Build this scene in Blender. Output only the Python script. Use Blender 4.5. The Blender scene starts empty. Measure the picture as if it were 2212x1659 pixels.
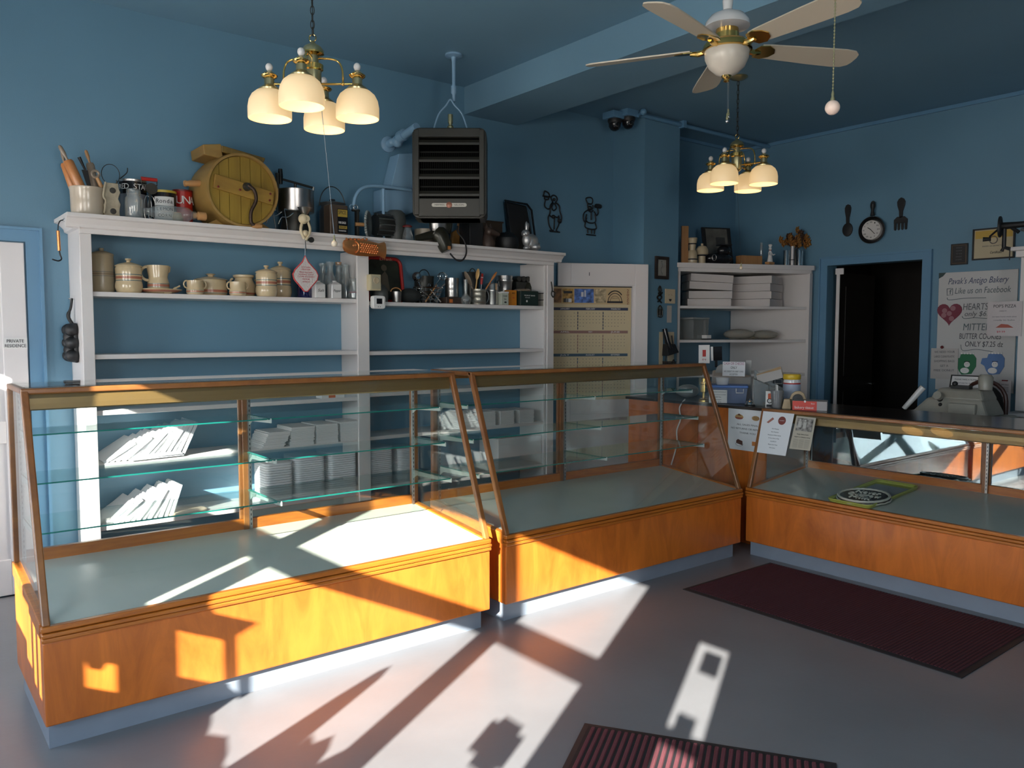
import bpy, math, random
from mathutils import Vector, Matrix
random.seed(7)
PI = math.pi
sc = bpy.context.scene
COL = sc.collection

# ------------------------------------------------------------------ camera
FPX, IW, IH = 1737.0, 2212, 1659
YAW, PITCH, ROLL = math.radians(38.47), math.radians(3.757), math.radians(0.07)
CAM = Vector((0, 0, 1.55))
_f = Vector((math.sin(YAW)*math.cos(PITCH), math.cos(YAW)*math.cos(PITCH), -math.sin(PITCH)))
_r0 = Vector((math.cos(YAW), -math.sin(YAW), 0)); _u0 = _r0.cross(_f)
_r = _r0*math.cos(ROLL) + _u0*math.sin(ROLL); _u = _r.cross(_f)
cd = bpy.data.cameras.new('camera'); cam = bpy.data.objects.new('camera', cd); COL.objects.link(cam)
cd.sensor_width = 36.0; cd.lens = 36.0*FPX/IW; cd.clip_start = 0.02; cd.clip_end = 200
m = Matrix((_r, _u, -_f)).transposed().to_4x4(); m.translation = CAM
cam.matrix_world = m
sc.camera = cam

# ------------------------------------------------------------------ world, sun, exposure
sc.view_settings.view_transform = 'Standard'; sc.view_settings.look = 'None'
sc.view_settings.gamma = 1.0; sc.view_settings.exposure = 1.50
sc.view_settings.use_curve_mapping = False
w = bpy.data.worlds.new('sky'); sc.world = w; w.use_nodes = True
nt = w.node_tree; nt.nodes.clear()
wo = nt.nodes.new('ShaderNodeOutputWorld'); bg = nt.nodes.new('ShaderNodeBackground')
tc = nt.nodes.new('ShaderNodeTexCoord'); sx = nt.nodes.new('ShaderNodeSeparateXYZ')
cr = nt.nodes.new('ShaderNodeValToRGB'); mp = nt.nodes.new('ShaderNodeMapRange')
nt.links.new(tc.outputs['Generated'], sx.inputs[0]); nt.links.new(sx.outputs['Z'], mp.inputs[0])
mp.inputs[1].default_value = -0.3; mp.inputs[2].default_value = 0.9
nt.links.new(mp.outputs[0], cr.inputs[0])
cr.color_ramp.elements[0].position = 0.0; cr.color_ramp.elements[0].color = (0.80, 0.72, 0.66, 1)
cr.color_ramp.elements[1].position = 1.0; cr.color_ramp.elements[1].color = (0.38, 0.54, 0.80, 1)
e = cr.color_ramp.elements.new(0.25); e.color = (0.82, 0.77, 0.74, 1)
e = cr.color_ramp.elements.new(0.33); e.color = (0.70, 0.74, 0.78, 1)
nt.links.new(cr.outputs[0], bg.inputs[0]); bg.inputs[1].default_value = 6.5
nt.links.new(bg.outputs[0], wo.inputs[0])
SUNV = Vector((1.0, 0.585, -0.48))
sd = bpy.data.lights.new('sun', 'SUN'); sd.energy = 11.0; sd.angle = math.radians(0.38); sd.color = (1.0, 0.95, 0.89)
so = bpy.data.objects.new('sun', sd); COL.objects.link(so)
so.rotation_euler = SUNV.to_track_quat('-Z', 'Y').to_euler()
so.location = (-4, -2, 5)

sc.cycles.max_bounces = 14; sc.cycles.diffuse_bounces = 6; sc.cycles.glossy_bounces = 6
sc.cycles.transparent_max_bounces = 40; sc.cycles.transmission_bounces = 8
sc.cycles.caustics_reflective = False; sc.cycles.caustics_refractive = False
sc.cycles.sample_clamp_indirect = 6.0
sc.cycles.use_denoising = True

# room dimensions (metres)
XL, XR, YB, YF, ZC = -1.2, 7.45, 5.45, -2.6, 3.52
YP = 5.058                                      # front plane of the pillar

def portal(name, loc, rot, sx_, sy_):
    l = bpy.data.lights.new(name, 'AREA'); l.shape = 'RECTANGLE'; l.size = sx_; l.size_y = sy_
    l.cycles.is_portal = True
    o = bpy.data.objects.new(name, l); COL.objects.link(o); o.location = loc; o.rotation_euler = rot
portal('window_portal', (XL-0.12, 2.4, 1.55), (0, -PI/2, 0), 1.7, 3.7)
portal('window_portal', (0.27, YF-0.12, 1.6), (PI/2, 0, 0), 1.2, 1.8)

# ------------------------------------------------------------------ projection helpers (design pixel -> point on a real plane)
def ray(px, py):
    return _f + _r*((px-IW/2)/FPX) - _u*((py-IH/2)/FPX)
def at(px, py, **k):
    (a, v), = k.items(); i = 'XYZ'.index(a); d = ray(px, py)
    return CAM + d*((v-CAM[i])/d[i])
def hit(px, py, p0, n):
    d = ray(px, py); return CAM + d*((Vector(p0)-CAM).dot(n)/d.dot(n))
def scale_at(p):
    return (Vector(p)-CAM).dot(_f)/FPX            # metres covered by one design pixel at this point

# ------------------------------------------------------------------ materials
MATS = {}
def mat(name, col, rough=0.6, metal=0.0, var=0.0, vscale=6.0, bump=0.0, bscale=40.0, emit=None, estr=1.0, spec=0.5, coat=0.0, stretch=None):
    if name in MATS: return MATS[name]
    m = bpy.data.materials.new(name); m.use_nodes = True; MATS[name] = m
    nt = m.node_tree; b = nt.nodes['Principled BSDF']
    b.inputs['Base Color'].default_value = (*col, 1); b.inputs['Roughness'].default_value = rough
    b.inputs['Metallic'].default_value = metal; b.inputs['Specular IOR Level'].default_value = spec
    b.inputs['Coat Weight'].default_value = coat; b.inputs['Coat Roughness'].default_value = 0.15
    tc = nt.nodes.new('ShaderNodeTexCoord'); mpn = nt.nodes.new('ShaderNodeMapping')
    nt.links.new(tc.outputs['Object'], mpn.inputs[0])
    if stretch: mpn.inputs['Scale'].default_value = stretch
    if var > 0:
        n = nt.nodes.new('ShaderNodeTexNoise'); n.inputs['Scale'].default_value = vscale; n.inputs['Detail'].default_value = 5
        nt.links.new(mpn.outputs[0], n.inputs['Vector'])
        r = nt.nodes.new('ShaderNodeValToRGB')
        r.color_ramp.elements[0].position = 0.3; r.color_ramp.elements[1].position = 0.7
        r.color_ramp.elements[0].color = (*[c*(1-var) for c in col], 1)
        r.color_ramp.elements[1].color = (*[min(1, c*(1+var)) for c in col], 1)
        nt.links.new(n.outputs['Fac'], r.inputs[0]); nt.links.new(r.outputs[0], b.inputs['Base Color'])
    if bump > 0:
        n2 = nt.nodes.new('ShaderNodeTexNoise'); n2.inputs['Scale'].default_value = bscale; n2.inputs['Detail'].default_value = 4
        nt.links.new(mpn.outputs[0], n2.inputs['Vector'])
        bp = nt.nodes.new('ShaderNodeBump'); bp.inputs['Strength'].default_value = bump; bp.inputs['Distance'].default_value = 0.01
        nt.links.new(n2.outputs['Fac'], bp.inputs['Height']); nt.links.new(bp.outputs[0], b.inputs['Normal'])
    if emit:
        b.inputs['Emission Color'].default_value = (*emit, 1); b.inputs['Emission Strength'].default_value = estr
    return m

def wood(name, c1, c2, rough=0.35, grain=(14, 14, 0.9), coat=0.35, c3=None):
    if name in MATS: return MATS[name]
    m = bpy.data.materials.new(name); m.use_nodes = True; MATS[name] = m
    nt = m.node_tree; b = nt.nodes['Principled BSDF']
    b.inputs['Roughness'].default_value = rough; b.inputs['Coat Weight'].default_value = coat; b.inputs['Coat Roughness'].default_value = 0.2
    tc = nt.nodes.new('ShaderNodeTexCoord'); mpn = nt.nodes.new('ShaderNodeMapping'); mpn.inputs['Scale'].default_value = grain
    nt.links.new(tc.outputs['Object'], mpn.inputs[0])
    n = nt.nodes.new('ShaderNodeTexNoise'); n.inputs['Scale'].default_value = 1.6; n.inputs['Detail'].default_value = 9
    n.inputs['Roughness'].default_value = 0.65; n.inputs['Distortion'].default_value = 1.2
    nt.links.new(mpn.outputs[0], n.inputs['Vector'])
    n2 = nt.nodes.new('ShaderNodeTexNoise'); n2.inputs['Scale'].default_value = 1.3; n2.inputs['Detail'].default_value = 3
    nt.links.new(tc.outputs['Object'], n2.inputs['Vector'])
    ad = nt.nodes.new('ShaderNodeMath'); ad.operation = 'MULTIPLY_ADD'; ad.inputs[1].default_value = 0.6
    mu = nt.nodes.new('ShaderNodeMath'); mu.operation = 'MULTIPLY'; mu.inputs[1].default_value = 0.4
    nt.links.new(n2.outputs['Fac'], mu.inputs[0]); nt.links.new(n.outputs['Fac'], ad.inputs[0]); nt.links.new(mu.outputs[0], ad.inputs[2])
    r = nt.nodes.new('ShaderNodeValToRGB')
    r.color_ramp.elements[0].position = 0.36; r.color_ramp.elements[1].position = 0.62
    r.color_ramp.elements[0].color = (*c1, 1); r.color_ramp.elements[1].color = (*c2, 1)
    nt.links.new(ad.outputs[0], r.inputs[0]); nt.links.new(r.outputs[0], b.inputs['Base Color'])
    return m

def glass(name, tint=(0.93, 0.97, 0.96), refl=1.0, rough=0.0, body=0.0):
    """thin clear pane: transparent straight-through light plus Fresnel reflection"""
    if name in MATS: return MATS[name]
    m = bpy.data.materials.new(name); m.use_nodes = True; MATS[name] = m
    nt = m.node_tree; nt.nodes.clear()
    out = nt.nodes.new('ShaderNodeOutputMaterial'); mix = nt.nodes.new('ShaderNodeMixShader')
    tr = nt.nodes.new('ShaderNodeBsdfTransparent'); tr.inputs[0].default_value = (*tint, 1)
    gl = nt.nodes.new('ShaderNodeBsdfGlossy'); gl.inputs['Roughness'].default_value = rough
    gl.inputs['Color'].default_value = (0.95, 0.97, 0.96, 1)
    fr = nt.nodes.new('ShaderNodeFresnel'); ge = nt.nodes.new('ShaderNodeNewGeometry')
    mi = nt.nodes.new('ShaderNodeMapRange'); mi.inputs[3].default_value = 1.45; mi.inputs[4].default_value = 1/1.45
    nt.links.new(ge.outputs['Backfacing'], mi.inputs[0]); nt.links.new(mi.outputs[0], fr.inputs[0])
    mm = nt.nodes.new('ShaderNodeMath'); mm.operation = 'MULTIPLY'; mm.inputs[1].default_value = refl
    nt.links.new(fr.outputs[0], mm.inputs[0]); nt.links.new(mm.outputs[0], mix.inputs[0])
    src = tr.outputs[0]
    if body > 0:
        df = nt.nodes.new('ShaderNodeBsdfDiffuse'); df.inputs[0].default_value = (*tint, 1)
        m2 = nt.nodes.new('ShaderNodeMixShader'); m2.inputs[0].default_value = body
        nt.links.new(tr.outputs[0], m2.inputs[1]); nt.links.new(df.outputs[0], m2.inputs[2]); src = m2.outputs[0]
    nt.links.new(src, mix.inputs[1]); nt.links.new(gl.outputs[0], mix.inputs[2])
    nt.links.new(mix.outputs[0], out.inputs[0])
    return m

BLUE = mat('blue_wall_paint', (0.134, 0.268, 0.370), 0.42, var=0.03, vscale=1.5, bump=0.06, bscale=160)
BLUE2 = mat('blue_trim_paint', (0.13, 0.275, 0.42), 0.35)
BLUEC = mat('blue_ceiling_paint', (0.175, 0.315, 0.415), 0.5, var=0.03, vscale=1.2, bump=0.05, bscale=120)
BLUEL = mat('light_blue_metal_paint', (0.24, 0.40, 0.55), 0.35)
FLOOR = mat('grey_floor_paint', (0.210, 0.207, 0.213), 0.34, var=0.07, vscale=2.2, bump=0.05, bscale=30)
WHITE = mat('white_gloss_paint', (0.72, 0.68, 0.66), 0.35, var=0.025, vscale=3)
WHITE2 = mat('white_door_paint', (0.74, 0.70, 0.69), 0.4)
WOOD = wood('orange_varnished_wood', (0.42, 0.100, 0.012), (0.72, 0.190, 0.024), grain=(5, 5, 1.1))
WOODD = wood('brown_frame_wood', (0.19, 0.065, 0.018), (0.34, 0.13, 0.03), grain=(3, 3, 3))
WOODM = wood('moulding_wood', (0.34, 0.085, 0.010), (0.55, 0.17, 0.018), grain=(2, 20, 20))
BRASSV = mat('dull_brass_valance', (0.25, 0.15, 0.05), 0.38, 0.5)
DECK = mat('grey_green_laminate', (0.60, 0.595, 0.52), 0.16, var=0.03, vscale=5)
TOE = mat('blue_grey_toe_paint', (0.24, 0.275, 0.325), 0.45, var=0.05, vscale=8)
PANE = glass('clear_pane_glass', (0.975, 0.99, 0.985))
SHELFG = glass('green_shelf_glass', (0.90, 0.96, 0.945))
GEDGE = mat('green_glass_edge', (0.01, 0.19, 0.15), 0.12, spec=0.8, coat=0.5)
CLEAR = glass('clear_jar_glass', (0.88, 0.90, 0.90), refl=1.8, body=0.09)
MIRR = mat('mirror_pane', (0.38, 0.41, 0.42), 0.02, 1.0)
STEEL = mat('galvanised_steel', (0.42, 0.42, 0.41), 0.35, 1.0, var=0.1, vscale=20)
WSTEEL = mat('white_enamel_bracket', (0.55, 0.60, 0.57), 0.35)
ALU = mat('dull_aluminium', (0.52, 0.50, 0.48), 0.3, 1.0, var=0.08, vscale=15)
CHROME = mat('chrome', (0.7, 0.7, 0.7), 0.08, 1.0)
BRASS = mat('polished_brass', (0.80, 0.52, 0.16), 0.14, 1.0)
BRASSA = mat('antique_brass', (0.46, 0.42, 0.24), 0.3, 0.85)
BLACK = mat('black_iron', (0.012, 0.012, 0.013), 0.5)
BLACKG = mat('black_gloss', (0.01, 0.01, 0.012), 0.15)
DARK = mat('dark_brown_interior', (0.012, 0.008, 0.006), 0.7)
PAPER = mat('white_paper', (0.78, 0.76, 0.74), 0.8)
PAPERB = mat('bright_white_paper', (0.82, 0.82, 0.83), 0.8)
CREAM = mat('cream_paint', (0.62, 0.52, 0.34), 0.4)
POT = mat('cream_stoneware', (0.60, 0.47, 0.29), 0.22, coat=0.5)
POTG = mat('tan_stoneware', (0.46, 0.37, 0.24), 0.35, coat=0.3)
PINK = mat('pink_glaze_band', (0.42, 0.16, 0.10), 0.25)
BLUEB = mat('blue_glaze_band', (0.06, 0.14, 0.17), 0.25)
RED = mat('red_paint', (0.45, 0.02, 0.015), 0.35)
DKRED = mat('dark_red', (0.16, 0.012, 0.012), 0.4)
BLACKT = mat('black_ink', (0.015, 0.015, 0.02), 0.7)
GREYT = mat('grey_ink', (0.12, 0.12, 0.13), 0.7)
REDT = mat('red_ink', (0.45, 0.03, 0.05), 0.7)
BLUET = mat('blue_ink', (0.03, 0.07, 0.25), 0.7)
WHITET = mat('white_ink', (0.75, 0.73, 0.70), 0.7)
COPPER = mat('copper', (0.90, 0.36, 0.13), 0.34, 0.9, bump=0.15, bscale=40)
PINE = wood('pine_wood', (0.42, 0.20, 0.07), (0.60, 0.32, 0.13), grain=(3, 3, 3), coat=0.1)
ROLLW = wood('rolling_pin_wood', (0.46, 0.17, 0.05), (0.62, 0.27, 0.09), grain=(3, 3, 3), coat=0.3)
GREYW = wood('weathered_wood', (0.22, 0.17, 0.13), (0.36, 0.27, 0.19), grain=(3, 3, 3), coat=0.0)
YELW = wood('worn_yellow_paint', (0.20, 0.115, 0.010), (0.34, 0.215, 0.025), grain=(4, 4, 0.8), rough=0.6, coat=0.0)
YELR = wood('tan_worn_paint', (0.25, 0.14, 0.035), (0.36, 0.22, 0.06), grain=(3, 0.8, 3), rough=0.6, coat=0.0)
DKMET = mat('dark_tarnished_metal', (0.05, 0.05, 0.045), 0.4, 0.6, var=0.2, vscale=15)
GUN = mat('dark_green_enamel', (0.035, 0.035, 0.025), 0.3, 0.3)
SHADE = mat('lit_cream_glass_shade', (0.75, 0.62, 0.42), 0.35, emit=(1.0, 0.66, 0.30), estr=0.17)
SHADEI = mat('lit_shade_inside', (0.85, 0.7, 0.5), 0.5, emit=(1.0, 0.60, 0.24), estr=0.42)
BULB = mat('lit_bulb', (1, 0.8, 0.5), 0.4, emit=(1.0, 0.68, 0.26), estr=1.3)
CERAM = mat('white_ceramic', (0.72, 0.70, 0.68), 0.2, coat=0.4)
FANB = mat('cream_fan_blade', (0.50, 0.44, 0.34), 0.45)
BOWLG = mat('marbled_glass_bowl', (0.55, 0.50, 0.42), 0.3, var=0.18, vscale=8)
RUBBER = mat('black_rubber', (0.02, 0.018, 0.02), 0.6)

TRANSL = bpy.data.materials.new('translucent_fill_pane'); TRANSL.use_nodes = True; _n = TRANSL.node_tree; _n.nodes.clear()
_o = _n.nodes.new('ShaderNodeOutputMaterial'); _t = _n.nodes.new('ShaderNodeBsdfTranslucent'); _t.inputs[0].default_value = (0.55, 0.54, 0.53, 1); _n.links.new(_t.outputs[0], _o.inputs[0])

# ------------------------------------------------------------------ mesh builder
class MB:
    def __init__(s): s.v = []; s.f = []; s.mi = []; s.sm = []; s.mats = []; s.cur = 0
    def use(s, m):
        if m not in s.mats: s.mats.append(m)
        s.cur = s.mats.index(m); return s
    def face(s, idx, smooth=False): s.f.append(idx); s.mi.append(s.cur); s.sm.append(smooth)
    def pts(s, P):
        b = len(s.v); s.v += [tuple(p) for p in P]; return b
    def hexa(s, p):                      # 8 points: bottom loop 0-3, top loop 4-7
        b = s.pts(p)
        for q in ((0,3,2,1),(4,5,6,7),(0,1,5,4),(1,2,6,5),(2,3,7,6),(3,0,4,7)): s.face([b+i for i in q])
        return s
    def box(s, x0, x1, y0, y1, z0, z1):
        return s.hexa([(x0,y0,z0),(x1,y0,z0),(x1,y1,z0),(x0,y1,z0),(x0,y0,z1),(x1,y0,z1),(x1,y1,z1),(x0,y1,z1)])
    def prism(s, poly, axis, a, b):      # poly in the two other axes, extruded from a to b along axis
        n = len(poly)
        def mk(p, t):
            if axis == 'x': return (t, p[0], p[1])
            if axis == 'y': return (p[0], t, p[1])
            return (p[0], p[1], t)
        i0 = s.pts([mk(p, a) for p in poly]); i1 = s.pts([mk(p, b) for p in poly])
        s.face([i0+i for i in range(n)][::-1]); s.face([i1+i for i in range(n)])
        for i in range(n): j = (i+1) % n; s.face([i0+i, i0+j, i1+j, i1+i])
        return s
    def lathe(s, prof, c=(0,0,0), seg=24, ax=None, mats=None, rx=1.0, ry=1.0, flute=0, fl=0.0):
        """prof [(r, t)...] revolved about direction ax through c; mats: one per segment"""
        c = Vector(c); M = Matrix.Identity(3)
        if ax is not None: M = Vector(ax).to_track_quat('Z', 'Y').to_matrix()
        rings = []
        for r, t in prof:
            if r < 1e-6: rings.append([s.pts([c + M @ Vector((0,0,t))])])
            else:
                P = []
                for k in range(seg):
                    a = 2*PI*k/seg; q = 1 + (fl*math.cos(flute*a) if flute else 0)
                    P.append(c + M @ Vector((r*q*rx*math.cos(a), r*q*ry*math.sin(a), t)))
                b = s.pts(P); rings.append([b+k for k in range(seg)])
        for i in range(len(prof)-1):
            if mats: s.use(mats[i])
            A, B = rings[i], rings[i+1]
            for k in range(seg):
                k2 = (k+1) % seg
                if len(A) == 1 and len(B) == 1: continue
                if len(A) == 1: s.face([A[0], B[k2], B[k]][::-1], True)
                elif len(B) == 1: s.face([A[k], A[k2], B[0]], True)
                else: s.face([A[k], A[k2], B[k2], B[k]], True)
        return s
    def tube(s, path, r, seg=8, closed=False, caps=True):
        path = [Vector(p) for p in path]; n = len(path)
        R = r if isinstance(r, (list, tuple)) else [r]*n
        prev = None; rings = []
        for i, p in enumerate(path):
            if closed: t = path[(i+1) % n] - path[(i-1) % n]
            else: t = path[min(i+1, n-1)] - path[max(i-1, 0)]
            t.normalize()
            if prev is None:
                a = Vector((0,0,1)) if abs(t.z) < 0.9 else Vector((1,0,0)); nrm = t.cross(a).normalized()
            else:
                nrm = (prev - t*prev.dot(t))
                nrm = nrm.normalized() if nrm.length > 1e-6 else t.orthogonal().normalized()
            prev = nrm; bn = t.cross(nrm)
            b = s.pts([p + (nrm*math.cos(2*PI*k/seg) + bn*math.sin(2*PI*k/seg))*R[i] for k in range(seg)])
            rings.append(b)
        for i in range(n if closed else n-1):
            A, B = rings[i], rings[(i+1) % n]
            for k in range(seg): k2 = (k+1) % seg; s.face([A+k, A+k2, B+k2, B+k], True)
        if caps and not closed:
            s.face([rings[0]+k for k in range(seg)][::-1]); s.face([rings[-1]+k for k in range(seg)])
        return s
    def ball(s, c, r, seg=16, rings=10, rz=None, ry=None, ax=None):
        rz = rz or r
        prof = [(max(0.0, r*math.sin(PI*i/rings)), -rz*math.cos(PI*i/rings)) for i in range(rings+1)]
        prof[0] = (0, -rz); prof[-1] = (0, rz)
        return s.lathe(prof, c, seg, ax, ry=(ry/r if ry else 1.0))
    def quad(s, a, b, c, d): i = s.pts([a, b, c, d]); s.face([i, i+1, i+2, i+3]); return s
    def sheet(s, poly, z0, z1):          # flat polygon in xy with thickness
        return s.prism(poly, 'z', z0, z1)
    def build(s, name, m=None, parent=None, bevel=0, loc=None, kind=None, auto=40, solid=0):
        me = bpy.data.meshes.new(name); me.from_pydata(s.v, [], s.f)
        if m is not None and not s.mats: s.mats = [m]
        for q in s.mats: me.materials.append(q)
        me.polygons.foreach_set('material_index', [min(i, max(0, len(s.mats)-1)) for i in s.mi])
        me.polygons.foreach_set('use_smooth', s.sm); me.validate(); me.update()
        if any(s.sm): me.set_sharp_from_angle(angle=math.radians(auto))
        o = bpy.data.objects.new(name, me); COL.objects.link(o)
        if parent: o.parent = parent
        if loc: o.location = loc
        if bevel:
            b = o.modifiers.new('Bevel', 'BEVEL'); b.width = bevel; b.segments = 2; b.limit_method = 'ANGLE'
        if solid:
            b = o.modifiers.new('Solidify', 'SOLIDIFY'); b.thickness = solid
        if kind: o['kind'] = kind
        return o

def tag(o, label=None, cat=None, group=None, kind=None):
    if label: o['label'] = label
    if cat: o['category'] = cat
    if group: o['group'] = group
    if kind: o['kind'] = kind
    return o
def thing(name, label, cat, loc=(0,0,0), rz=0, group=None, mw=None):
    o = bpy.data.objects.new(name, None); COL.objects.link(o); o.empty_display_size = 0.05
    if mw is not None: o.matrix_world = mw
    else: o.location = loc; o.rotation_euler = (0, 0, rz)
    return tag(o, label, cat, group)
def copy_tree(o, parent=None):
    c = o.copy(); COL.objects.link(c); c.parent = parent
    for ch in list(o.children): copy_tree(ch, c)
    return c
def frame(p, xd, yd):                      # local x, y in the sheet's plane, z towards the viewer
    xd = Vector(xd).normalized(); yd = Vector(yd).normalized(); zd = xd.cross(yd)
    M = Matrix((xd, yd, zd)).transposed().to_4x4(); M.translation = Vector(p); return M
TEXTS = []
def text(s, size, m, parent, x=0, y=0, z=0.002, width=None, align='CENTER', extrude=0.0004, rot=None, name='lettering', shear=0):
    c = bpy.data.curves.new(name, 'FONT'); c.body = s; c.size = size; c.align_x = align; c.align_y = 'CENTER'
    c.extrude = extrude; c.materials.append(m); c.shear = shear; c.resolution_u = 3
    o = bpy.data.objects.new(name, c); COL.objects.link(o); o.parent = parent; o.location = (x, y, z)
    if rot: o.rotation_euler = rot
    TEXTS.append((o, width)); return o
def struct(name, mb, m, parent=None, bevel=0):
    o = mb.build(name, m, parent, bevel)
    if not parent: o['kind'] = 'structure'
    return o
def part(name, m, parent, fn=None, bevel=0, **k):
    mb = MB(); fn(mb); return mb.build(name, m, parent, bevel, **k)
def bez(pts, n=8):                         # smooth path through points (Catmull-Rom)
    P = [Vector(p) for p in pts]; out = []
    for i in range(len(P)-1):
        p0 = P[max(i-1, 0)]; p1 = P[i]; p2 = P[i+1]; p3 = P[min(i+2, len(P)-1)]
        for k in range(n):
            t = k/n
            out.append(0.5*((2*p1)+(p2-p0)*t+(2*p0-5*p1+4*p2-p3)*t*t+(3*p1-p0-3*p2+p3)*t**3))
    out.append(P[-1]); return out
# ================================================================== the room
struct('floor', MB().box(XL-0.3, XR+0.2, YF-0.2, YB+0.2, -0.12, 0), FLOOR)
struct('ceiling', MB().box(XL-0.3, XR+0.2, YF-0.2, YB+0.2, ZC, ZC+0.15), BLUEC)
struct('wall_back', MB().box(XL-0.3, XR+0.2, YB, YB+0.2, 0, ZC), BLUE)
# right wall with the dark doorway
DY0, DY1, DZ = 3.415, 4.335, 2.20
wr = MB(); wr.box(XR, XR+0.15, YF-0.2, DY0, 0, ZC); wr.box(XR, XR+0.15, DY1, YB, 0, ZC); wr.box(XR, XR+0.15, DY0, DY1, DZ, ZC)
struct('wall_right', wr, BLUE)
tr = MB()
tr.box(XR-0.022, XR-0.001, DY0-0.085, DY0, 0, DZ+0.085); tr.box(XR-0.022, XR-0.001, DY1, DY1+0.085, 0, DZ+0.085); tr.box(XR-0.022, XR-0.001, DY0, DY1, DZ, DZ+0.085)
tr.box(XR-0.034, XR-0.022, DY0-0.085, DY0-0.07, 0, DZ+0.085); tr.box(XR-0.034, XR-0.022, DY1+0.07, DY1+0.085, 0, DZ+0.085); tr.box(XR-0.034, XR-0.022, DY0-0.07, DY1+0.07, DZ+0.07, DZ+0.085)
struct('trim_1', tr, BLUE2)
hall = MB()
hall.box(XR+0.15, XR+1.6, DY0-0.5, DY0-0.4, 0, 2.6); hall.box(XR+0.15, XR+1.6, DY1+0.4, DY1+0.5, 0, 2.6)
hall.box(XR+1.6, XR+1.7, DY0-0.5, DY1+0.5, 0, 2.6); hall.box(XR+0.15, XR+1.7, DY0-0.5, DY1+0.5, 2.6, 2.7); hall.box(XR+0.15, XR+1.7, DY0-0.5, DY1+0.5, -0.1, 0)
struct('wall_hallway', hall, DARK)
# left wall with shop windows; unseen openings shaped to throw the sun patches
T = 0.16
HOLES = [  # y0, y1, z0, z1
    (0.384, 1.028, 0.80, 1.738), (1.144, 1.97, 1.02, 1.738), (0.384, 1.028, 1.843, 2.34), (1.10, 2.02, 1.843, 2.34), (2.15, 2.50, 1.843, 2.34),
    (2.085, 2.165, 1.44, 1.738), (1.97, 2.055, 1.18, 1.39), (2.16, 2.25, 1.07, 1.20),
    (2.36, 2.45, 0.97, 1.23), (2.47, 2.56, 0.98, 1.25), (2.58, 2.74, 1.02, 1.29), (2.74, 3.05, 1.09, 1.36),
    (3.36, 3.58, 1.76, 2.24), (3.58, 4.10, 1.30, 2.24), (4.33, 4.44, 2.07, 2.17),
    (-0.275, -0.075, 1.725, 2.125), (-0.275, -0.075, 1.15, 1.69)]
FILL_PANE = (4.50, 5.30, 0.25, 1.95)                 # unseen translucent pane added to brighten the far left end
HOLES.append(FILL_PANE)
ys = sorted({YF-0.2, YB} | {h[0] for h in HOLES} | {h[1] for h in HOLES}); zs = sorted({0, ZC} | {h[2] for h in HOLES} | {h[3] for h in HOLES})
wl = MB()
for i in range(len(ys)-1):
    j = 0
    while j < len(zs)-1:
        yc, zc = (ys[i]+ys[i+1])/2, (zs[j]+zs[j+1])/2
        if any(h[0] < yc < h[1] and h[2] < zc < h[3] for h in HOLES): j += 1; continue
        k = j
        while k+1 < len(zs)-1:
            zc2 = (zs[k+1]+zs[k+2])/2
            if any(h[0] < yc < h[1] and h[2] < zc2 < h[3] for h in HOLES): break
            k += 1
        wl.box(XL-0.05, XL, ys[i], ys[i+1], zs[j], zs[k+1]); j = k+1
for pl in ([(1.36,1.02),(1.53,1.02),(1.50,1.15),(1.47,1.30),(1.43,1.44),(1.405,1.47),(1.38,1.42),(1.37,1.25)],
           [(1.144,1.02),(1.36,1.02),(1.36,1.20),(1.31,1.19),(1.27,1.23),(1.22,1.20),(1.20,1.165),(1.144,1.235)],
           [(1.53,1.02),(1.97,1.02),(1.97,1.20),(1.93,1.16),(1.91,1.08),(1.86,1.07),(1.80,1.05),(1.70,1.075),(1.60,1.055)],
           [(1.84,1.50),(1.97,1.492),(1.97,1.39),(1.925,1.39),(1.925,1.15),(1.895,1.15),(1.895,1.42)],
           [(0.47,1.40),(0.50,1.40),(0.50,1.37),(0.61,1.37),(0.61,1.40),(0.66,1.40),(0.66,1.50),(0.62,1.50),(0.62,1.525),(0.51,1.525),(0.51,1.50),(0.47,1.50)],
           [(-0.245,1.985),(-0.145,1.985),(-0.145,2.09),(-0.245,2.09)], [(2.18,1.21),(2.195,1.165),(2.218,1.165),(2.228,1.21)], [(-0.215,1.745),(-0.13,1.745),(-0.13,1.803),(-0.215,1.803)]):
    wl.prism(pl, 'x', XL-0.045, XL-0.035)  # unseen blockers added in the openings to shape shadows in the sun patches
struct('wall_left_with_blockers', wl, BLUE)
n = 0
for h in HOLES:
    n += 1
    struct('window_%d' % n, MB().box(XL-0.03, XL-0.024, h[0], h[1], h[2], h[3]), TRANSL if h is FILL_PANE else PANE)  # panes in the openings, the added translucent one last
# front wall (behind the photographer) with an unseen window added for frontal light
wf = MB(); fz0, fz1 = 0.75, 2.55
wf.box(XL, XR, YF-0.1, YF, 0, fz0); wf.box(XL, XR, YF-0.1, YF, fz1, ZC)
for a, b in ((XL, -0.3), (0.85, XR)): wf.box(a, b, YF-0.1, YF, fz0, fz1)
struct('wall_front', wf, BLUE)
for a, b in ((-0.3, 0.85),):
    n += 1; struct('window_%d' % n, MB().box(a, b, YF-0.05, YF-0.044, fz0, fz1), PANE)
# the ceiling beam and the pillar
struct('ceiling_beam', MB().box(3.833, 4.372, YF, YB, 3.302, ZC), BLUEC)
struct('wall_pillar', MB().box(5.554, 6.036, YP, YB, 0, ZC), BLUE)
struct('trim_2', MB().box(6.036, XR, YB-0.02, YB, ZC-0.03, ZC), BLUE2)
struct('trim_3', MB().box(XR-0.02, XR, YF, YB, ZC-0.035, ZC-0.002), BLUE2)
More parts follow.
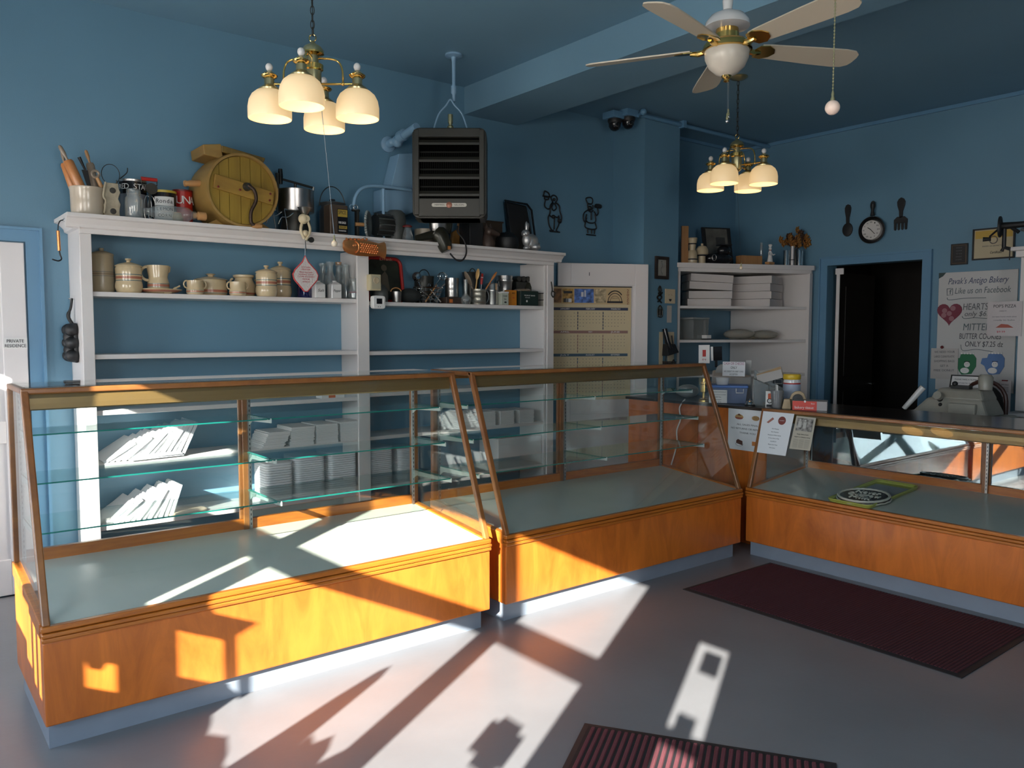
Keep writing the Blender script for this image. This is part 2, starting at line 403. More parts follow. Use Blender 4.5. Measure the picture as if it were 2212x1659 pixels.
# left: the white door in its blue casing
cs = MB()
cs.box(0.715, 0.80, YB-0.022, YB-0.001, 0, 2.145); cs.box(XL, 0.715, YB-0.022, YB-0.001, 2.062, 2.145)
cs.box(0.785, 0.80, YB-0.04, YB-0.022, 0, 2.145); cs.box(XL, 0.785, YB-0.04, YB-0.022, 2.13, 2.145)
struct('trim_4', cs, BLUE2)
d1 = MB(); d1.box(-0.12, 0.706, YB-0.018, YB-0.002, 0.01, 2.055)
d1.box(-0.12, 0.02, YB-0.030, YB-0.018, 0.01, 2.055); d1.box(0.585, 0.706, YB-0.030, YB-0.018, 0.01, 2.055)
d1.box(0.02, 0.585, YB-0.030, YB-0.018, 1.95, 2.055); d1.box(0.02, 0.585, YB-0.030, YB-0.018, 0.9, 1.03); d1.box(0.02, 0.585, YB-0.030, YB-0.018, 0.01, 0.22)
struct('door_1', d1, WHITE2, bevel=0.004)
M = frame(at(33, 742, Y=YB-0.032), (1,0,0), (0,0,1))
t = thing('door_sign', 'small white PRIVATE RESIDENCE sign on white door at far left', 'sign', mw=M)
part('plate', PAPER, t, lambda b: b.box(-0.06, 0.06, -0.032, 0.032, 0, 0.002))
text('PRIVATE', 0.026, BLACKT, t, 0, 0.013, 0.003, width=0.085); text('RESIDENCE', 0.026, BLACKT, t, 0, -0.014, 0.003, width=0.105)
struct('baseboard_right', MB().box(XR-0.015, XR, YF, DY0-0.09, 0, 0.12), BLUE2)
# dark folding door and its pale edge strip inside the right-hand doorway
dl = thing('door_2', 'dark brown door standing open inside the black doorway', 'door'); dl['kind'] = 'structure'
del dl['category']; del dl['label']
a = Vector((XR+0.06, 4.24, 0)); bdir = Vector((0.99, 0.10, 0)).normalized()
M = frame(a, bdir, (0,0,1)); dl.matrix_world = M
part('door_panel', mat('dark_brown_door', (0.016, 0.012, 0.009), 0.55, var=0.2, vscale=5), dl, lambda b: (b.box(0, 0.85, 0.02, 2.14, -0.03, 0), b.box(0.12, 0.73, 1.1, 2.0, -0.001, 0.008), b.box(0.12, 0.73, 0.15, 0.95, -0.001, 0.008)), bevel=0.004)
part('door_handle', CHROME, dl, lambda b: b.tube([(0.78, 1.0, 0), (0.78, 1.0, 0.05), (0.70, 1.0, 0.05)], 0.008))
st = thing('weather_strip', 'tall narrow white strip hanging at the left of the black doorway', 'strip', (XR+0.02, DY1-0.095, 0))
part('strip', WHITE, st, lambda b: b.box(-0.004, 0.004, -0.017, 0.017, 0.7, 2.16))
part('clip', WHITE, st, lambda b: b.box(-0.006, 0.006, -0.055, 0.03, 2.11, 2.17), bevel=0.002)

# ================================================================== white bookcase along the back wall
BX0, BX1, BY0, BZ = 0.938, 4.51, 5.11, 2.205
bc = thing('bookcase', 'tall white painted two-bay bookcase fixed to blue back wall', 'bookcase', (0,0,0))
def pn(x0, x1, y0, y1, z0, z1, nm, bev=0.003): return part(nm, WHITE, bc, lambda b: b.box(x0, x1, y0, y1, z0, z1), bevel=bev)
pn(BX0, BX0+0.022, BY0+0.02, YB-0.002, 0, 2.15, 'side_panel'); pn(BX1-0.022, BX1, BY0+0.02, YB-0.002, 0, 2.15, 'side_panel')
pn(BX0, BX0+0.062, BY0, BY0+0.02, 0, 2.10, 'face_stile'); pn(2.675, 2.767, BY0, BY0+0.02, 0, 2.10, 'face_stile'); pn(4.44, BX1, BY0, BY0+0.02, 0, 2.10, 'face_stile')
pn(2.715, 2.737, BY0+0.02, YB-0.002, 0, 2.12, 'divider'); pn(4.415, 4.44, BY0+0.02, YB-0.002, 0, 2.12, 'divider')
pn(BX0, BX1, BY0-0.001, BY0+0.02, 2.10, 2.165, 'top_rail'); pn(BX0, BX1, BY0, BY0+0.02, 0, 0.10, 'base_rail')
cw = MB(); prof = [(BY0+0.0,2.125),(BY0-0.018,2.132),(BY0-0.022,2.15),(BY0-0.05,2.178),(BY0-0.07,2.184),(BY0-0.07,2.205),(YB-0.003,2.205),(YB-0.003,2.19),(BY0,2.19)]
cw.prism(prof, 'x', BX0-0.07, BX1+0.07)
cw.build('crown', WHITE, bc, bevel=0.002)
cw2 = MB()
for sgn, xe in ((-1, BX0), (1, BX1)):
    cw2.prism([(xe, 2.125), (xe+sgn*0.018, 2.132), (xe+sgn*0.022, 2.15), (xe+sgn*0.05, 2.178), (xe+sgn*0.07, 2.184), (xe+sgn*0.07, 2.19), (xe, 2.19)], 'y', BY0-0.02, YB-0.003)
cw2.build('crown_return', WHITE, bc)
SH = {}
for nm, z, zr in (('a', 1.775, 1.760), ('b', 1.412, 1.405), ('c', 1.085, 1.105), ('d', 0.775, 0.79), ('e', 0.405, 0.43)):
    pn(BX0+0.022, 2.715, BY0+0.022, YB-0.003, z-0.028, z, 'shelf'); pn(2.737, 4.415, BY0+0.022, YB-0.003, zr-0.028, zr, 'shelf'); SH[nm] = (z, zr)
part('key_hook', DKMET, bc, lambda b: b.tube(bez([(4.475, BY0-0.004, 1.965), (4.48, BY0-0.012, 1.90), (4.47, BY0-0.014, 1.86), (4.49, BY0-0.014, 1.835), (4.51, BY0-0.014, 1.87), (4.485, BY0-0.014, 1.885)], 5), 0.005))

# ================================================================== the three slanted glass display cases
def display_case(label, loc, rz, L, D, yt, zt, ybk, opaque_top=False, mirror=False, shelves=True, right_post=True):
    t = thing('display_case', label, 'display case', loc, rz)
    zb, zm = 0.10, 0.475; zd = 0.548; zk = zm
    def deckz(y): return zk + (zd-zk)*y/ybk
    part('toe_kick', TOE, t, lambda b: b.box(0.015, L-0.03, 0.045, ybk-0.05, 0, zb))
    def body(b):
        b.box(0.0, L, 0.004, 0.03, zb, zm-0.06)
        for x in (0.0, L-0.02):
            b.prism([(0.03, zb), (ybk, zb), (ybk, zd-0.002), (0.03, zm-0.02)], 'x', x, x+0.02)
        b.box(0.02, L-0.02, ybk-0.02, ybk, zb, zd-0.002)
    part('base_panel', WOOD, t, body, bevel=0.006)
    def mould(b):
        for i, (z0, z1, o) in enumerate(((zm-0.06, zm-0.042, 0.006), (zm-0.040, zm-0.024, 0.010), (zm-0.022, zm, 0.004))):
            b.box(-0.004-0.0, L+0.004, -o, 0.028, z0, z1)
    part('front_moulding', WOODM, t, mould, bevel=0.005)
    for x0, x1 in ((-0.006, 0.03), (L-0.03, L+0.006)):
        def sidem(b, x0=x0, x1=x1):
            b.hexa([(x0,0.03,zm-0.05),(x1,0.03,zm-0.05),(x1,ybk,zd-0.05),(x0,ybk,zd-0.05),(x0,0.03,zm+0.008),(x1,0.03,zm+0.008),(x1,ybk,zd+0.008),(x0,ybk,zd+0.008)])
        part('side_rail', WOODM, t, sidem, bevel=0.004)
    part('deck', DECK, t, lambda b: b.hexa([(0.03,0.028,zm-0.02),(L-0.03,0.028,zm-0.02),(L-0.03,ybk-0.02,zd-0.02),(0.03,ybk-0.02,zd-0.02),(0.03,0.028,zm-0.001),(L-0.03,0.028,zm-0.001),(L-0.03,ybk-0.02,zd-0.001),(0.03,ybk-0.02,zd-0.001)]))
    # slanted corner posts
    for nm, xs in (('corner_post', (0.0, L-0.028)),):
        for x in xs:
            part(nm, WOODD, t, lambda b, x=x: b.hexa([(x,0.006,zm),(x+0.028,0.006,zm),(x+0.028,0.034,zm),(x,0.034,zm),(x,yt,zt),(x+0.028,yt,zt),(x+0.028,yt+0.03,zt),(x,yt+0.03,zt)]), bevel=0.005)
            part('back_post', WOODD, t, lambda b, x=x: b.box(x, x+0.028, ybk-0.03, ybk, zd-0.01, zt-0.02), bevel=0.003)
    def topf(b):
        b.box(0, L, yt-0.004, yt+0.034, zt-0.022, zt); b.box(0, L, ybk-0.03, ybk, zt-0.022, zt)
        b.box(0, 0.03, yt+0.034, ybk-0.03, zt-0.022, zt); b.box(L-0.03, L, yt+0.034, ybk-0.03, zt-0.022, zt)
    part('top_frame', WOODD, t, topf, bevel=0.005)
    # curved metal light valance under the front top rail
    vp = [(yt+0.012, zt-0.024), (yt+0.004, zt-0.04), (yt+0.002, zt-0.062), (yt-0.002+0.004, zt-0.082), (yt+0.012, zt-0.088), (yt+0.03, zt-0.07), (yt+0.04, zt-0.03)]
    part('light_valance', BRASSV, t, lambda b: b.prism(vp, 'x', 0.03, L-0.03))
    if opaque_top: part('counter_top', mat('dark_counter_top', (0.02, 0.014, 0.012), 0.18, var=0.2, vscale=6), t, lambda b: b.box(0.0, L, yt+0.034, ybk+0.12, zt-0.02, zt+0.002), bevel=0.003)
    else: part('top_glass', PANE, t, lambda b: b.box(0.012, L-0.012, yt+0.01, ybk-0.01, zt, zt+0.006))
    # front and end glass
    dy, dz = yt-0.012, zt-zm
    part('front_glass', PANE, t, lambda b: b.hexa([(0.026,0.012,zm),(L-0.026,0.012,zm),(L-0.026,0.017,zm),(0.026,0.017,zm),(0.026,yt+0.004,zt-0.022),(L-0.026,yt+0.004,zt-0.022),(L-0.026,yt+0.009,zt-0.022),(0.026,yt+0.009,zt-0.022)]))
    for x in (0.01, L-0.015):
        part('end_glass', PANE, t, lambda b, x=x: b.prism([(0.036, zm+0.008), (ybk-0.03, zd+0.008), (ybk-0.03, zt-0.022), (yt+0.03, zt-0.022)], 'x', x, x+0.005))
    # rear frame: bottom rail, mid post, slotted standards
    part('rear_rail', WOODM, t, lambda b: (b.box(0.028, L-0.028, ybk-0.03, ybk, zd-0.005, zd+0.05), b.box(0.028, L-0.028, ybk-0.03, ybk, zt-0.06, zt-0.022)), bevel=0.003)
    nb = 2
    mids = [L*0.5]
    for xm in mids: part('mid_post', WOODD, t, lambda b, xm=xm: b.box(xm-0.018, xm+0.014, ybk-0.036, ybk, zd-0.005, zt-0.022), bevel=0.003)
    xs = [0.03] + mids + [L-0.03]
    for k, xm in enumerate(xs):
        x = xm + (0.006 if k == 0 else (-0.012 if k == len(xs)-1 else 0.014))
        def stnd(b, x=x):
            b.use(STEEL); b.box(x-0.007, x+0.007, ybk-0.048, ybk-0.036, zd, zt-0.03)
            b.use(BLACK); z = zd+0.02
            while z < zt-0.05: b.box(x-0.002, x+0.002, ybk-0.0487, ybk-0.0478, z, z+0.012); z += 0.024
        part('slotted_standard', STEEL, t, stnd)
    for a, b_ in zip([0.028]+[m_+0.014 for m_ in mids], [m_-0.018 for m_ in mids]+[L-0.028]):
        fr = part('sliding_door', PANE if not mirror else MIRR, t, lambda b, a=a, b_=b_: b.box(a+0.0, b_-0.0, ybk-0.016, ybk-0.010, zd+0.05, zt-0.06))
        part('door_stile', WOODD, fr, lambda b, a=a, b_=b_: (b.box(a, a+0.014, ybk-0.022, ybk-0.004, zd+0.05, zt-0.06), b.box(b_-0.014, b_, ybk-0.022, ybk-0.004, zd+0.05, zt-0.06)), bevel=0.002)
    if shelves:
        yb_ = ybk-0.052
        for z, yf in ((1.128, 0.415), (0.938, 0.36), (0.748, 0.305)):
            for a, b_ in zip(xs[:-1], xs[1:]):
                def sh(b, a=a, b_=b_, z=z, yf=yf):
                    x0, x1 = a+0.006, b_-0.002
                    b.use(SHELFG); b.box(x0, x1, yf+0.001, yb_, z, z+0.006)
                    b.use(GEDGE); b.box(x0, x1, yf-0.001, yf+0.001, z, z+0.006)
                    b.box(x0-0.0008, x0+0.0002, yf, yb_, z, z+0.006); b.box(x1-0.0002, x1+0.0008, yf, yb_, z, z+0.006)
                part('glass_shelf', SHELFG, t, sh)
            for k, xm in enumerate(xs):
                x = xm + (0.008 if k == 0 else (-0.014 if k == len(xs)-1 else 0.014))
                def brk(b, x=x, z=z, yf=yf):
                    b.prism([(yb_+0.005, z-0.001), (yb_+0.005, z-0.05), (yb_-0.03, z-0.028), (yf+0.02, z-0.017), (yf-0.012, z-0.016), (yf-0.012, z+0.006), (yf-0.006, z+0.006), (yf-0.006, z-0.001)], 'x', x-0.0025, x+0.0025)
                part('shelf_bracket', WSTEEL, t, brk)
    return t
c1 = display_case('slant-front wood and glass display case at left, nearest the white door', (0.44, 3.285, 0), 0, 2.03, 0.735, 0.325, 1.325, 0.735)
c2 = display_case('slant-front glass display case in the middle, between two others', (2.575, 3.285, 0), 0, 2.05, 0.735, 0.325, 1.325, 0.735)
c3 = display_case('lower display case at right with green tray inside, facing the maroon mat', (4.69, 3.30, 0), -PI/2, 2.5, 0.735, 0.165, 1.015, 0.735, opaque_top=True, mirror=True, shelves=False)
# wooden counter joining cases, carrying the till things
ct = thing('sales_counter', 'plain wooden counter behind the cases, stacked with desk clutter', 'counter', (0,0,0))
part('front_panel', WOOD, ct, lambda b: (b.box(4.955, 4.975, 3.33, 3.93, 0, 0.985), b.box(4.955, 4.975, 3.935, 4.66, 0, 0.985), b.box(4.975, 5.5, 4.64, 4.66, 0, 0.985)), bevel=0.003)
part('counter_top', mat('worn_dark_top', (0.035, 0.025, 0.02), 0.3, var=0.3, vscale=6), ct, lambda b: b.box(4.935, 5.52, 3.33, 4.68, 0.985, 1.005), bevel=0.003)
# ================================================================== helpers for standing things
def spot(px, ytop, Y, zb, ybot=None):
    """standing point, height and metres-per-pixel for something whose top is at row ytop"""
    p = at(px, ytop, Y=Y); s = scale_at(p)
    return Vector((p.x, Y, zb)), p.z - zb, s
def vessel(name, label, cat, px, ytop, wpx, Y, zb, prof, m, mats=None, seg=28, group=None, parts=None, h=None, flute=0, fl=0):
    p, hh, s = spot(px, ytop, Y, zb); h = h or hh; r = wpx*s/2
    P = [(a*r, b*h) for a, b in prof]
    mb = MB().lathe(P, seg=seg, mats=mats, flute=flute, fl=fl)
    if parts:
        t = thing(name, label, cat, p, 0, group); mb.build('body', m, t)
        for nm, mm, fn in parts:
            q = MB(); fn(q, r, h); q.build(nm, mm, t)
        return t, r, h
    o = mb.build(name, m, None, loc=p); tag(o, label, cat, group); return o, r, h
def ringh(c, rx, rz, r, a0, a1, n=10, ax='x'):
    """arc path for a handle"""
    out = []
    for i in range(n+1):
        a = a0+(a1-a0)*i/n
        if ax == 'x': out.append((c[0]+rx*math.cos(a), c[1], c[2]+rz*math.sin(a)))
        else: out.append((c[0], c[1]+rx*math.cos(a), c[2]+rz*math.sin(a)))
    return out
ZT = 2.206
CYL = [(0,0),(0.97,0),(1,0.03),(1,1),(0.93,1),(0.93,0.9),(0,0.9)]

# ------------------------------------------------------------------ on top of the bookcase
vessel('stoneware_crock', 'cream stoneware crock holding rolling pins at left end of bookcase top', 'crock', 188, 406, 70, 5.20, ZT,
       [(0,0),(0.90,0),(0.93,0.03),(0.95,0.5),(0.97,0.88),(1.0,0.92),(1.0,0.99),(0.96,1.0),(0.92,0.97),(0.90,0.1),(0,0.08)], mat('crock_glaze', (0.52, 0.44, 0.34), 0.25, var=0.05, coat=0.4))
def rolling_pin(label, hpx, b1, b2, rpx, Y, hr=0.4, m=ROLLW, mh=GREYW, dY=0.0, h2=None):
    """handle tip, barrel top and barrel bottom given as design pixels on the plane Y"""
    P0 = at(*hpx, Y=Y+dY); P1 = at(*b1, Y=Y+dY*0.5); P2 = at(*b2, Y=Y); s = scale_at(P1)
    t = thing('rolling_pin', label, 'rolling pin', P2, 0, 'rolling pins standing in the crock')
    r = rpx*s; d = (P1-P2); L = d.length; d.normalize(); hd = (P0-P1); HL = hd.length
    b = MB().lathe([(0,0),(r*0.8,0),(r,0.012),(r,L-0.012),(r*0.75,L),(0,L)], (0,0,0), 20, d); b.build('barrel', m, t)
    b = MB().lathe([(r*hr*0.7,0),(r*hr*0.6,HL*0.15),(r*hr*1.1,HL*0.5),(r*hr,HL*0.9),(r*hr*0.5,HL),(0,HL)], P1-P2, 14, hd.normalized()); b.build('handle', mh, t)
    return t
rolling_pin('front orange wooden rolling pin with weathered handle leaning left in crock', (128,314), (146,346), (190,440), 10.5, 5.17)
rolling_pin('second orange rolling pin half hidden behind the front one', (134,326), (139,352), (170,440), 9, 5.24)
rolling_pin('thin pale wooden rolling pin with knobbed handle leaning at crock right', (185,324), (194,352), (210,430), 8.5, 5.27, m=GREYW, mh=PINE)
p0 = at(206, 376, Y=5.18); t = thing('wooden_reamer', 'pale ring-ended wooden tool standing at right in the crock', 'kitchen tool', p0)
part('ring', GREYW, t, lambda b: b.tube(ringh((0,0,0), 0.019, 0.019, 0, 0, 2*PI*0.999, 16), 0.008))
part('handle', PINE, t, lambda b: b.tube([(0.008,0,-0.02),(0.03,0,-0.07),(0.04,0,-0.13)], [0.010,0.013,0.007], 10))
p0 = at(184, 356, Y=5.26); t = thing('black_spatula', 'black flat-bladed spatula between the rolling pins', 'spatula', p0)
part('blade', BLACK, t, lambda b: b.hexa([(0.03,0,-0.20),(0.075,0,-0.20),(0.075,0.004,-0.20),(0.03,0.004,-0.20),(-0.02,0,-0.03),(0.02,0,-0.03),(0.02,0.004,-0.03),(-0.02,0.004,-0.03)]))
part('handle', BLACK, t, lambda b: b.tube([(0.0,0.002,-0.03),(-0.03,0.002,0.04)], [0.006,0.010], 8))
# pale cast bracket plate
p, h, s = spot(241, 395, 5.14, ZT); t = thing('cast_wall_bracket', 'pale painted wavy cast metal bracket with two round holes beside crock', 'bracket', p)
pl = [(-0.5,0),(-0.42,0.2),(-0.5,0.34),(-0.36,0.5),(-0.46,0.66),(-0.5,0.85),(-0.38,1),(0.4,1),(0.42,0.85),(0.5,0.75),(0.36,0.55),(0.5,0.4),(0.42,0.2),(0.46,0)]
part('plate', mat('aged_cream_iron', (0.40,0.34,0.24), 0.5, var=0.2, vscale=25), t, lambda b: b.prism([(a*34*s, c*h) for a, c in pl], 'y', 0, 0.02), bevel=0.003)
for zz in (0.78, 0.18): part('hole_ring', DKMET, t, lambda b, zz=zz: b.lathe([(0,0),(0.016,0),(0.017,0.003),(0,0.004)], (0.004,0,h*zz), 16, (0,-1,0)))
part('curled_edge', mat('aged_cream_iron', (0.4,0.34,0.24)), t, lambda b: b.tube(bez([(-17*s,-0.012,h*0.1),(-14*s,-0.015,h*0.45),(-18*s,-0.012,h*0.6),(-13*s,-0.014,h*1.0)], 5), 0.006))
# wire whisk, faint, behind
p, h, s = spot(246, 352, 5.32, ZT); t = thing('wire_whisk', 'thin wire beater loop rising against wall behind pale bracket', 'whisk', p)
part('wire_loop', DKMET, t, lambda b: (b.tube(ringh((-0.02,0,h-0.07), 0.05, 0.06, 0, 0, 2*PI*0.999, 22), 0.0022), b.tube([(0.01,0,h-0.1),(0.05,0,0.02)], 0.003), b.tube(bez([(0.03,0,h-0.09),(0.07,0,h-0.05),(0.075,0,h-0.02)],5), 0.003)))
# tin with black band RED STAR
def can_label(t, r, z0, z1, m, a0=-2.6, a1=-0.5, off=0.001):
    mb = MB(); n = 18; P = []
    for i in range(n+1):
        a = a0+(a1-a0)*i/n; P.append(((r+off)*math.cos(a), (r+off)*math.sin(a)))
    for i in range(n):
        mb.quad((*P[i], z0), (*P[i+1], z0), (*P[i+1], z1), (*P[i], z1))
    mb.sm = [True]*len(mb.f); return mb.build('printed_label', m, t)
def round_text(s, h, m, t, r, z, yaw, width):
    n = len(s)
    for i, ch in enumerate(s):
        if ch == ' ': continue
        a = yaw + (i-(n-1)/2)*width/n/r
        o = text(ch, h, m, t, (r+0.002)*math.cos(a), (r+0.002)*math.sin(a), z, rot=(PI/2, 0, a+PI/2), name='letter')
FY = math.radians(-104)
t, r, h = vessel('yeast_tin', 'tall grey tin with black band and white capitals on bookcase top', 'tin', 287, 391, 54, 5.30, ZT, CYL, mat('grey_tin', (0.30,0.29,0.30), 0.4, 0.3), parts=[('lid', ALU, lambda b, r, h: b.lathe([(r*1.02,h*0.96),(r*1.03,h),(r*0.95,h*1.01),(0,h*1.0)]))])
can_label(t, r, h*0.66, h*0.95, BLACKG, -3.2, 0.2); round_text('RED STAR', 0.045, WHITET, t, r, h*0.82, FY, 0.19)
JAR = [(0,0),(0.92,0),(1,0.04),(1,0.62),(0.96,0.70),(0.74,0.76),(0.74,0.80),(0.80,0.81),(0.80,0.96),(0.72,1.0),(0.68,0.98),(0.68,0.8),(0.9,0.65),(0.92,0.06),(0,0.05)]
vessel('glass_jar', 'clear glass screw-top jar in front of the black-banded tin', 'jar', 288, 409, 36, 5.10, ZT, JAR, CLEAR)
# egg beater with red handle, standing
p, h, s = spot(322, 383, 5.22, ZT); t = thing('egg_beater', 'upright egg beater with red grip between the tins', 'egg beater', p)
part('grip', RED, t, lambda b: b.tube([(-0.045,0,h-0.012),(0.045,0,h-0.012)], [0.012,0.011], 12))
part('frame', DKMET, t, lambda b: (b.tube([(-0.045,0,h-0.012),(-0.045,0,h-0.045),(0.045,0,h-0.045),(0.045,0,h-0.012)], 0.004), b.tube([(0,0,h-0.045),(0,0,0.03)], 0.006)))
part('beater_loop', ALU, t, lambda b: (b.tube(ringh((-0.012,0,0.08), 0.022, 0.078, 0, 0, 2*PI*0.999, 18), 0.003), b.tube(ringh((0.014,0.01,0.08), 0.022, 0.078, 0, 0, 2*PI*0.999, 18), 0.003)))
part('gear_wheel', DKMET, t, lambda b: b.lathe([(0,0),(0.034,0),(0.034,0.006),(0,0.006)], (0.01,-0.008,0.20), 20, (0,-1,0)))
t, r, h = vessel('corn_tin', 'black and white tin with yellow lid', 'tin', 354, 414, 50, 5.26, ZT, CYL, BLACKG, parts=[('lid', mat('yellow_lid', (0.55,0.40,0.05), 0.35), lambda b, r, h: b.lathe([(r*1.02,h*0.93),(r*1.03,h),(r*0.95,h*1.01),(0,h*1.0)]))])
can_label(t, r, h*0.05, h*0.80, PAPER, FY-0.85, FY+0.85); round_text('Ronda', 0.036, BLACKT, t, r, h*0.66, FY, 0.10); round_text('LEMON', 0.026, GREYT, t, r, h*0.42, FY, 0.10); round_text('CORN', 0.026, GREYT, t, r, h*0.22, FY, 0.08)
t, r, h = vessel('tuna_tin', 'red tin with white capitals next to the yellow churn', 'tin', 394, 412, 40, 5.32, ZT, CYL, RED, parts=[('lid', DKRED, lambda b, r, h: b.lathe([(r*1.02,h*0.95),(r*1.03,h),(0,h*1.0)]))])
round_text('TUNA', 0.07, WHITET, t, r, h*0.70, FY, 0.16)
p, h, s = spot(380, 445, 5.22, ZT); o = MB().lathe([(0,0),(0.035,0),(0.04,0.03),(0.028,0.07),(0,0.075)]).build('clay_creamer', POTG, loc=p); tag(o, 'tiny tan clay pot in front of the red tin', 'pot')
# glass rolling pin lying along the front
p = at(308, 462, Y=5.09); q = at(425, 466, Y=5.09); L = q.x-p.x
t = thing('glass_rolling_pin', 'clear glass rolling pin with wooden end lying at front of bookcase top', 'rolling pin', (p.x, 5.085, ZT+0.045))
part('glass_barrel', CLEAR, t, lambda b: b.lathe([(0,0),(0.02,0.005),(0.022,0.04),(0.042,0.075),(0.044,0.09),(0.044,L-0.07),(0.04,L-0.05),(0.024,L-0.03),(0.024,L-0.01),(0,L)], (0,0,0), 20, (1,0,0)))
part('wooden_end', PINE, t, lambda b: b.lathe([(0,L-0.02),(0.017,L-0.02),(0.017,L),(0.026,L+0.005),(0.026,L+0.05),(0.02,L+0.055),(0,L+0.055)], (0,0,0), 16, (1,0,0)))
# yellow barrel churn
CY0, CY1 = 5.07, 5.42
c0 = at(526, 411, Y=CY0); s = scale_at(c0); R = 80*s
t = thing('barrel_churn', 'big round yellow wooden barrel churn with iron crank on bookcase top', 'butter churn', (c0.x, CY0, c0.z))
zc = 0.0
part('stave_barrel', YELR, t, lambda b: b.lathe([(0,0.035),(R*0.90,0.035),(R*0.92,0),(R*0.98,0),(R*1.03,0.10),(R*1.05,0.18),(R*1.03,0.26),(R*0.99,0.35),(0,0.35)], (0,0,0), 40, (0,1,0)))
def hd(b):
    xs = [-0.9,-0.62,-0.36,-0.05,0.22,0.52,0.9]
    for i in range(6):
        a, c = xs[i]*R+0.0015, xs[i+1]*R-0.0015
        P = []
        for k in range(7): x = a+(c-a)*k/6; P.append((x, math.sqrt(max(0.0004, (0.9*R)**2-x*x))))
        P += [(x, -z) for x, z in P[::-1]]
        b.prism(P, 'y', 0.018, 0.034)
part('head_boards', YELW, t, hd)
part('crossboard', wood('worn_board', (0.22,0.11,0.015), (0.40,0.24,0.04), grain=(1,4,4), coat=0.0, rough=0.6), t, lambda b: b.hexa([(-0.80*R,-0.002,-0.02*R),(0.82*R,-0.002,-0.32*R),(0.82*R,0.018,-0.32*R),(-0.80*R,0.018,-0.02*R),(-0.76*R,-0.002,0.36*R),(0.86*R,-0.002,0.04*R),(0.86*R,0.018,0.04*R),(-0.76*R,0.018,0.36*R)]), bevel=0.004)
for a, c in ((-0.68,0.02),(0.72,-0.2),(0.74,-0.02),(-0.1,0.0)): part('rivet', DKRED, t, lambda b, a=a, c=c: b.ball((a*R,-0.004,c*R), 0.007, 10, 6))
part('hub', DKMET, t, lambda b: b.lathe([(0,0),(0.028,0),(0.024,0.02),(0.02,0.035),(0,0.035)], (0.09*R,0.0,0.10*R), 16, (0,-1,0)))
part('crank', mat('rusty_iron', (0.06,0.04,0.03), 0.5, 0.7, var=0.3, vscale=30), t, lambda b: b.tube(bez([(0.09*R,-0.03,0.12*R),(0.22*R,-0.05,-0.02*R),(0.25*R,-0.055,-0.28*R),(0.12*R,-0.05,-0.58*R),(0.12*R,-0.045,-0.85*R),(0.2*R,-0.045,-0.94*R)], 6), [0.011]*31, 10))
part('crank_grip', PINE, t, lambda b: b.lathe([(0,0),(0.012,0),(0.016,0.03),(0.012,0.06),(0,0.06)], (0.16*R,-0.04,-0.95*R), 14, (1,0,0)))
part('spout_board', YELR, t, lambda b: b.hexa([(-0.95*R,0.05,0.86*R),(-0.45*R,0.05,0.80*R),(-0.45*R,0.30,0.80*R),(-0.95*R,0.30,0.86*R),(-0.98*R,0.05,1.12*R),(-0.5*R,0.05,1.20*R),(-0.5*R,0.30,1.20*R),(-0.98*R,0.30,1.12*R)]), bevel=0.006)
part('lid_board', wood('dark_lid_wood', (0.12,0.07,0.015), (0.24,0.15,0.03)), t, lambda b: b.hexa([(-0.5*R,0.04,0.98*R),(0.65*R,0.04,0.84*R),(0.65*R,0.32,0.84*R),(-0.5*R,0.32,0.98*R),(-0.5*R,0.04,1.16*R),(0.7*R,0.04,0.98*R),(0.7*R,0.32,0.98*R),(-0.5*R,0.32,1.16*R)]), bevel=0.006)
zb_ = ZT - c0.z
part('cradle_foot', YELR, t, lambda b: (b.prism([(-0.95*R,zb_),(0.95*R,zb_),(0.6*R,-0.78*R),(-0.6*R,-0.78*R)], 'y', 0.08, 0.12), b.prism([(-0.95*R,zb_),(0.95*R,zb_),(0.6*R,-0.78*R),(-0.6*R,-0.78*R)], 'y', 0.26, 0.30)))
part('side_peg', PINE, t, lambda b: b.lathe([(0,0),(0.018,0),(0.02,0.01),(0.016,0.02),(0.02,0.035),(0.02,0.09),(0.016,0.10),(0.02,0.115),(0.018,0.13),(0,0.13)], (-1.42*R,0.10,0.08*R), 14, (0.98,0,0.12)))
# dark food mill with silver pot behind mincer
t, r, h = vessel('food_mill', 'silver cylindrical food mill on black stand right of the churn', 'food mill', 638, 412, 78, 5.26, ZT,
  [(0,0.50),(0.98,0.50),(1,0.52),(1,0.97),(1.02,1.0),(0.95,1.0),(0.95,0.9),(0,0.9)], ALU,
  parts=[('lower_drum', DKMET, lambda b, r, h: b.lathe([(0,0),(r*0.8,0),(r*0.85,h*0.1),(r*0.7,h*0.5),(0,h*0.5)])),
         ('press_arm', DKMET, lambda b, r, h: (b.tube([(-r*1.0,0,h*1.24),(r*1.0,-0.02,h*1.10)], 0.008), b.tube([(0,0,h*1.17),(0,0,h*0.95)], 0.010), b.box(-r*1.1,-r*0.95,-0.01,0.01,h*0.9,h*1.35))),
         ('arm_hinge', BLACKG, lambda b, r, h: b.lathe([(0,-0.05),(0.014,-0.05),(0.018,0),(0.014,0.05),(0,0.05)], (-r*0.85,0,h*1.28), 12)),
         ('key_tag', ALU, lambda b, r, h: b.tube([(r*1.0,-0.02,h*1.12),(r*0.92,-0.02,h*0.9)], 0.009))])
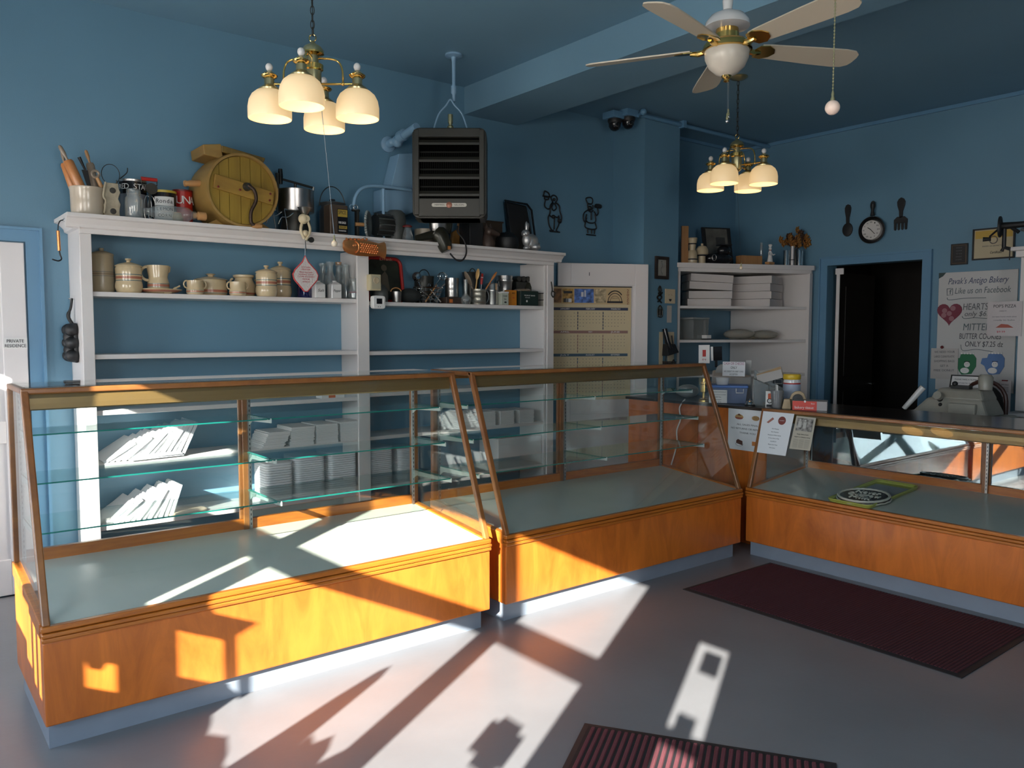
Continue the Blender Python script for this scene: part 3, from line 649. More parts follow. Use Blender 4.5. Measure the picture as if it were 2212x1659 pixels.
for i, (px, tw) in enumerate(((592, 0.02), (618, -0.03))):
    p, h, s = spot(px, 452, 5.10, ZT)
    o = MB().tube([(0.01,0,0),(-0.012,0,h)], 0.004).tube(bez([(-0.055,0,0.04),(-0.03,0,0.085),(0.01,0,0.09),(0.05,0,0.12)],5), 0.0035).tube([(-0.012,0,h),(0.012,0,h-0.004)],0.004).build('wire_stand', CHROME, loc=p)
    tag(o, ('left' if i == 0 else 'right') + ' thin crossed silver wire prong by the foot of the food mill', 'wire stand')
# cream mincer clamped to the front
p = at(659, 488, Y=5.025); s = scale_at(p); t = thing('meat_grinder', 'cream painted hand meat grinder clamped over front edge of bookcase', 'meat grinder', p)
part('grinder_body', CREAM, t, lambda b: (b.ball((-0.01,0.0,0.045), 0.034, 14, 10), b.tube([(0,-0.03,0.045),(0,0.05,0.045)], 0.022, 12), b.tube(bez([(-0.02,0,0.02),(-0.032,-0.005,-0.03),(-0.01,-0.005,-0.085)],5), 0.010), b.tube(bez([(0.02,0,0.03),(0.03,-0.01,-0.03),(0.0,-0.01,-0.095)],5), 0.009), b.ball((0,0,-0.05), 0.024, 14, 8)))
part('funnel_cup', ALU, t, lambda b: b.lathe([(0.012,0.07),(0.025,0.085),(0.045,0.115),(0.049,0.118),(0.042,0.115),(0.01,0.088),(0,0.088)], (0,0.0,0), 20))
part('clamp_screw', DKMET, t, lambda b: (b.lathe([(0,0),(0.018,0),(0.018,0.012),(0,0.012)], (0.035,-0.01,-0.09), 14, (0,-1,0)), b.tube([(0.0,0,-0.09),(0.035,-0.01,-0.09)], 0.008), b.tube([(0.0,0,-0.10),(0.004,0,-0.16)], 0.003)))
# milk pail and spice tin
t, r, h = vessel('milk_pail', 'dark metal lidded milk pail with arched wire bail', 'pail', 718, 437, 56, 5.27, ZT, [(0,0),(0.97,0),(1,0.03),(1,0.74),(0.86,0.84),(0.86,0.90),(0.98,0.93),(1.02,0.96),(0.6,1.0),(0,1.02)], mat('pail_metal', (0.22,0.22,0.22), 0.35, 0.8),
  parts=[('bail_handle', DKMET, lambda b, r, h: b.tube(ringh((0,0,h*0.86), r*1.08, h*0.58, 0, 0, PI, 22), 0.0035)), ('lid_knob', BLACK, lambda b, r, h: b.lathe([(0.01,h),(0.022,h*1.03),(0.018,h*1.08),(0,h*1.08)]))])
p, h, s = spot(725, 444, 5.12, ZT); t = thing('spice_tin', 'tall brown spice tin with yellow and black label in front of milk pail', 'tin', p)
part('box', mat('brown_tin', (0.10,0.07,0.05), 0.35, 0.3), t, lambda b: b.box(-21*s, 21*s, -0.05, 0.05, 0, h), bevel=0.006)
part('label_panel', BLACKG, t, lambda b: b.box(-0.012, 20*s, -0.0525, -0.05, h*0.06, h*0.86))
OY = mat('old_yellow', (0.38,0.26,0.04), 0.5)
part('yellow_patch', OY, t, lambda b: b.box(-0.010, 19*s, -0.0535, -0.0525, h*0.60, h*0.84)); part('yellow_strip', OY, t, lambda b: b.box(-0.004, 18*s, -0.0535, -0.0525, h*0.20, h*0.30))
for sx_, zz, ss in (('SPICE', 0.74, 0.034), ('PURE GINGER', 0.40, 0.022), ('GINGER', 0.25, 0.022), ('GUARANTEED', 0.13, 0.012)):
    text(sx_, ss, WHITET if zz < 0.5 and zz != 0.25 else BLACKT, t, 0.022, -0.054, h*zz, width=0.055, rot=(PI/2,0,0))
# fluted disc on axle, roller drum, dark pot
p, h, s = spot(778, 452, 5.14, ZT); t = thing('rotary_grater', 'antique rotary grater with fluted glass disc on wooden axle', 'grater', p)
part('stand', DKMET, t, lambda b: (b.box(-0.03,-0.012,-0.01,0.03,0,h*0.98), b.box(-0.05,0.03,-0.01,0.04,0,0.012), b.tube([(-0.06,0.01,h*0.95),(0.0,0.01,h*0.95)],0.01)), bevel=0.002)
part('axle', PINE, t, lambda b: b.tube([(-0.04,0,h*0.46),(0.045,-0.02,h*0.46)], 0.014, 12))
part('fluted_disc', mat('cloudy_glass', (0.20,0.22,0.21), 0.2, spec=0.8), t, lambda b: b.lathe([(0,0),(0.03,0.0),(0.05,0.006),(h*0.46,0.004),(h*0.48,-0.004),(h*0.48,-0.010),(0,-0.010)], (0.055,-0.02,h*0.48), 64, (0.75,-0.66,0), flute=32, fl=0.03))
part('crank_ring', ALU, t, lambda b: b.tube(ringh((-0.035,0.0,h*1.05), 0.017, 0.017, 0, 0, 2*PI*0.999, 14), 0.003))
p, h, s = spot(822, 455, 5.20, ZT); t = thing('roller_drum', 'dark slatted metal drum beside the fluted disc grater', 'drum grater', p)
part('drum', DKMET, t, lambda b: b.lathe([(0,0),(0.075,0),(0.08,0.01),(0.08,0.12),(0.075,0.13),(0,0.13)], (-0.05,0,h*0.5), 24, (1,0,0)))
def slats(b):
    for k in range(12):
        a = 2*PI*k/12; y, z = 0.081*math.cos(a), 0.081*math.sin(a); b.tube([(-0.05,y,z+h*0.5),(0.08,y,z+h*0.5)], 0.006, 6)
part('slats', ALU, t, slats)
vessel('dark_pot', 'plain dark grey round-shouldered pot left of the unit heater', 'pot', 854, 455, 46, 5.24, ZT, [(0,0),(0.95,0),(1,0.05),(1,0.7),(0.9,0.9),(0.6,1.0),(0,1.0)], mat('dark_grey_pot', (0.07,0.075,0.07), 0.45))
t, r, h = vessel('pepper_bottle', 'small glass bottle with dark red cap on bookcase top', 'bottle', 880, 486, 27, 5.12, ZT, [(0,0),(0.95,0),(1,0.05),(0.9,0.3),(0.5,0.8),(0.45,0.88),(0,0.88)], CLEAR, parts=[('cap', DKRED, lambda b, r, h: b.lathe([(0,h*0.86),(r*0.75,h*0.86),(r*0.8,h*0.92),(r*0.55,h*1.0),(0,h*1.0)]))], seg=8)
vessel('cream_tin', 'low round cream tin under the heater', 'tin', 918, 496, 46, 5.28, ZT, CYL, mat('cream_tin_metal', (0.42,0.36,0.28), 0.4))
o, r, h = vessel('small_white_cup', 'small pale cup behind the green mixer', 'cup', 948, 512, 22, 5.14, ZT, [(0,0),(0.7,0),(0.95,0.9),(1,1),(0.9,0.98),(0,0.2)], CERAM)
# green enamel juice mixer with silver cup
p = at(955, 505, Y=5.05); t = thing('electric_mixer', 'dark green electric mixer with silver cup and dangling cord', 'mixer', p); t.scale = (1.25, 1.0, 1.25)
part('cup', ALU, t, lambda b: b.lathe([(0.045,0),(0.052,0.015),(0.054,0.07),(0.06,0.085),(0.062,0.09),(0.05,0.09),(0,0.09)], (-0.01,0.04,0.015), 24))
part('motor_body', GUN, t, lambda b: (b.tube(bez([(-0.02,0.03,0.01),(0.0,0.01,-0.02),(0.03,-0.01,-0.10)],5), [0.05,0.05,0.052,0.053,0.053,0.052,0.05,0.048,0.045,0.042,0.036], 14), b.tube([(-0.02,0.03,0.0),(-0.16,0.04,-0.035)], [0.028,0.018], 12), b.lathe([(0,0),(0.03,0),(0.036,0.02),(0.036,0.07),(0,0.075)], (0.055,0.06,0.01), 16, (0.2,0,1))))
part('nameplate', mat('orange_plate', (0.5,0.2,0.06), 0.4), t, lambda b: b.box(0.012,0.03,-0.058,-0.052,-0.095,-0.075))
part('power_cord', RUBBER, t, lambda b: b.tube(bez([(0.04,-0.03,-0.115),(0.08,-0.035,-0.15),(0.13,-0.03,-0.15),(0.165,-0.02,-0.10),(0.16,0.0,-0.03),(0.13,0.03,0.02),(0.14,0.05,0.06)],6), 0.0055))
# dark shapes to the right
p, h, s = spot(985, 480, 5.30, ZT); t = thing('brown_scoop', 'golden brown wooden scoop leaning behind mixer cord', 'scoop', p)
part('bowl', wood('golden_wood', (0.25,0.11,0.02), (0.38,0.19,0.05)), t, lambda b: b.prism([(-0.045,0),(0.05,0),(0.055,h*0.5),(0.02,h*0.75),(-0.03,h*0.6)], 'y', 0, 0.03), bevel=0.004)
part('handle', PINE, t, lambda b: b.tube([(0.02,0.015,h*0.6),(0.035,0.015,h)], 0.010))
p, h, s = spot(1018, 478, 5.22, ZT); o = MB().box(-0.065,0.065,-0.07,0.07,0,h).build('black_box', BLACK, None, 0.004, p); tag(o, 'black square box between mixer and squirrel-like iron figure', 'box')
p, h, s = spot(1060, 478, 5.16, ZT); t = thing('animal_iron_figure', 'dark brown cast iron animal-head figure on bookcase top', 'figurine', p)
IRB = mat('brown_iron', (0.07,0.045,0.035), 0.45, 0.3)
part('body', IRB, t, lambda b: (b.lathe([(0,0),(0.055,0),(0.06,0.04),(0.04,h*0.45),(0.03,h*0.6),(0,h*0.62)], (-0.03,0,0), 16), b.ball((-0.03,-0.02,h*0.6), 0.038, 14, 8), b.tube([(-0.03,-0.04,h*0.6),(0.04,-0.06,h*0.5)], [0.03,0.015], 10)))
part('ears', IRB, t, lambda b: (b.lathe([(0.014,0),(0.016,0.02),(0,0.055)], (-0.05,-0.01,h*0.66), 8), b.lathe([(0.014,0),(0.016,0.02),(0,0.055)], (-0.01,-0.01,h*0.66), 8)))
p, h, s = spot(1062, 478, 5.33, ZT); o = MB().box(-0.11,0.09,-0.03,0.03,0,h).box(-0.12,0.10,-0.035,0.035,h-0.012,h).build('letter_box', mat('dark_wooden_box', (0.04,0.025,0.015), 0.5), None, 0.003, p); tag(o, 'dark wooden open box behind the iron figure', 'box')
vessel('black_kettle', 'black iron kettle half hidden behind rabbit mould', 'kettle', 1095, 500, 52, 5.26, ZT, [(0,0),(0.8,0),(1,0.3),(0.95,0.65),(0.5,0.92),(0.15,0.95),(0.1,1),(0,1)], BLACK)
p = at(1122, 437, Y=5.40); t = thing('roasting_pan', 'large black roasting pan leaning upright against blue wall', 'pan', (at(1122,500,Y=5.38).x, 5.38, ZT))
hh = p.z-ZT
part('pan', BLACK, t, lambda b: (b.hexa([(-0.12,-0.06,0),(0.14,-0.06,0),(0.14,-0.02,0),(-0.12,-0.02,0),(-0.14,0.015,hh),(0.10,0.015,hh-0.02),(0.10,0.055,hh-0.02),(-0.14,0.055,hh)]),), bevel=0.02)
part('rim', BLACKG, t, lambda b: b.tube([(-0.125,-0.065,0.01),(-0.145,0.01,hh),(0.09,0.01,hh-0.01),(0.125,-0.01,hh-0.06),(0.145,-0.065,0.01)], 0.009))
# silver rabbit cake mould
p, h, s = spot(1143, 478, 5.10, ZT); t = thing('rabbit_mould', 'shiny silver rabbit cake mould sitting at right end of bookcase', 'cake mould', p)
RB = mat('cast_aluminium', (0.62,0.60,0.59), 0.42, 0.85, bump=0.2, bscale=30)
part('body', RB, t, lambda b: (b.ball((0.025,0,0.072), 0.068, 18, 12, rz=0.066, ry=0.045), b.ball((-0.02,0,0.085), 0.045, 16, 10, rz=0.058, ry=0.04), b.ball((-0.042,-0.005,0.135), 0.035, 16, 10, rz=0.032), b.ball((-0.062,-0.015,0.128), 0.018, 10, 8), b.ball((0.095,0,0.05), 0.02, 10, 8), b.ball((-0.035,-0.01,0.018), 0.03, 12, 8, rz=0.018), b.ball((0.05,-0.02,0.03), 0.045, 12, 8, rz=0.03)))
part('ears', RB, t, lambda b: (b.ball((-0.028,0.0,0.19), 0.014, 12, 8, rz=0.045), b.ball((-0.012,0.01,0.185), 0.014, 12, 8, rz=0.042, ax=(0.3,0,1))))
# copper fish mould hanging on crown
p = at(786, 536, Y=5.02); t = thing('copper_fish_mould', 'copper fish-shaped mould hung on front of bookcase crown', 'cake mould', p)
xs = [(-0.175,0.03),(-0.165,0.07),(-0.13,0.10),(-0.06,0.115),(0.02,0.11),(0.09,0.095),(0.125,0.085),(0.15,0.10),(0.175,0.115)]
def fish(b):
    rings = []
    for x, hh in xs:
        P = []
        for k in range(20):
            a = 2*PI*k/20; q = 1+0.05*math.cos(9*a)
            P.append((x*0.92, -0.028*abs(math.sin(a/1.0))*q if math.sin(a) > 0 else 0.004*math.sin(a), hh*0.5*math.cos(a)*q - 0.04*x))
        i = b.pts(P); rings.append(i)
    for A, B in zip(rings[:-1], rings[1:]):
        for k in range(20): b.face([A+k, A+(k+1)%20, B+(k+1)%20, B+k], True)
    b.face([rings[0]+k for k in range(20)][::-1], True); b.face([rings[-1]+k for k in range(20)], True)
part('fish_body', COPPER, t, fish)
part('scales', COPPER, t, lambda b: [b.ball((-0.035+0.017*i+0.008*(j%2), -0.0275, 0.028-0.014*j-0.001*i), 0.0065, 8, 5) for i in range(8) for j in range(5)])
part('eye', COPPER, t, lambda b: (b.tube(ringh((-0.085,-0.027,0.012), 0.011, 0.011, 0, 0, 2*PI*0.999, 12), 0.003), b.ball((-0.085,-0.027,0.012), 0.005, 8, 6)))
part('gill', COPPER, t, lambda b: b.tube(ringh((-0.09,-0.024,0.0), 0.038, 0.045, 0, -1.2, 1.2, 10), 0.005))
part('fin', COPPER, t, lambda b: [b.tube([(-0.13+0.03*i,-0.018,0.048+0.003*i),(-0.138+0.03*i,-0.006,0.058)], 0.006, 6) for i in range(6)])
part('hanging_wire', CHROME, t, lambda b: b.tube(ringh((0.01,0.002,0.055), 0.012, 0.022, 0, 0, PI, 8), 0.0015))
# left end: copper handled hook, black gem pan
p = at(126, 520, Y=5.12); t = thing('hay_hook', 'copper-handled iron hook hanging at left corner of bookcase', 'hook', p)
part('handle', COPPER, t, lambda b: b.tube([(0,0,0.055),(0.003,0,-0.055)], 0.0085, 12))
part('hook', BLACK, t, lambda b: (b.tube(bez([(0.003,0,-0.05),(0.006,0,-0.075),(0.012,-0.002,-0.10),(-0.005,-0.005,-0.112),(-0.035,-0.01,-0.105)],5), 0.004), b.tube(bez([(0,0,0.055),(0.003,0.0,0.09),(0.015,0.002,0.112),(0.036,0.004,0.118)],4), 0.003)))
part('eye', CHROME, t, lambda b: b.ball((0.034,0.004,0.118), 0.007, 8, 6))
gx = BX0-0.012
pt_ = hit(155, 650, (BX0,0,0), (1,0,0)); 
p = hit(152, 735, (BX0-0.03,0,0), (1,0,0)); s = scale_at(p)
t = thing('gem_pan', 'black cast iron gem pan hanging on left side of bookcase', 'muffin pan', (BX0-0.002, p.y, p.z))
def gem(b):
    b.hexa([(-0.022,-0.08,-0.13),(0.0,-0.08,-0.13),(0,0.08,-0.13),(-0.022,0.08,-0.13),(-0.022,-0.07,0.10),(0.0,-0.07,0.10),(0,0.07,0.10),(-0.022,0.07,0.10)])
    for yy, zz in ((-0.05,0.06),(0.04,0.06),(-0.05,-0.015),(0.045,-0.015),(-0.05,-0.09),(0.04,-0.09),(0.0,0.02),(0.0,-0.055)): b.ball((-0.025,yy,zz), 0.042, 14, 8, rz=0.038)
part('cups', BLACK, t, gem, bevel=0.008)
part('handle', BLACK, t, lambda b: b.tube(bez([(-0.012,0,0.09),(-0.035,0.0,0.14),(-0.02,0.0,0.19),(-0.012,0,0.245)],5), [0.010]*8+[0.007]*8))
part('nail', CHROME, t, lambda b: b.tube([(0.0,0,0.24),(-0.03,0,0.242)], 0.003))
# ================================================================== first shelf, left bay: striped cream pottery
ZA, ZAR = SH['a']
def striped(prof, bands):
    """profile plus material list: bands are (t0, t1, material)"""
    out = []; ms = []
    def mt(t):
        for a, b, m in bands:
            if a <= t < b: return m
        return POT
    cuts = sorted({x for a, b, _ in bands for x in (a, b)})
    for i in range(len(prof)-1):
        (r0, t0), (r1, t1) = prof[i], prof[i+1]
        seq = [(r0, t0)]
        if t1 > t0:
            for c in cuts:
                if t0 < c < t1: seq.append((r0+(r1-r0)*(c-t0)/(t1-t0), c))
        seq.append((r1, t1))
        for a, b in zip(seq[:-1], seq[1:]):
            out.append(a); ms.append(mt((a[1]+b[1])/2) if i < len(prof)*0.7 else POT)
    out.append(prof[-1]); return out, ms
def canister(label, px, ytop, wpx, Y, group='cream striped stoneware on the first shelf', body=POT, bands=None):
    pr = [(0,0),(0.80,0),(0.90,0.03),(1.0,0.16),(0.98,0.26),(0.93,0.32),(0.93,0.5),(0.97,0.70),(0.90,0.745),(0.90,0.76)]
    bands = bands or [(0.34,0.36,BLUEB),(0.40,0.47,PINK),(0.51,0.53,BLUEB)]
    P, ms = striped(pr, bands)
    ms = [body if q is POT else q for q in ms]
    p, h, s = spot(px, ytop, Y, ZA); r = wpx*s/2
    t = thing('canister', label, 'canister', p, 0, group)
    MB().lathe([(a*r, b*h) for a, b in P], seg=32, mats=ms).build('body', body, t)
    MB().lathe([(r*0.97,h*0.75),(r*1.0,h*0.765),(r*0.97,h*0.785),(r*0.75,h*0.83),(r*0.35,h*0.875),(r*0.15,h*0.89),(r*0.13,h*0.92),(r*0.24,h*0.96),(r*0.22,h*0.99),(0,h*1.0)], seg=32).build('lid', body, t)
    return t
# the big plain crock
p, h, s = spot(219, 536, 5.32, ZA); r = 25*s
t = thing('lidded_crock', 'largest cream lidded crock at far left of first shelf', 'crock', p, 0, 'cream striped stoneware on the first shelf')
P, ms = striped([(0,0),(0.9,0),(1.0,0.08),(0.98,0.5),(0.93,0.84),(0.9,0.85)], [(0.37,0.38,GREYT),(0.40,0.44,mat('faded_band',(0.30,0.22,0.14),0.4)),(0.46,0.47,GREYT)])
MB().lathe([(a*r, b*h) for a, b in P], seg=32, mats=[POTG if q is POT else q for q in ms]).build('body', POTG, t)
MB().lathe([(r*0.95,h*0.84),(r*0.98,h*0.855),(r*0.9,h*0.88),(r*0.4,h*0.93),(r*0.14,h*0.94),(r*0.2,h*0.98),(r*0.18,h*1.0),(0,h)], seg=32).build('lid', POTG, t)
canister('cream striped lidded canister second from left on first shelf', 277, 558, 56, 5.20)
# plate and pitcher
p, h, s = spot(345, 616, 5.22, ZA)
o = MB().lathe([(0,0),(0.05,0),(0.10,0.010),(0.125,0.022),(0.128,0.028),(0.12,0.026),(0.05,0.012),(0,0.012)], seg=36, mats=[POT,POT,PINK,POT,POT,POT,POT]).build('serving_plate', POT, None, loc=p)
tag(o, 'flat cream striped plate underneath the pitcher', 'plate')
PH = 0.016
p, h, s = spot(341, 574, 5.20, ZA+PH); r = 24*s
t = thing('pitcher', 'cream striped pitcher with handle at left standing on plate', 'pitcher', p, 0, 'cream striped stoneware on the first shelf')
P, ms = striped([(0,0),(0.78,0),(0.92,0.12),(0.93,0.3),(0.82,0.48),(0.80,0.55),(0.95,0.9),(0.97,1.0),(0.9,1.0),(0.74,0.55),(0,0.5)], [(0.14,0.16,BLUEB),(0.17,0.26,PINK),(0.27,0.29,BLUEB)])
MB().lathe([(a*r, b*h) for a, b in P], seg=32, mats=ms).build('body', POT, t)
part('handle', POT, t, lambda b: b.tube(ringh((-r*0.86,0,h*0.68), r*0.62, h*0.27, 0, PI*0.42, PI*1.55, 12), 0.009))
part('spout', POT, t, lambda b: b.lathe([(r*0.32,0),(r*0.28,-h*0.2),(0,-h*0.32)], (r*0.78,0,h*0.985), 12, None, ry=0.7))
p = spot(372, 616, 5.15, ZA)[0]; o = MB().tube(bez([(-0.05,0,0.012),(-0.01,0,0.014),(0.02,0,0.035),(0.045,0,0.05)],5), [0.012]*6+[0.009]*5+[0.005]*5, 10).build('gravy_ladle', POT, None, loc=p); tag(o, 'cream curved spoon tip rising at right edge of plate', 'spoon')
def handled(name, label, cat, px, ytop, wpx, Y, prof, bands, lid=False, two=True, hz=0.62, hr=0.22):
    p, h, s = spot(px, ytop, Y, ZA); r = wpx*s/2
    t = thing(name, label, cat, p, 0, 'cream striped stoneware on the first shelf')
    P, ms = striped(prof, bands)
    MB().lathe([(a*r, b*h) for a, b in P], seg=32, mats=ms).build('body', POT, t)
    for sg in ((-1, 1) if two else (-1,)):
        part('handle', POT, t, lambda b, sg=sg: b.tube(ringh((sg*r*0.93,0,h*hz), sg*r*hr*1.3, h*hr, 0, -PI*0.55, PI*0.55, 10), r*0.09))
    if lid: MB().lathe([(r*0.96,h*0.70),(r*1.0,h*0.72),(r*0.9,h*0.76),(r*0.35,h*0.86),(r*0.16,h*0.88),(r*0.18,h*0.92),(r*0.3,h*0.96),(r*0.22,h*1.0),(0,h)], seg=32).build('lid', POT, t)
    return t
MUG = [(0,0),(0.84,0),(0.98,0.12),(1.0,0.3),(0.9,0.5),(0.92,1.0),(0.86,1.0),(0.8,0.2),(0,0.15)]
MB_ = [(0.12,0.14,BLUEB),(0.17,0.26,PINK),(0.29,0.31,BLUEB)]
handled('soup_mug', 'cream two-handled mug left of the covered casserole', 'mug', 421, 606, 37, 5.17, MUG, MB_, hz=0.72, hr=0.26)
handled('covered_casserole', 'wide cream covered casserole dish with knob lid in middle of first shelf', 'casserole', 455, 591, 70, 5.30, [(0,0),(0.85,0),(0.97,0.12),(0.96,0.4),(0.9,0.68),(0.9,0.7)], [(0.1,0.12,BLUEB),(0.15,0.26,PINK)], lid=True, two=False, hr=0.05)
handled('soup_mug', 'cream two-handled mug in front of the flared bean pot', 'mug', 513, 609, 36, 5.15, MUG, MB_, hz=0.72, hr=0.26)
handled('bean_pot', 'cream bean pot with flared rim and ears behind second mug', 'bean pot', 526, 594, 52, 5.31, [(0,0),(0.75,0),(1.0,0.2),(0.98,0.5),(0.72,0.78),(0.70,0.84),(0.84,0.9),(0.86,0.98),(0.78,1.0),(0.6,0.8),(0,0.7)], [(0.1,0.18,PINK)], hz=0.66, hr=0.14)
canister('cream striped canister in front of the taller one, near potholder', 575, 573, 47, 5.16)
canister('tallest cream striped canister standing just left of the potholder', 605, 565, 48, 5.31)
# potholder on a string
p = at(661, 594, Y=5.04); s = scale_at(p)
t = thing('potholder', 'white diamond potholder with red edging and red words, hanging on string', 'potholder', p)
rim = [(-0.004,0.125),(0.02,0.085),(0.085,0.03),(0.102,0.0),(0.092,-0.03),(0.01,-0.108),(-0.012,-0.108),(-0.095,-0.03),(-0.105,0.0),(-0.088,0.03),(-0.025,0.085)]
rim = [(a*0.85, c*1.0) for a, c in rim]
part('quilted_pad', mat('quilted_cotton', (0.66,0.60,0.58), 0.9, bump=0.6, bscale=90), t, lambda b: b.prism(rim, 'y', 0, 0.008))
part('red_edging', mat('red_check_binding', (0.55,0.06,0.06), 0.8, var=0.5, vscale=160), t, lambda b: b.tube([(a, 0.004, c) for a, c in rim], 0.0055, 6, closed=True))
for i, (w_, y_) in enumerate((('KITCHEN', 0.05), ('PRAYER', 0.035), ('Bless my little', 0.018), ('kitchen, Lord', 0.004), ('I LOVE ITS EVERY', -0.012), ('NOOK', -0.028), ('and bless me', -0.044))):
    text(w_, 0.013, REDT, t, 0, -0.0015, y_, width=(0.06,0.06,0.09,0.10,0.12,0.05,0.05)[i], rot=(PI/2,0,0))
part('string', mat('pale_string', (0.5,0.6,0.7), 0.8), t, lambda b: b.tube([(-0.003,0.003,0.12),(-0.002,0.0,0.215)], 0.0015, 5))
# bottles and shakers
vessel('cobalt_glass', 'cobalt blue glass partly hidden behind potholder', 'glass', 659, 600, 34, 5.22, ZA, CYL, mat('cobalt_glass', (0.006,0.008,0.06), 0.08, spec=0.9))
BOT = [(0,0),(0.95,0),(1,0.04),(1,0.42),(0.9,0.5),(0.5,0.68),(0.42,0.76),(0.42,0.9),(0.56,0.93),(0.56,1.0),(0.4,1.0),(0.36,0.75),(0.9,0.4),(0.9,0.05),(0,0.04)]
G = 'clear glass bottles on the first shelf'
vessel('milk_bottle', 'leftmost clear glass bottle beside the potholder', 'bottle', 697, 569, 30, 5.32, ZA, BOT, CLEAR, group=G)
o1, r_, h_ = vessel('milk_bottle', 'clear flared glass bottle behind the Salt and Pepper shakers', 'bottle', 712, 566, 32, 5.26, ZA, BOT, CLEAR, group=G)
o2, r_, h_ = vessel('milk_bottle', 'clear corked glass bottle right of the flared one', 'bottle', 731, 568, 28, 5.33, ZA, BOT, CLEAR, group=G, parts=[('cork', PINE, lambda b, r, h: b.lathe([(0,h*0.94),(r*0.4,h*0.94),(r*0.5,h*1.02),(0,h*1.02)]))])
vessel('milk_bottle', 'rightmost tall clear glass bottle next to divider', 'bottle', 746, 572, 30, 5.28, ZA, BOT, CLEAR, group=G)
vessel('glass_tumbler', 'small etched glass carafe at right end of left shelf', 'glass', 764, 601, 22, 5.16, ZA, [(0,0),(0.95,0),(1,0.05),(1,0.5),(0.7,0.7),(0.72,0.85),(0.95,1.0),(0.88,1.0),(0.62,0.8),(0.9,0.45),(0.9,0.06),(0,0.05)], CLEAR, parts=[('etched_band', mat('plum_print', (0.25,0.12,0.15), 0.6), lambda b, r, h: b.lathe([(r*1.01,h*0.3),(r*1.01,h*0.34)]))])
for px, lab, wd, i in ((687, 'milk-glass shaker lettered Salt, left of its Pepper twin', 'Salt', 0), (722, 'milk-glass shaker lettered Pepper, right of its Salt twin', 'Pepper', 1)):
    p, h, s = spot(px, 606, 5.15, ZA); r = 11.5*s
    t = thing('shaker', lab, 'shaker', p, 0, 'milk-glass shakers')
    part('body', CERAM, t, lambda b: (b.box(-r, r, -r, r, 0, h*0.78), b.hexa([(-r,-r,h*0.78),(r,-r,h*0.78),(r,r,h*0.78),(-r,r,h*0.78),(-r*0.35,-r*0.35,h*0.93),(r*0.35,-r*0.35,h*0.93),(r*0.35,r*0.35,h*0.93),(-r*0.35,r*0.35,h*0.93)])), bevel=0.004)
    part('cap', CERAM, t, lambda b: b.lathe([(r*0.4,h*0.92),(r*0.42,h*0.98),(0,h)], seg=14))
    text(wd, 0.026, BLACKT, t, 0.002, -r-0.001, h*0.42, width=0.05 if i == 0 else 0.055, rot=(PI/2,0,0), shear=0.3)
# cream timer box on the stile and thermostat
p = at(806, 611, Y=5.09); t = thing('kitchen_timer', 'small cream box timer with dial fixed on centre stile', 'timer', p)
part('case', mat('cream_plastic', (0.55,0.48,0.30), 0.4), t, lambda b: b.box(-0.042,0.045,-0.035,0.02,-0.055,0.058), bevel=0.005)
part('faceplate', mat('grey_cream_plate', (0.42,0.38,0.27), 0.4), t, lambda b: b.box(-0.032,0.038,-0.038,-0.035,-0.045,0.05), bevel=0.003)
part('dial', POTG, t, lambda b: (b.lathe([(0.020,0),(0.024,0.003),(0.020,0.006),(0.014,0.004),(0,0.004)], (0.003,-0.038,0.015), 20, (0,-1,0)), b.tube([(0.003,-0.044,0.015),(0.012,-0.044,0.03)], 0.002)))
p = at(816, 653, Y=5.09); t = thing('thermostat', 'rounded white thermostat with dark screen on centre stile', 'thermostat', p)
part('case', mat('white_plastic', (0.72,0.71,0.69), 0.3), t, lambda b: b.prism([(-0.05,-0.028),(-0.046,-0.042),(-0.03,-0.047),(0.03,-0.047),(0.046,-0.042),(0.05,-0.028),(0.05,0.028),(0.046,0.042),(0.03,0.047),(-0.03,0.047),(-0.046,0.042),(-0.05,0.028)], 'y', -0.025, 0.02), bevel=0.006)
part('screen', BLACKG, t, lambda b: b.box(-0.024,0.020,-0.028,-0.025,-0.012,0.026), bevel=0.001)
part('side_dial', mat('white_plastic', (0.7,0.7,0.7)), t, lambda b: b.box(0.03,0.038,-0.029,-0.025,-0.014,0.026), bevel=0.002)
part('button', GREYT, t, lambda b: (b.ball((-0.01,-0.0255,-0.032), 0.003, 8, 6), b.ball((0.006,-0.0255,-0.032), 0.003, 8, 6)))

# ================================================================== first shelf, right bay
# red-rimmed tray leaning at the back
p = at(840, 640, Y=5.36); t = thing('serving_tray', 'red-rimmed dark serving tray leaning at left of right bay', 'tray', (at(834,600,Y=5.36).x, 5.36, ZAR+0.012))
hh = at(834, 556, Y=5.40).z-ZAR-0.02; ww = 0.30
def rr(w_, h_, r_, z0=0.0, n=5):
    P = []
    for cx_, cy_, a0 in ((w_/2-r_, h_-r_, 0), (-w_/2+r_, h_-r_, PI/2), (-w_/2+r_, r_, PI), (w_/2-r_, r_, PI*1.5)):
        for k in range(n+1): a = a0+PI/2*k/n; P.append((cx_+r_*math.cos(a), cy_+z0+r_*math.sin(a)))
    return P
def lean(b, f):
    q = MB(); f(q)
    n = len(b.v); b.v += [(x, y+z*0.16, z) for x, y, z in q.v]; b.f += [[i+n for i in ff] for ff in q.f]; b.mi += [b.cur]*len(q.f); b.sm += q.sm
part('tray_face', mat('dark_green_print', (0.03,0.035,0.025), 0.3, var=0.5, vscale=10), t, lambda b: lean(b, lambda q: q.prism(rr(ww-0.03, hh-0.03, 0.04, 0.015), 'y', 0.0, 0.006)))
part('red_rim', RED, t, lambda b: lean(b, lambda q: q.tube([(x, -0.004, z) for x, z in rr(ww, hh, 0.05)], 0.014, 8, closed=True)))
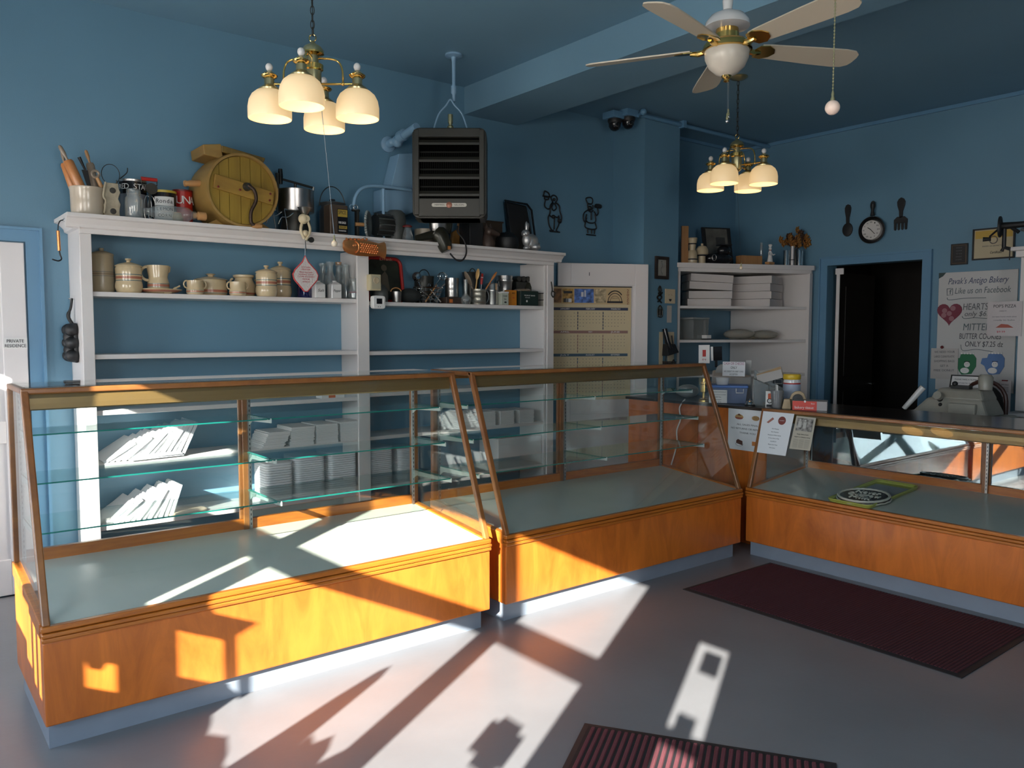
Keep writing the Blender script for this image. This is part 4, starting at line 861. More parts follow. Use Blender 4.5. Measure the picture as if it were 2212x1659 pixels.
part('figure_print', mat('faded_figure', (0.12,0.10,0.07), 0.4), t, lambda b: lean(b, lambda q: (q.prism([(-0.03,0.08),(0.04,0.08),(0.03,0.2),(0.01,0.23),(-0.02,0.2)], 'y', -0.002, 0.0), q.lathe([(0,0),(0.025,0),(0,0.002)], (0.005,-0.001,0.255), 14, (0,-1,0)))))
text('Drink', 0.03, mat('cream_print', (0.45,0.3,0.2), 0.5), t, 0.0, hh*0.16-0.052, hh-0.012, width=0.11, rot=(PI/2-0.16,0,0))
G2 = 'old kitchenware on the right-hand first shelf'
vessel('grey_stone_jar', 'squat dark lidded jar behind the thermostat', 'jar', 822, 612, 34, 5.20, ZAR, [(0,0),(0.9,0),(1,0.3),(0.9,0.7),(0.5,0.9),(0.2,0.92),(0.2,1.0),(0,1)], mat('dark_grey_pot', (0.07,0.07,0.07)), group=G2)
t, r, h = vessel('tin_cup', 'small shiny tin cup with wooden hoop handle near red tray', 'cup', 857, 630, 21, 5.16, ZAR, [(0,0),(0.85,0),(0.9,0.05),(1,0.95),(1.02,1),(0.9,1),(0.8,0.1),(0,0.08)], ALU, group=G2, parts=[('hoop', PINE, lambda b, r, h: b.tube(ringh((0,0.01,h), r*1.2, h*0.36, 0, 0, PI, 14), 0.004))])
o = MB().ball((0,0,0.06), 0.085, 16, 10, rz=0.055).build('dark_cloth_bag', mat('dark_cloth', (0.015,0.018,0.018), 0.9), None, loc=spot(885,640,5.22,ZAR)[0]+Vector((0,0,-0.005))); tag(o, 'dark crumpled bundle between tin cup and wire basket', 'bundle')
t, r, h = vessel('enamel_kettle', 'dark grey enamel kettle with raised bail at back of shelf', 'kettle', 916, 597, 44, 5.36, ZAR, [(0,0),(0.85,0),(1,0.2),(0.95,0.9),(0.98,1),(0.8,1.0),(0,0.95)], DKMET, group=G2, parts=[('bail', BLACK, lambda b, r, h: b.tube(ringh((0,0,h*0.98), r*0.62, h*0.26, 0, 0, PI, 14), 0.004))])
p = at(901, 598, Y=5.22); t = thing('ladle', 'round shiny ladle bowl facing out above wire basket', 'ladle', p)
part('bowl', CHROME, t, lambda b: b.lathe([(0,0.03),(0.02,0.027),(0.034,0.012),(0.038,0),(0.036,0),(0,0.02)], (0,0,0), 20, (-0.2,-1,0.1)))
part('handle', CHROME, t, lambda b: b.tube([(0.01,0,-0.03),(0.05,-0.01,-0.14)], 0.004))
# wire basket with utensils
p, h, s = spot(925, 622, 5.22, ZAR); t = thing('wire_basket', 'silver wire basket full of kitchen utensils on first shelf', 'basket', p)
def wb(b):
    for k, (rr_, zz) in enumerate(((0.06,0.004),(0.075,0.03),(0.088,0.058),(0.098,0.086),(0.108,h))):
        b.tube([(rr_*1.15*math.cos(2*PI*i/24), rr_*0.8*math.sin(2*PI*i/24), zz) for i in range(24)], 0.0026 if k < 4 else 0.004, 6, closed=True)
    for i in range(14):
        a = 2*PI*i/14; c_, s_ = math.cos(a), math.sin(a)
        b.tube([(0.069*c_,0.048*s_,0.004),(0.124*c_,0.087*s_,h)], 0.0022, 5)
part('wire_cage', CHROME, t, wb)
part('carry_handle', CHROME, t, lambda b: (b.tube(bez([(-0.12,-0.03,h),(-0.135,-0.05,h-0.02),(-0.125,-0.05,h-0.06)],4), 0.004), b.tube(ringh((-0.03,-0.06,h+0.01), 0.01, 0.018, 0, 0, PI, 8), 0.003), b.tube(ringh((0.035,-0.06,h+0.01), 0.01, 0.018, 0, 0, PI, 8), 0.003)))
for i, (a, c, mm) in enumerate((((-0.09,-0.03,0.10),(0.05,-0.05,0.01),ALU), ((-0.05,-0.04,0.012),(0.06,-0.02,h+0.02),PINE), ((0.0,0.0,0.03),(0.14,-0.02,h+0.035),ALU), ((0.08,-0.05,0.012),(0.0,-0.03,h-0.01),ALU))):
    o = MB().tube([a, tuple((Vector(a)+Vector(c))/2), c], [0.006,0.0045,0.007], 8).build('utensil', mm, None, loc=p); tag(o, 'slim utensil handle lying crosswise inside wire basket', 'utensil', 'utensils jumbled in the wire basket')
p = at(958, 597, Y=5.18); t = thing('balloon_whisk', 'shiny coiled whisk head sticking up at right of wire basket', 'whisk', p)
part('whisk_wires', CHROME, t, lambda b: [b.tube([(0.038*math.cos(2*PI*i/14)*math.cos(a)-0.01, 0.03*math.cos(2*PI*i/14)*math.sin(a), 0.03*math.sin(2*PI*i/14)) for i in range(14)], 0.0022, 5, closed=True) for a in (0, 0.6, 1.2, 1.9, 2.5)])
part('handle', CHROME, t, lambda b: b.tube([(-0.03,0,-0.02),(-0.085,0,-0.08)], 0.005))
# tins
vessel('ribbed_tin', 'dull ribbed tin stacked on dark box beside whisk', 'tin', 976, 601, 30, 5.22, ZAR+0.052, [(0,0),(0.95,0),(1,0.05),(0.96,0.3),(1,0.35),(0.96,0.4),(0.96,0.65),(1,0.7),(1,1),(0.9,1),(0.9,0.5),(0,0.5)], ALU, group=G2)
p = spot(975, 638, 5.20, ZAR)[0]; t = thing('brown_loaf_tin', 'low brown tin with an orange reflection painted at one end under ribbed tin', 'tin', p)
part('tin', IRB, t, lambda b: b.box(-0.08,0.07,-0.05,0.06,0,0.05), bevel=0.004)
part('reflection_patch', mat('orange_reflection', (0.55,0.15,0.03), 0.4), t, lambda b: b.box(-0.052,-0.022,-0.052,-0.05,0.008,0.034))  # orange patch puts a reflection into the tin's colour
vessel('sundae_glass', 'clear bulbous glass jar with tall stopper on first shelf', 'jar', 1006, 604, 23, 5.13, ZAR, [(0,0),(0.75,0),(1,0.12),(1,0.25),(0.6,0.36),(0.35,0.42),(0.4,0.95),(0.45,1.0),(0.3,1),(0.25,0.42),(0.8,0.2),(0,0.05)], CLEAR, group=G2)
p, h, s = spot(1034, 625, 5.14, ZAR); r = 16.5*s
t = thing('measuring_cup', 'ribbed tin measuring cup holding wooden spoons', 'cup', p)
part('cup', mat('old_tin', (0.34,0.32,0.27), 0.35, 0.8), t, lambda b: b.lathe([(0,0),(r*0.9,0),(r*0.93,h*0.1),(r,h*0.15),(r*0.94,h*0.2),(r*0.94,h*0.45),(r,h*0.5),(r*0.94,h*0.55),(r*0.95,h*0.8),(r,h*0.84),(r*0.97,h*0.88),(r,h),(r*0.92,h),(r*0.9,h*0.1),(0,h*0.08)]))
part('handle', ALU, t, lambda b: b.tube(bez([(r*0.95,0,h*0.9),(r*1.4,0,h*0.88),(r*1.65,0,h*0.5),(r*1.3,0,h*0.15),(r*0.95,0,h*0.1)],5), 0.004))
def spoon(name, label, m, a, c, bw, bl, Y, cat='spoon'):
    A = at(*a, Y=Y); B = at(*c, Y=Y); t = thing(name, label, cat, B, 0, 'spoons and tools in the tin measuring cup')
    d = (A-B); L = d.length; dn = d.normalized()
    part('bowl', m, t, lambda b: b.ball(dn*(L-bl/2), bw/2, 14, 10, rz=bl/2, ry=0.007, ax=dn))
    part('handle', m, t, lambda b: b.tube([(0,0,0), dn*(L-bl*0.9)], [0.006,0.005], 8)); return t
SPW = wood('pale_spoon_wood', (0.50,0.30,0.10), (0.66,0.42,0.17), coat=0.2)
spoon('wooden_spoon', 'pale wooden spoon standing upright in tin measuring cup', SPW, (1033,580), (1026,640), 0.05, 0.09, 5.13)
spoon('slotted_spoon', 'reddish slotted wooden spoon leaning right out of measuring cup', ROLLW, (1073,587), (1040,640), 0.035, 0.09, 5.12)
spoon('grey_mash_spoon', 'grey paddle spoon leaning left out of measuring cup', GREYW, (1004,586), (1028,640), 0.06, 0.13, 5.17)
A = at(1041, 591, Y=5.15); t = thing('red_handled_tool', 'red-handled tool standing between the two wooden spoons', 'kitchen tool', A, 0, 'spoons and tools in the tin measuring cup')
part('grip', RED, t, lambda b: b.tube([(0.004,0,0),(0,0,-0.03),(-0.006,0,-0.085)], [0.009,0.012,0.009], 10)); part('ferrule', ALU, t, lambda b: b.tube([(-0.006,0,-0.085),(-0.012,0,-0.17)], 0.005))
part('white_band', CERAM, t, lambda b: b.tube([(0.001,0,-0.028),(0,0,-0.034)], 0.0125, 10))
t = thing('strainer_basket', 'dark perforated strainer behind wooden spoon', 'strainer', spot(1012, 583, 5.34, ZAR)[0])
hq = at(1012, 583, Y=5.34).z-ZAR
part('bowl', DKMET, t, lambda b: b.lathe([(0,0),(0.05,0),(0.06,hq*0.6),(0.075,hq*0.9),(0.08,hq*0.93),(0.06,hq*0.9),(0,hq*0.9)], (0.03,0,0), 20)); part('hoop', GUN, t, lambda b: b.tube(ringh((0.04,0,hq*0.92), 0.028, 0.035, 0, 0, PI, 12), 0.004))
part('mesh_fan', GREYW, t, lambda b: [b.tube([(0.01,-0.03,hq*0.7),(0.01+0.06*math.cos(1.2-0.2*i),-0.03,hq*0.7+0.075*math.sin(1.2-0.2*i))], 0.0035, 5) for i in range(6)])
vessel('silver_canister', 'tall silver lidded canister right of the measuring cup', 'canister', 1063, 612, 27, 5.18, ZAR, [(0,0),(0.97,0),(1,0.03),(1,0.6),(1.04,0.62),(1.04,0.70),(1.0,0.72),(1.0,0.93),(0.9,1.0),(0,1.0)], ALU, group=G2)
t, r, h = vessel('tin_pail', 'stack of bright tin pails at right of first shelf', 'pail', 1090, 596, 36, 5.30, ZAR, [(0,0),(0.85,0),(0.92,0.42),(0.98,0.44),(0.98,0.5),(0.88,0.52),(0.95,0.78),(1.0,0.8),(1.0,0.86),(0.93,0.88),(1,1.0),(0.9,1.0),(0,0.9)], ALU, group=G2, parts=[('wire_handle', ALU, lambda b, r, h: b.tube(ringh((0,-0.01,h*0.8), r*1.03, -h*0.3, 0, 0, PI, 12), 0.003))])
p, h, s = spot(1086, 630, 5.13, ZAR); t = thing('tea_tin', 'small pale mint tin with dark lettering in front row', 'tin', p)
part('box', mat('mint_tin', (0.45,0.48,0.40), 0.4), t, lambda b: b.box(-10*s,10*s,-0.03,0.03,0,h*0.93), bevel=0.004); part('lid', CERAM, t, lambda b: b.box(-10.5*s,10.5*s,-0.032,0.032,h*0.86,h), bevel=0.004)
text('CHASE', 0.014, BLACKT, t, 0, -0.0315, h*0.66, width=0.045, rot=(PI/2,0,0)); text('TEA', 0.014, BLACKT, t, 0, -0.0315, h*0.42, width=0.025, rot=(PI/2,0,0)); part('fish_mark', BLACKT, t, lambda b: b.lathe([(0,0),(0.013,0),(0,0.001)], (0.004,-0.031,h*0.2), 14, (0,-1,0), ry=0.5))
p, h, s = spot(1103, 627, 5.19, ZAR); t = thing('orange_tin', 'bright orange tin tucked behind the mint tin', 'tin', p)
part('box', mat('orange_tin_paint', (0.62,0.22,0.02), 0.35), t, lambda b: b.box(-11*s,11*s,-0.03,0.03,0,h), bevel=0.004)
text('SPICE', 0.014, BLACKT, t, 0.006, -0.0315, h*0.8, width=0.03, rot=(PI/2,0,0)); text('Oz', 0.02, REDT, t, 0.006, -0.0315, h*0.5, width=0.02, rot=(PI/2,0,0))
p, h, s = spot(1136, 629, 5.17, ZAR); t = thing('green_tin_box', "dark green box with white lettering at right of first shelf", 'box', p)
part('box', mat('dark_green_paint', (0.012,0.028,0.024), 0.4), t, lambda b: b.box(-25*s,25*s,-0.05,0.05,0,h), bevel=0.006)
text("PEOPLES' BANK", 0.014, WHITET, t, 0.0, -0.0515, h*0.68, width=0.115, rot=(PI/2,0,0)); text('TOTAL MIX', 0.009, WHITET, t, -0.025, -0.0515, h*0.54, width=0.05, rot=(PI/2,0,0))
part('round_seal', WHITET, t, lambda b: b.lathe([(0,0),(0.009,0),(0,0.001)], (-0.03,-0.05,h*0.3), 16, (0,-1,0)))
vessel('pale_saucer', 'pale upturned dish on top of green box', 'dish', 1128, 623, 38, 5.19, ZAR+at(1136,629,Y=5.17).z-ZAR+0.0005, [(0,0),(0.9,0),(1.0,0.5),(0.8,1.0),(0,1.0)], GREYW, h=0.016)
vessel('green_pot', 'dark green round pot behind box at right', 'pot', 1143, 611, 40, 5.36, ZAR, [(0,0),(0.9,0),(1,0.4),(0.95,0.8),(0.7,1.0),(0,1)], GUN, group=G2)
p = spot(1125, 592, 5.37, ZAR)[0]; t = thing('bundle_of_rolls', 'bundle of dark rolled cylinders stacked at back right', 'bundle', p)
hq = at(1125, 592, Y=5.37).z-ZAR
part('stacked_tins', DKMET, t, lambda b: b.box(-0.08,0.09,-0.04,0.05,0,hq-0.07))
part('roll', DKMET, t, lambda b: [b.lathe([(0,0),(0.024,0),(0.024,0.10),(0,0.10)], (-0.06+0.05*i, -0.055, hq-0.045-0.0*i), 12, (0,1,0)) for i in range(3)])
part('wood_paddle', PINE, t, lambda b: b.hexa([(0.085,-0.05,hq-0.14),(0.115,-0.05,hq-0.14),(0.115,-0.03,hq-0.14),(0.085,-0.03,hq-0.14),(0.065,-0.05,hq-0.01),(0.10,-0.05,hq),(0.10,-0.03,hq),(0.065,-0.03,hq-0.01)]))
for i, (yt_, lab) in enumerate(((638, 'lower small labelled tin at right end of first shelf'), (617, 'upper small labelled tin stacked at right end of first shelf'))):
    z0 = ZAR + i*0.0555; p = spot(1172, 640, 5.17, z0)[0]
    t = thing('spice_box', lab, 'tin', p, 0, 'two stacked labelled tins')
    part('tin', mat('cream_plate_tin', (0.40,0.37,0.32), 0.4), t, lambda b: b.box(-0.022,0.022,-0.035,0.035,0,0.05), bevel=0.002); part('lid', BLACK, t, lambda b: b.box(-0.026,0.026,-0.038,0.038,0.048,0.055), bevel=0.002)
    part('picture_label', mat('brown_print', (0.15,0.10,0.07), 0.6, var=0.5, vscale=60), t, lambda b: b.box(-0.014,0.014,-0.036,-0.035,0.008,0.04))
# ================================================================== paper goods on the lower shelves
ZD, ZDR = SH['d']; ZE, ZER = SH['e']
rnd = random.Random(3)
def bag(label, group, p, w_, l_, tilt, yaw, m=PAPERB, th=0.004):
    """one flat paper bag: slab with a folded lip, lying tilted towards the room"""
    o = MB().hexa([(-w_/2,0,0),(w_/2,0,0),(w_/2,l_,0.0),(-w_/2,l_,0.0),(-w_/2,0,th),(w_/2,0,th),(w_/2,l_,th*1.2),(-w_/2,l_,th*1.2)]).box(-w_/2, w_/2, -0.001, 0.018, th, th+0.001).build('paper_bag', m, None, loc=p)
    o.rotation_euler = (tilt, rnd.uniform(-0.02,0.02), yaw); tag(o, label, 'paper bag', group); return o
# upper left fan of bags leaning to the left, their flat faces showing
N1 = 14
for i in range(N1):
    x = 1.025+0.034*i; a = 0.55+0.035*i
    # standing slabs that lean left, fanning out
    o = MB().box(-0.009, 0.009, 0, 0.30, 0, 0.20+0.002*i).build('paper_bag', PAPERB, None, loc=(x+0.01, 5.14+0.004*(i%3), ZD+0.001))
    o.rotation_euler = (0, 0.95-0.035*i, 0.0)
    o.rotation_euler = (0, 1.02-0.045*i, 0.05*math.sin(i*1.7))
    tag(o, 'white paper bag in the fanned pile on upper left shelf behind glass', 'paper bag', 'paper bags fanned on the upper left shelf')
for i in range(5):
    z = ZD+0.003+0.006*i
    o = MB().box(0, 0.30-0.03*i, 0, 0.27, 0, 0.004).build('paper_bag', PAPERB, None, loc=(1.18+0.025*i, 5.12+0.003*i, z-0.001)); o.rotation_euler = (0,-0.02,0.08*math.sin(i*2))
    tag(o, 'flat white bag under the fanned pile on upper left shelf', 'paper bag', 'flat bags beneath the fanned pile')
for i in range(13):
    x = 1.02+0.032*i
    o = MB().box(-0.0095, 0.0095, 0, 0.26, 0, 0.20).build('paper_bag', PAPERB, None, loc=(x, 5.15+0.006*(i % 2), ZE+0.001))
    o.rotation_euler = (0, 0.98-0.055*i, 0.06*math.sin(i*2.1))
    tag(o, 'white paper bag in the leaning pile on lowest left shelf behind glass', 'paper bag', 'paper bags leaning on the lowest left shelf')
o = MB()
for k in range(7): o.prism([(0.0+0.01*k,0.0),(0.30-0.02*k,0.0),(0.27-0.015*k,0.03),(0.03+0.012*k,0.032)], 'z', 0.010*k, 0.010*k+0.006)
o = MB().lathe([(0,0),(0.09,0.0),(0.10,0.004),(0.10,0.012),(0.085,0.018),(0.02,0.02),(0,0.02)], seg=24, rx=1.4).build('crumpled_tissue', mat('peach_tissue', (0.75,0.55,0.38), 0.9, bump=1.0, bscale=25), None, loc=(1.5,5.22,ZE+0.001)); tag(o, 'crumpled peach tissue paper at right of lowest left pile', 'tissue paper')
def bundle(name, label, cat, px, ytop, wpx, Y, zb, dep, n, m, group, jit=0.003, lean=0.0, rnd_c=0.0, parts_name='layer'):
    """a strapped stack: body with many thin visible layers kept in one mesh"""
    p, h, s = spot(px, ytop, Y, zb); w_ = wpx*s
    mb = MB(); hh = h/n
    for i in range(n):
        j = rnd.uniform(-jit, jit); k = rnd.uniform(-jit, jit); sh = lean*i/n
        e = 1-rnd_c*(abs(2*i/n-1)**6)
        mb.box(-w_/2*e+j+sh, w_/2*e+j+sh, k, dep+k, i*hh, (i+1)*hh-hh*0.12)
    o = mb.build(name, m, None, loc=p, bevel=0.0)
    tag(o, label, cat, group); return o
GB = 'bundles of white paper bags on the middle shelf'
bundle('bag_bundle', 'leftmost slumping bag bundle seen through glass in left bay', 'paper bags', 590, 934, 50, 5.14, ZD, 0.25, 14, PAPER, GB, 0.006, 0.05)
bundle('bag_bundle', 'second bag bundle seen through glass, next to the slumping one', 'paper bags', 652, 922, 54, 5.14, ZD, 0.25, 16, PAPER, GB, 0.005, 0.01)
bundle('bag_bundle', 'third bag bundle seen through glass in left bay', 'paper bags', 707, 916, 50, 5.14, ZD, 0.25, 18, PAPER, GB)
bundle('bag_bundle', 'fourth bag bundle seen through glass, against centre divider', 'paper bags', 760, 910, 52, 5.14, ZD, 0.25, 18, PAPER, GB)
GF = 'stacks of white foam clamshells on the lowest shelf'
FOAM = mat('white_foam', (0.76,0.76,0.77), 0.6)
def foam(label, px, ytop, wpx, zb, n, group=GF, Y=5.14):
    p, h, s = spot(px, ytop, Y, zb); w_ = wpx*s; mb = MB(); hh = h/n
    P = rr(w_, 0.24, 0.035)
    for i in range(n): mb.sheet(P, i*hh, (i+1)*hh-hh*0.15)
    o = mb.build('clamshell_stack', FOAM, None, loc=p); tag(o, label, 'foam boxes', group)
foam('shorter sunlit foam clamshell stack at left of three', 605, 1000, 62, ZE, 16)
foam('tall foam clamshell stack in middle of three', 672, 985, 68, ZE, 20)
foam('tall foam clamshell stack beside centre divider', 742, 975, 66, ZE, 20)
foam('foam clamshell stack just right of centre divider', 826, 965, 56, ZER, 20)
foam('foam clamshell stack second from divider in right bay', 885, 968, 54, ZER, 20)
bundle('bag_bundle', 'curled bag bundle at left on right bay shelf, behind middle case', 'paper bags', 1010, 893, 46, 5.14, ZDR, 0.25, 12, PAPER, 'bundles of paper bags in the right bay', 0.006, 0.03)
bundle('bag_bundle', 'second bag bundle on right bay shelf behind middle case', 'paper bags', 1055, 889, 38, 5.14, ZDR, 0.25, 16, PAPER, 'bundles of paper bags in the right bay')
bundle('bag_bundle', 'third bag bundle on right bay shelf behind middle case', 'paper bags', 1096, 887, 38, 5.14, ZDR, 0.25, 16, PAPER, 'bundles of paper bags in the right bay')
bundle('bag_bundle', 'rightmost bag bundle on right bay shelf behind middle case', 'paper bags', 1138, 885, 40, 5.14, ZDR, 0.25, 16, PAPER, 'bundles of paper bags in the right bay')
p, h, s = spot(1124, 944, 5.14, ZER); o = MB().box(-60*s, 60*s, 0, 0.26, 0, h).build('white_carton', PAPER, None, 0.004, p); tag(o, 'large plain white carton on lowest right bay shelf', 'carton')
p = spot(710, 853, 5.14, SH['c'][0])[0]; t = thing('label_roll_box', 'small white box with orange end on shelf behind case top', 'box', p)
part('box', PAPER, t, lambda b: b.box(-0.05,0.12,0,0.1,0,0.022)); part('orange_end', mat('orange_print', (0.6,0.15,0.04), 0.5), t, lambda b: b.box(0.0,0.05,-0.002,0.0,0.002,0.02))

# ================================================================== unit heater hung from the ceiling
hx, hy = 3.332, 4.867
ang = -YAW
c0 = at(975, 372, Y=hy-0.16)
t = thing('unit_heater', 'large dark louvred unit heater hanging from ceiling over the bookcase', 'heater', (hx, hy, 0), 0)
fw = Vector((-math.sin(YAW), -math.cos(YAW), 0)); rt = Vector((math.cos(YAW), -math.sin(YAW), 0))
front = hit(970, 372, Vector((hx,hy,0))+fw*0.17, fw); s = scale_at(front)
t.matrix_world = frame(Vector((front.x, front.y, front.z)), rt, (0,0,1))     # local x right, y up, z to viewer
W2, H2 = 76*s, 97*s
HG = mat('heater_enamel', (0.034,0.032,0.025), 0.4, 0.15)
part('casing', HG, t, lambda b: (b.prism([(a, c) for a, c in rr(W2*2+0.03, H2*2, 0.05, -H2)], 'z', -0.30, -0.035),
     b.hexa([(-W2,-H2*1.12+0.045,-0.28),(W2,-H2*1.12+0.045,-0.28),(W2,-H2*1.12+0.045,-0.05),(-W2,-H2*1.12+0.045,-0.05),(-W2,-H2,-0.28),(W2,-H2,-0.28),(W2,-H2,-0.05),(-W2,-H2,-0.05)]),
     b.box(-W2,-W2+0.035,-H2+0.02,H2-0.02,-0.05,0), b.box(W2-0.035,W2,-H2+0.02,H2-0.02,-0.05,0), b.box(-W2+0.03,W2-0.03,H2-0.07,H2-0.01,-0.05,-0.002), b.box(-W2+0.03,W2-0.03,-H2+0.01,-H2+0.135,-0.05,-0.004)), bevel=0.012)
for i in range(4):
    y = H2-0.105-i*0.118
    part('louvre', HG, t, lambda b, y=y: b.hexa([(-W2+0.035,y-0.020,-0.002),(W2-0.035,y-0.020,-0.002),(W2-0.035,y-0.004,-0.002),(-W2+0.035,y-0.004,-0.002),(-W2+0.035,y+0.014,-0.030),(W2-0.035,y+0.014,-0.030),(W2-0.035,y+0.020,-0.026),(-W2+0.035,y+0.020,-0.026)]))
part('shade_panel', mat('heater_shade_black', (0.002,0.002,0.002), 1.0, spec=0.0), t, lambda b: b.box(-W2+0.036, W2-0.036, -H2+0.136, H2-0.071, -0.040, -0.0345))  # black panel stands in for the shade behind the louvres
def fins(b):
    x = -W2+0.05
    while x < W2-0.05: b.box(x, x+0.0015, -H2+0.14, H2-0.16, -0.036, -0.033); x += 0.013
    for k in range(7): b.tube([(-W2+0.04,-H2+0.16+k*0.06,-0.036),(W2-0.04,-H2+0.16+k*0.06,-0.036)], 0.006, 6)
part('heating_coil', mat('dull_fins', (0.02,0.02,0.018), 0.8, spec=0.1), t, fins)
bd = part('name_badge', mat('pewter_badge', (0.45,0.42,0.36), 0.4, 0.4), t, lambda b: b.prism([(a, c-0.0) for a, c in rr(0.245, 0.026, 0.012, -H2+0.075)], 'z', -0.004, 0.002))
part('round_emblem', mat('copper_emblem', (0.30,0.12,0.08), 0.4, 0.4), t, lambda b: b.lathe([(0,0),(0.021,0),(0.021,0.006),(0.018,0.008),(0,0.008)], (0,-H2+0.088,-0.002), 20))
text('HERMAN', 0.015, BLACKT, t, -0.068, -H2+0.088, 0.003, width=0.068); text('NELSON', 0.015, BLACKT, t, 0.068, -H2+0.088, 0.003, width=0.068)
# hanger
fl = Vector((hx, hy, ZC)); Mi = t.matrix_world.inverted()
def W(v): return Mi @ Vector(v)
mb = MB(); mb.lathe([(0,0),(0.062,0),(0.062,-0.012),(0.02,-0.02),(0.014,-0.05),(0.012,-0.22),(0.02,-0.22),(0.02,-0.27),(0.012,-0.28),(0.010,-0.33),(0,-0.33)], W(fl), 20, W(fl+Vector((0,0,1)))-W(fl)); mb.build('ceiling_rod', BLUEL, t)
yt_ = W((hx, hy, ZC-0.32)).y
part('hanger_yoke', BLUEL, t, lambda b: b.tube(bez([(-0.125,H2+0.0,-0.15),(-0.085,H2+0.12,-0.15),(-0.03,yt_-0.04,-0.15),(0.0,yt_,-0.15),(0.03,yt_-0.04,-0.15),(0.085,H2+0.12,-0.15),(0.125,H2,-0.15)],6), 0.006))
part('gas_fitting', BRASSA, t, lambda b: b.lathe([(0,0),(0.024,0),(0.024,0.035),(0.014,0.045),(0.014,0.06),(0.018,0.06),(0.018,0.12),(0,0.12)], (0,H2-0.002,-0.14), 12, (0,1,0)))
# supply pipe from the wall
p = at(838, 312, Y=YB-0.01)
pe = Vector((front.x, front.y, 0)) - rt*W2 - fw*0.2; pe = Vector((pe.x, pe.y, p.z+0.06))
t = thing('heater_pipe', 'short fat blue painted pipe elbow between wall and heater', 'pipe', p)
part('wall_flange', BLUEL, t, lambda b: b.lathe([(0,0),(0.06,0),(0.06,0.012),(0.05,0.02),(0,0.02)], (0,0.005,0), 24, (0,-1,0)))
q = pe-p; part('pipe_run', BLUEL, t, lambda b: (b.tube([(0,0,0),(0,-0.06,0.005),(0.04,-0.10,0.015),(q.x*0.5,q.y*0.6,q.z*0.5),(q.x,q.y,q.z)], 0.030, 14), b.tube([tuple(q*0.42),tuple(q*0.58)], 0.042, 14), b.ball((0.03,-0.09,0.01), 0.044, 14, 10)))
# blue sheet deflector behind the heater and the bent arm
a1, a2, a3, a4 = at(862,332,Y=5.30), at(892,330,Y=5.30), at(893,452,Y=5.30), at(826,455,Y=5.30)
t = thing('sheet_metal_duct', 'light blue painted sheet metal deflector behind heater', 'duct', (a4.x, 5.30, a4.z))
def rel(p, o_): return tuple(Vector(p)-Vector(o_))
O = (a4.x, 5.30, a4.z)
part('upper_panel', BLUEL, t, lambda b: b.prism([(rel(at(*q,Y=5.30),O)[0], rel(at(*q,Y=5.30),O)[2]) for q in ((862,332),(930,330),(930,412),(845,403))], 'y', 0, 0.14), bevel=0.004)
part('lower_panel', BLUEL, t, lambda b: b.prism([(rel(at(*q,Y=5.30),O)[0], rel(at(*q,Y=5.30),O)[2]) for q in ((826,408),(930,412),(930,445),(876,466),(826,455))], 'y', 0.02, 0.14), bevel=0.004)
t = thing('curved_arm', 'bent light blue painted steel tube arching over grater', 'bracket', (0,0,0))
part('tube', BLUEL, t, lambda b: b.tube(bez([at(765,448,Y=5.16), at(766,430,Y=5.16), at(778,410,Y=5.17), at(800,402,Y=5.18), at(840,404,Y=5.20), at(888,411,Y=5.22)],6), 0.0125, 10))
part('eye_ring', BLUEL, t, lambda b: b.tube([tuple(Vector(at(760,447,Y=5.155))+Vector((0.016*math.cos(2*PI*k/14),0,0.016*math.sin(2*PI*k/14)))) for k in range(14)], 0.004, 6, closed=True))
part('strut', BLUEL, t, lambda b: b.tube([at(828,408,Y=5.20), (at(828,450,Y=5.20).x,5.20,ZT)], 0.012, 10))

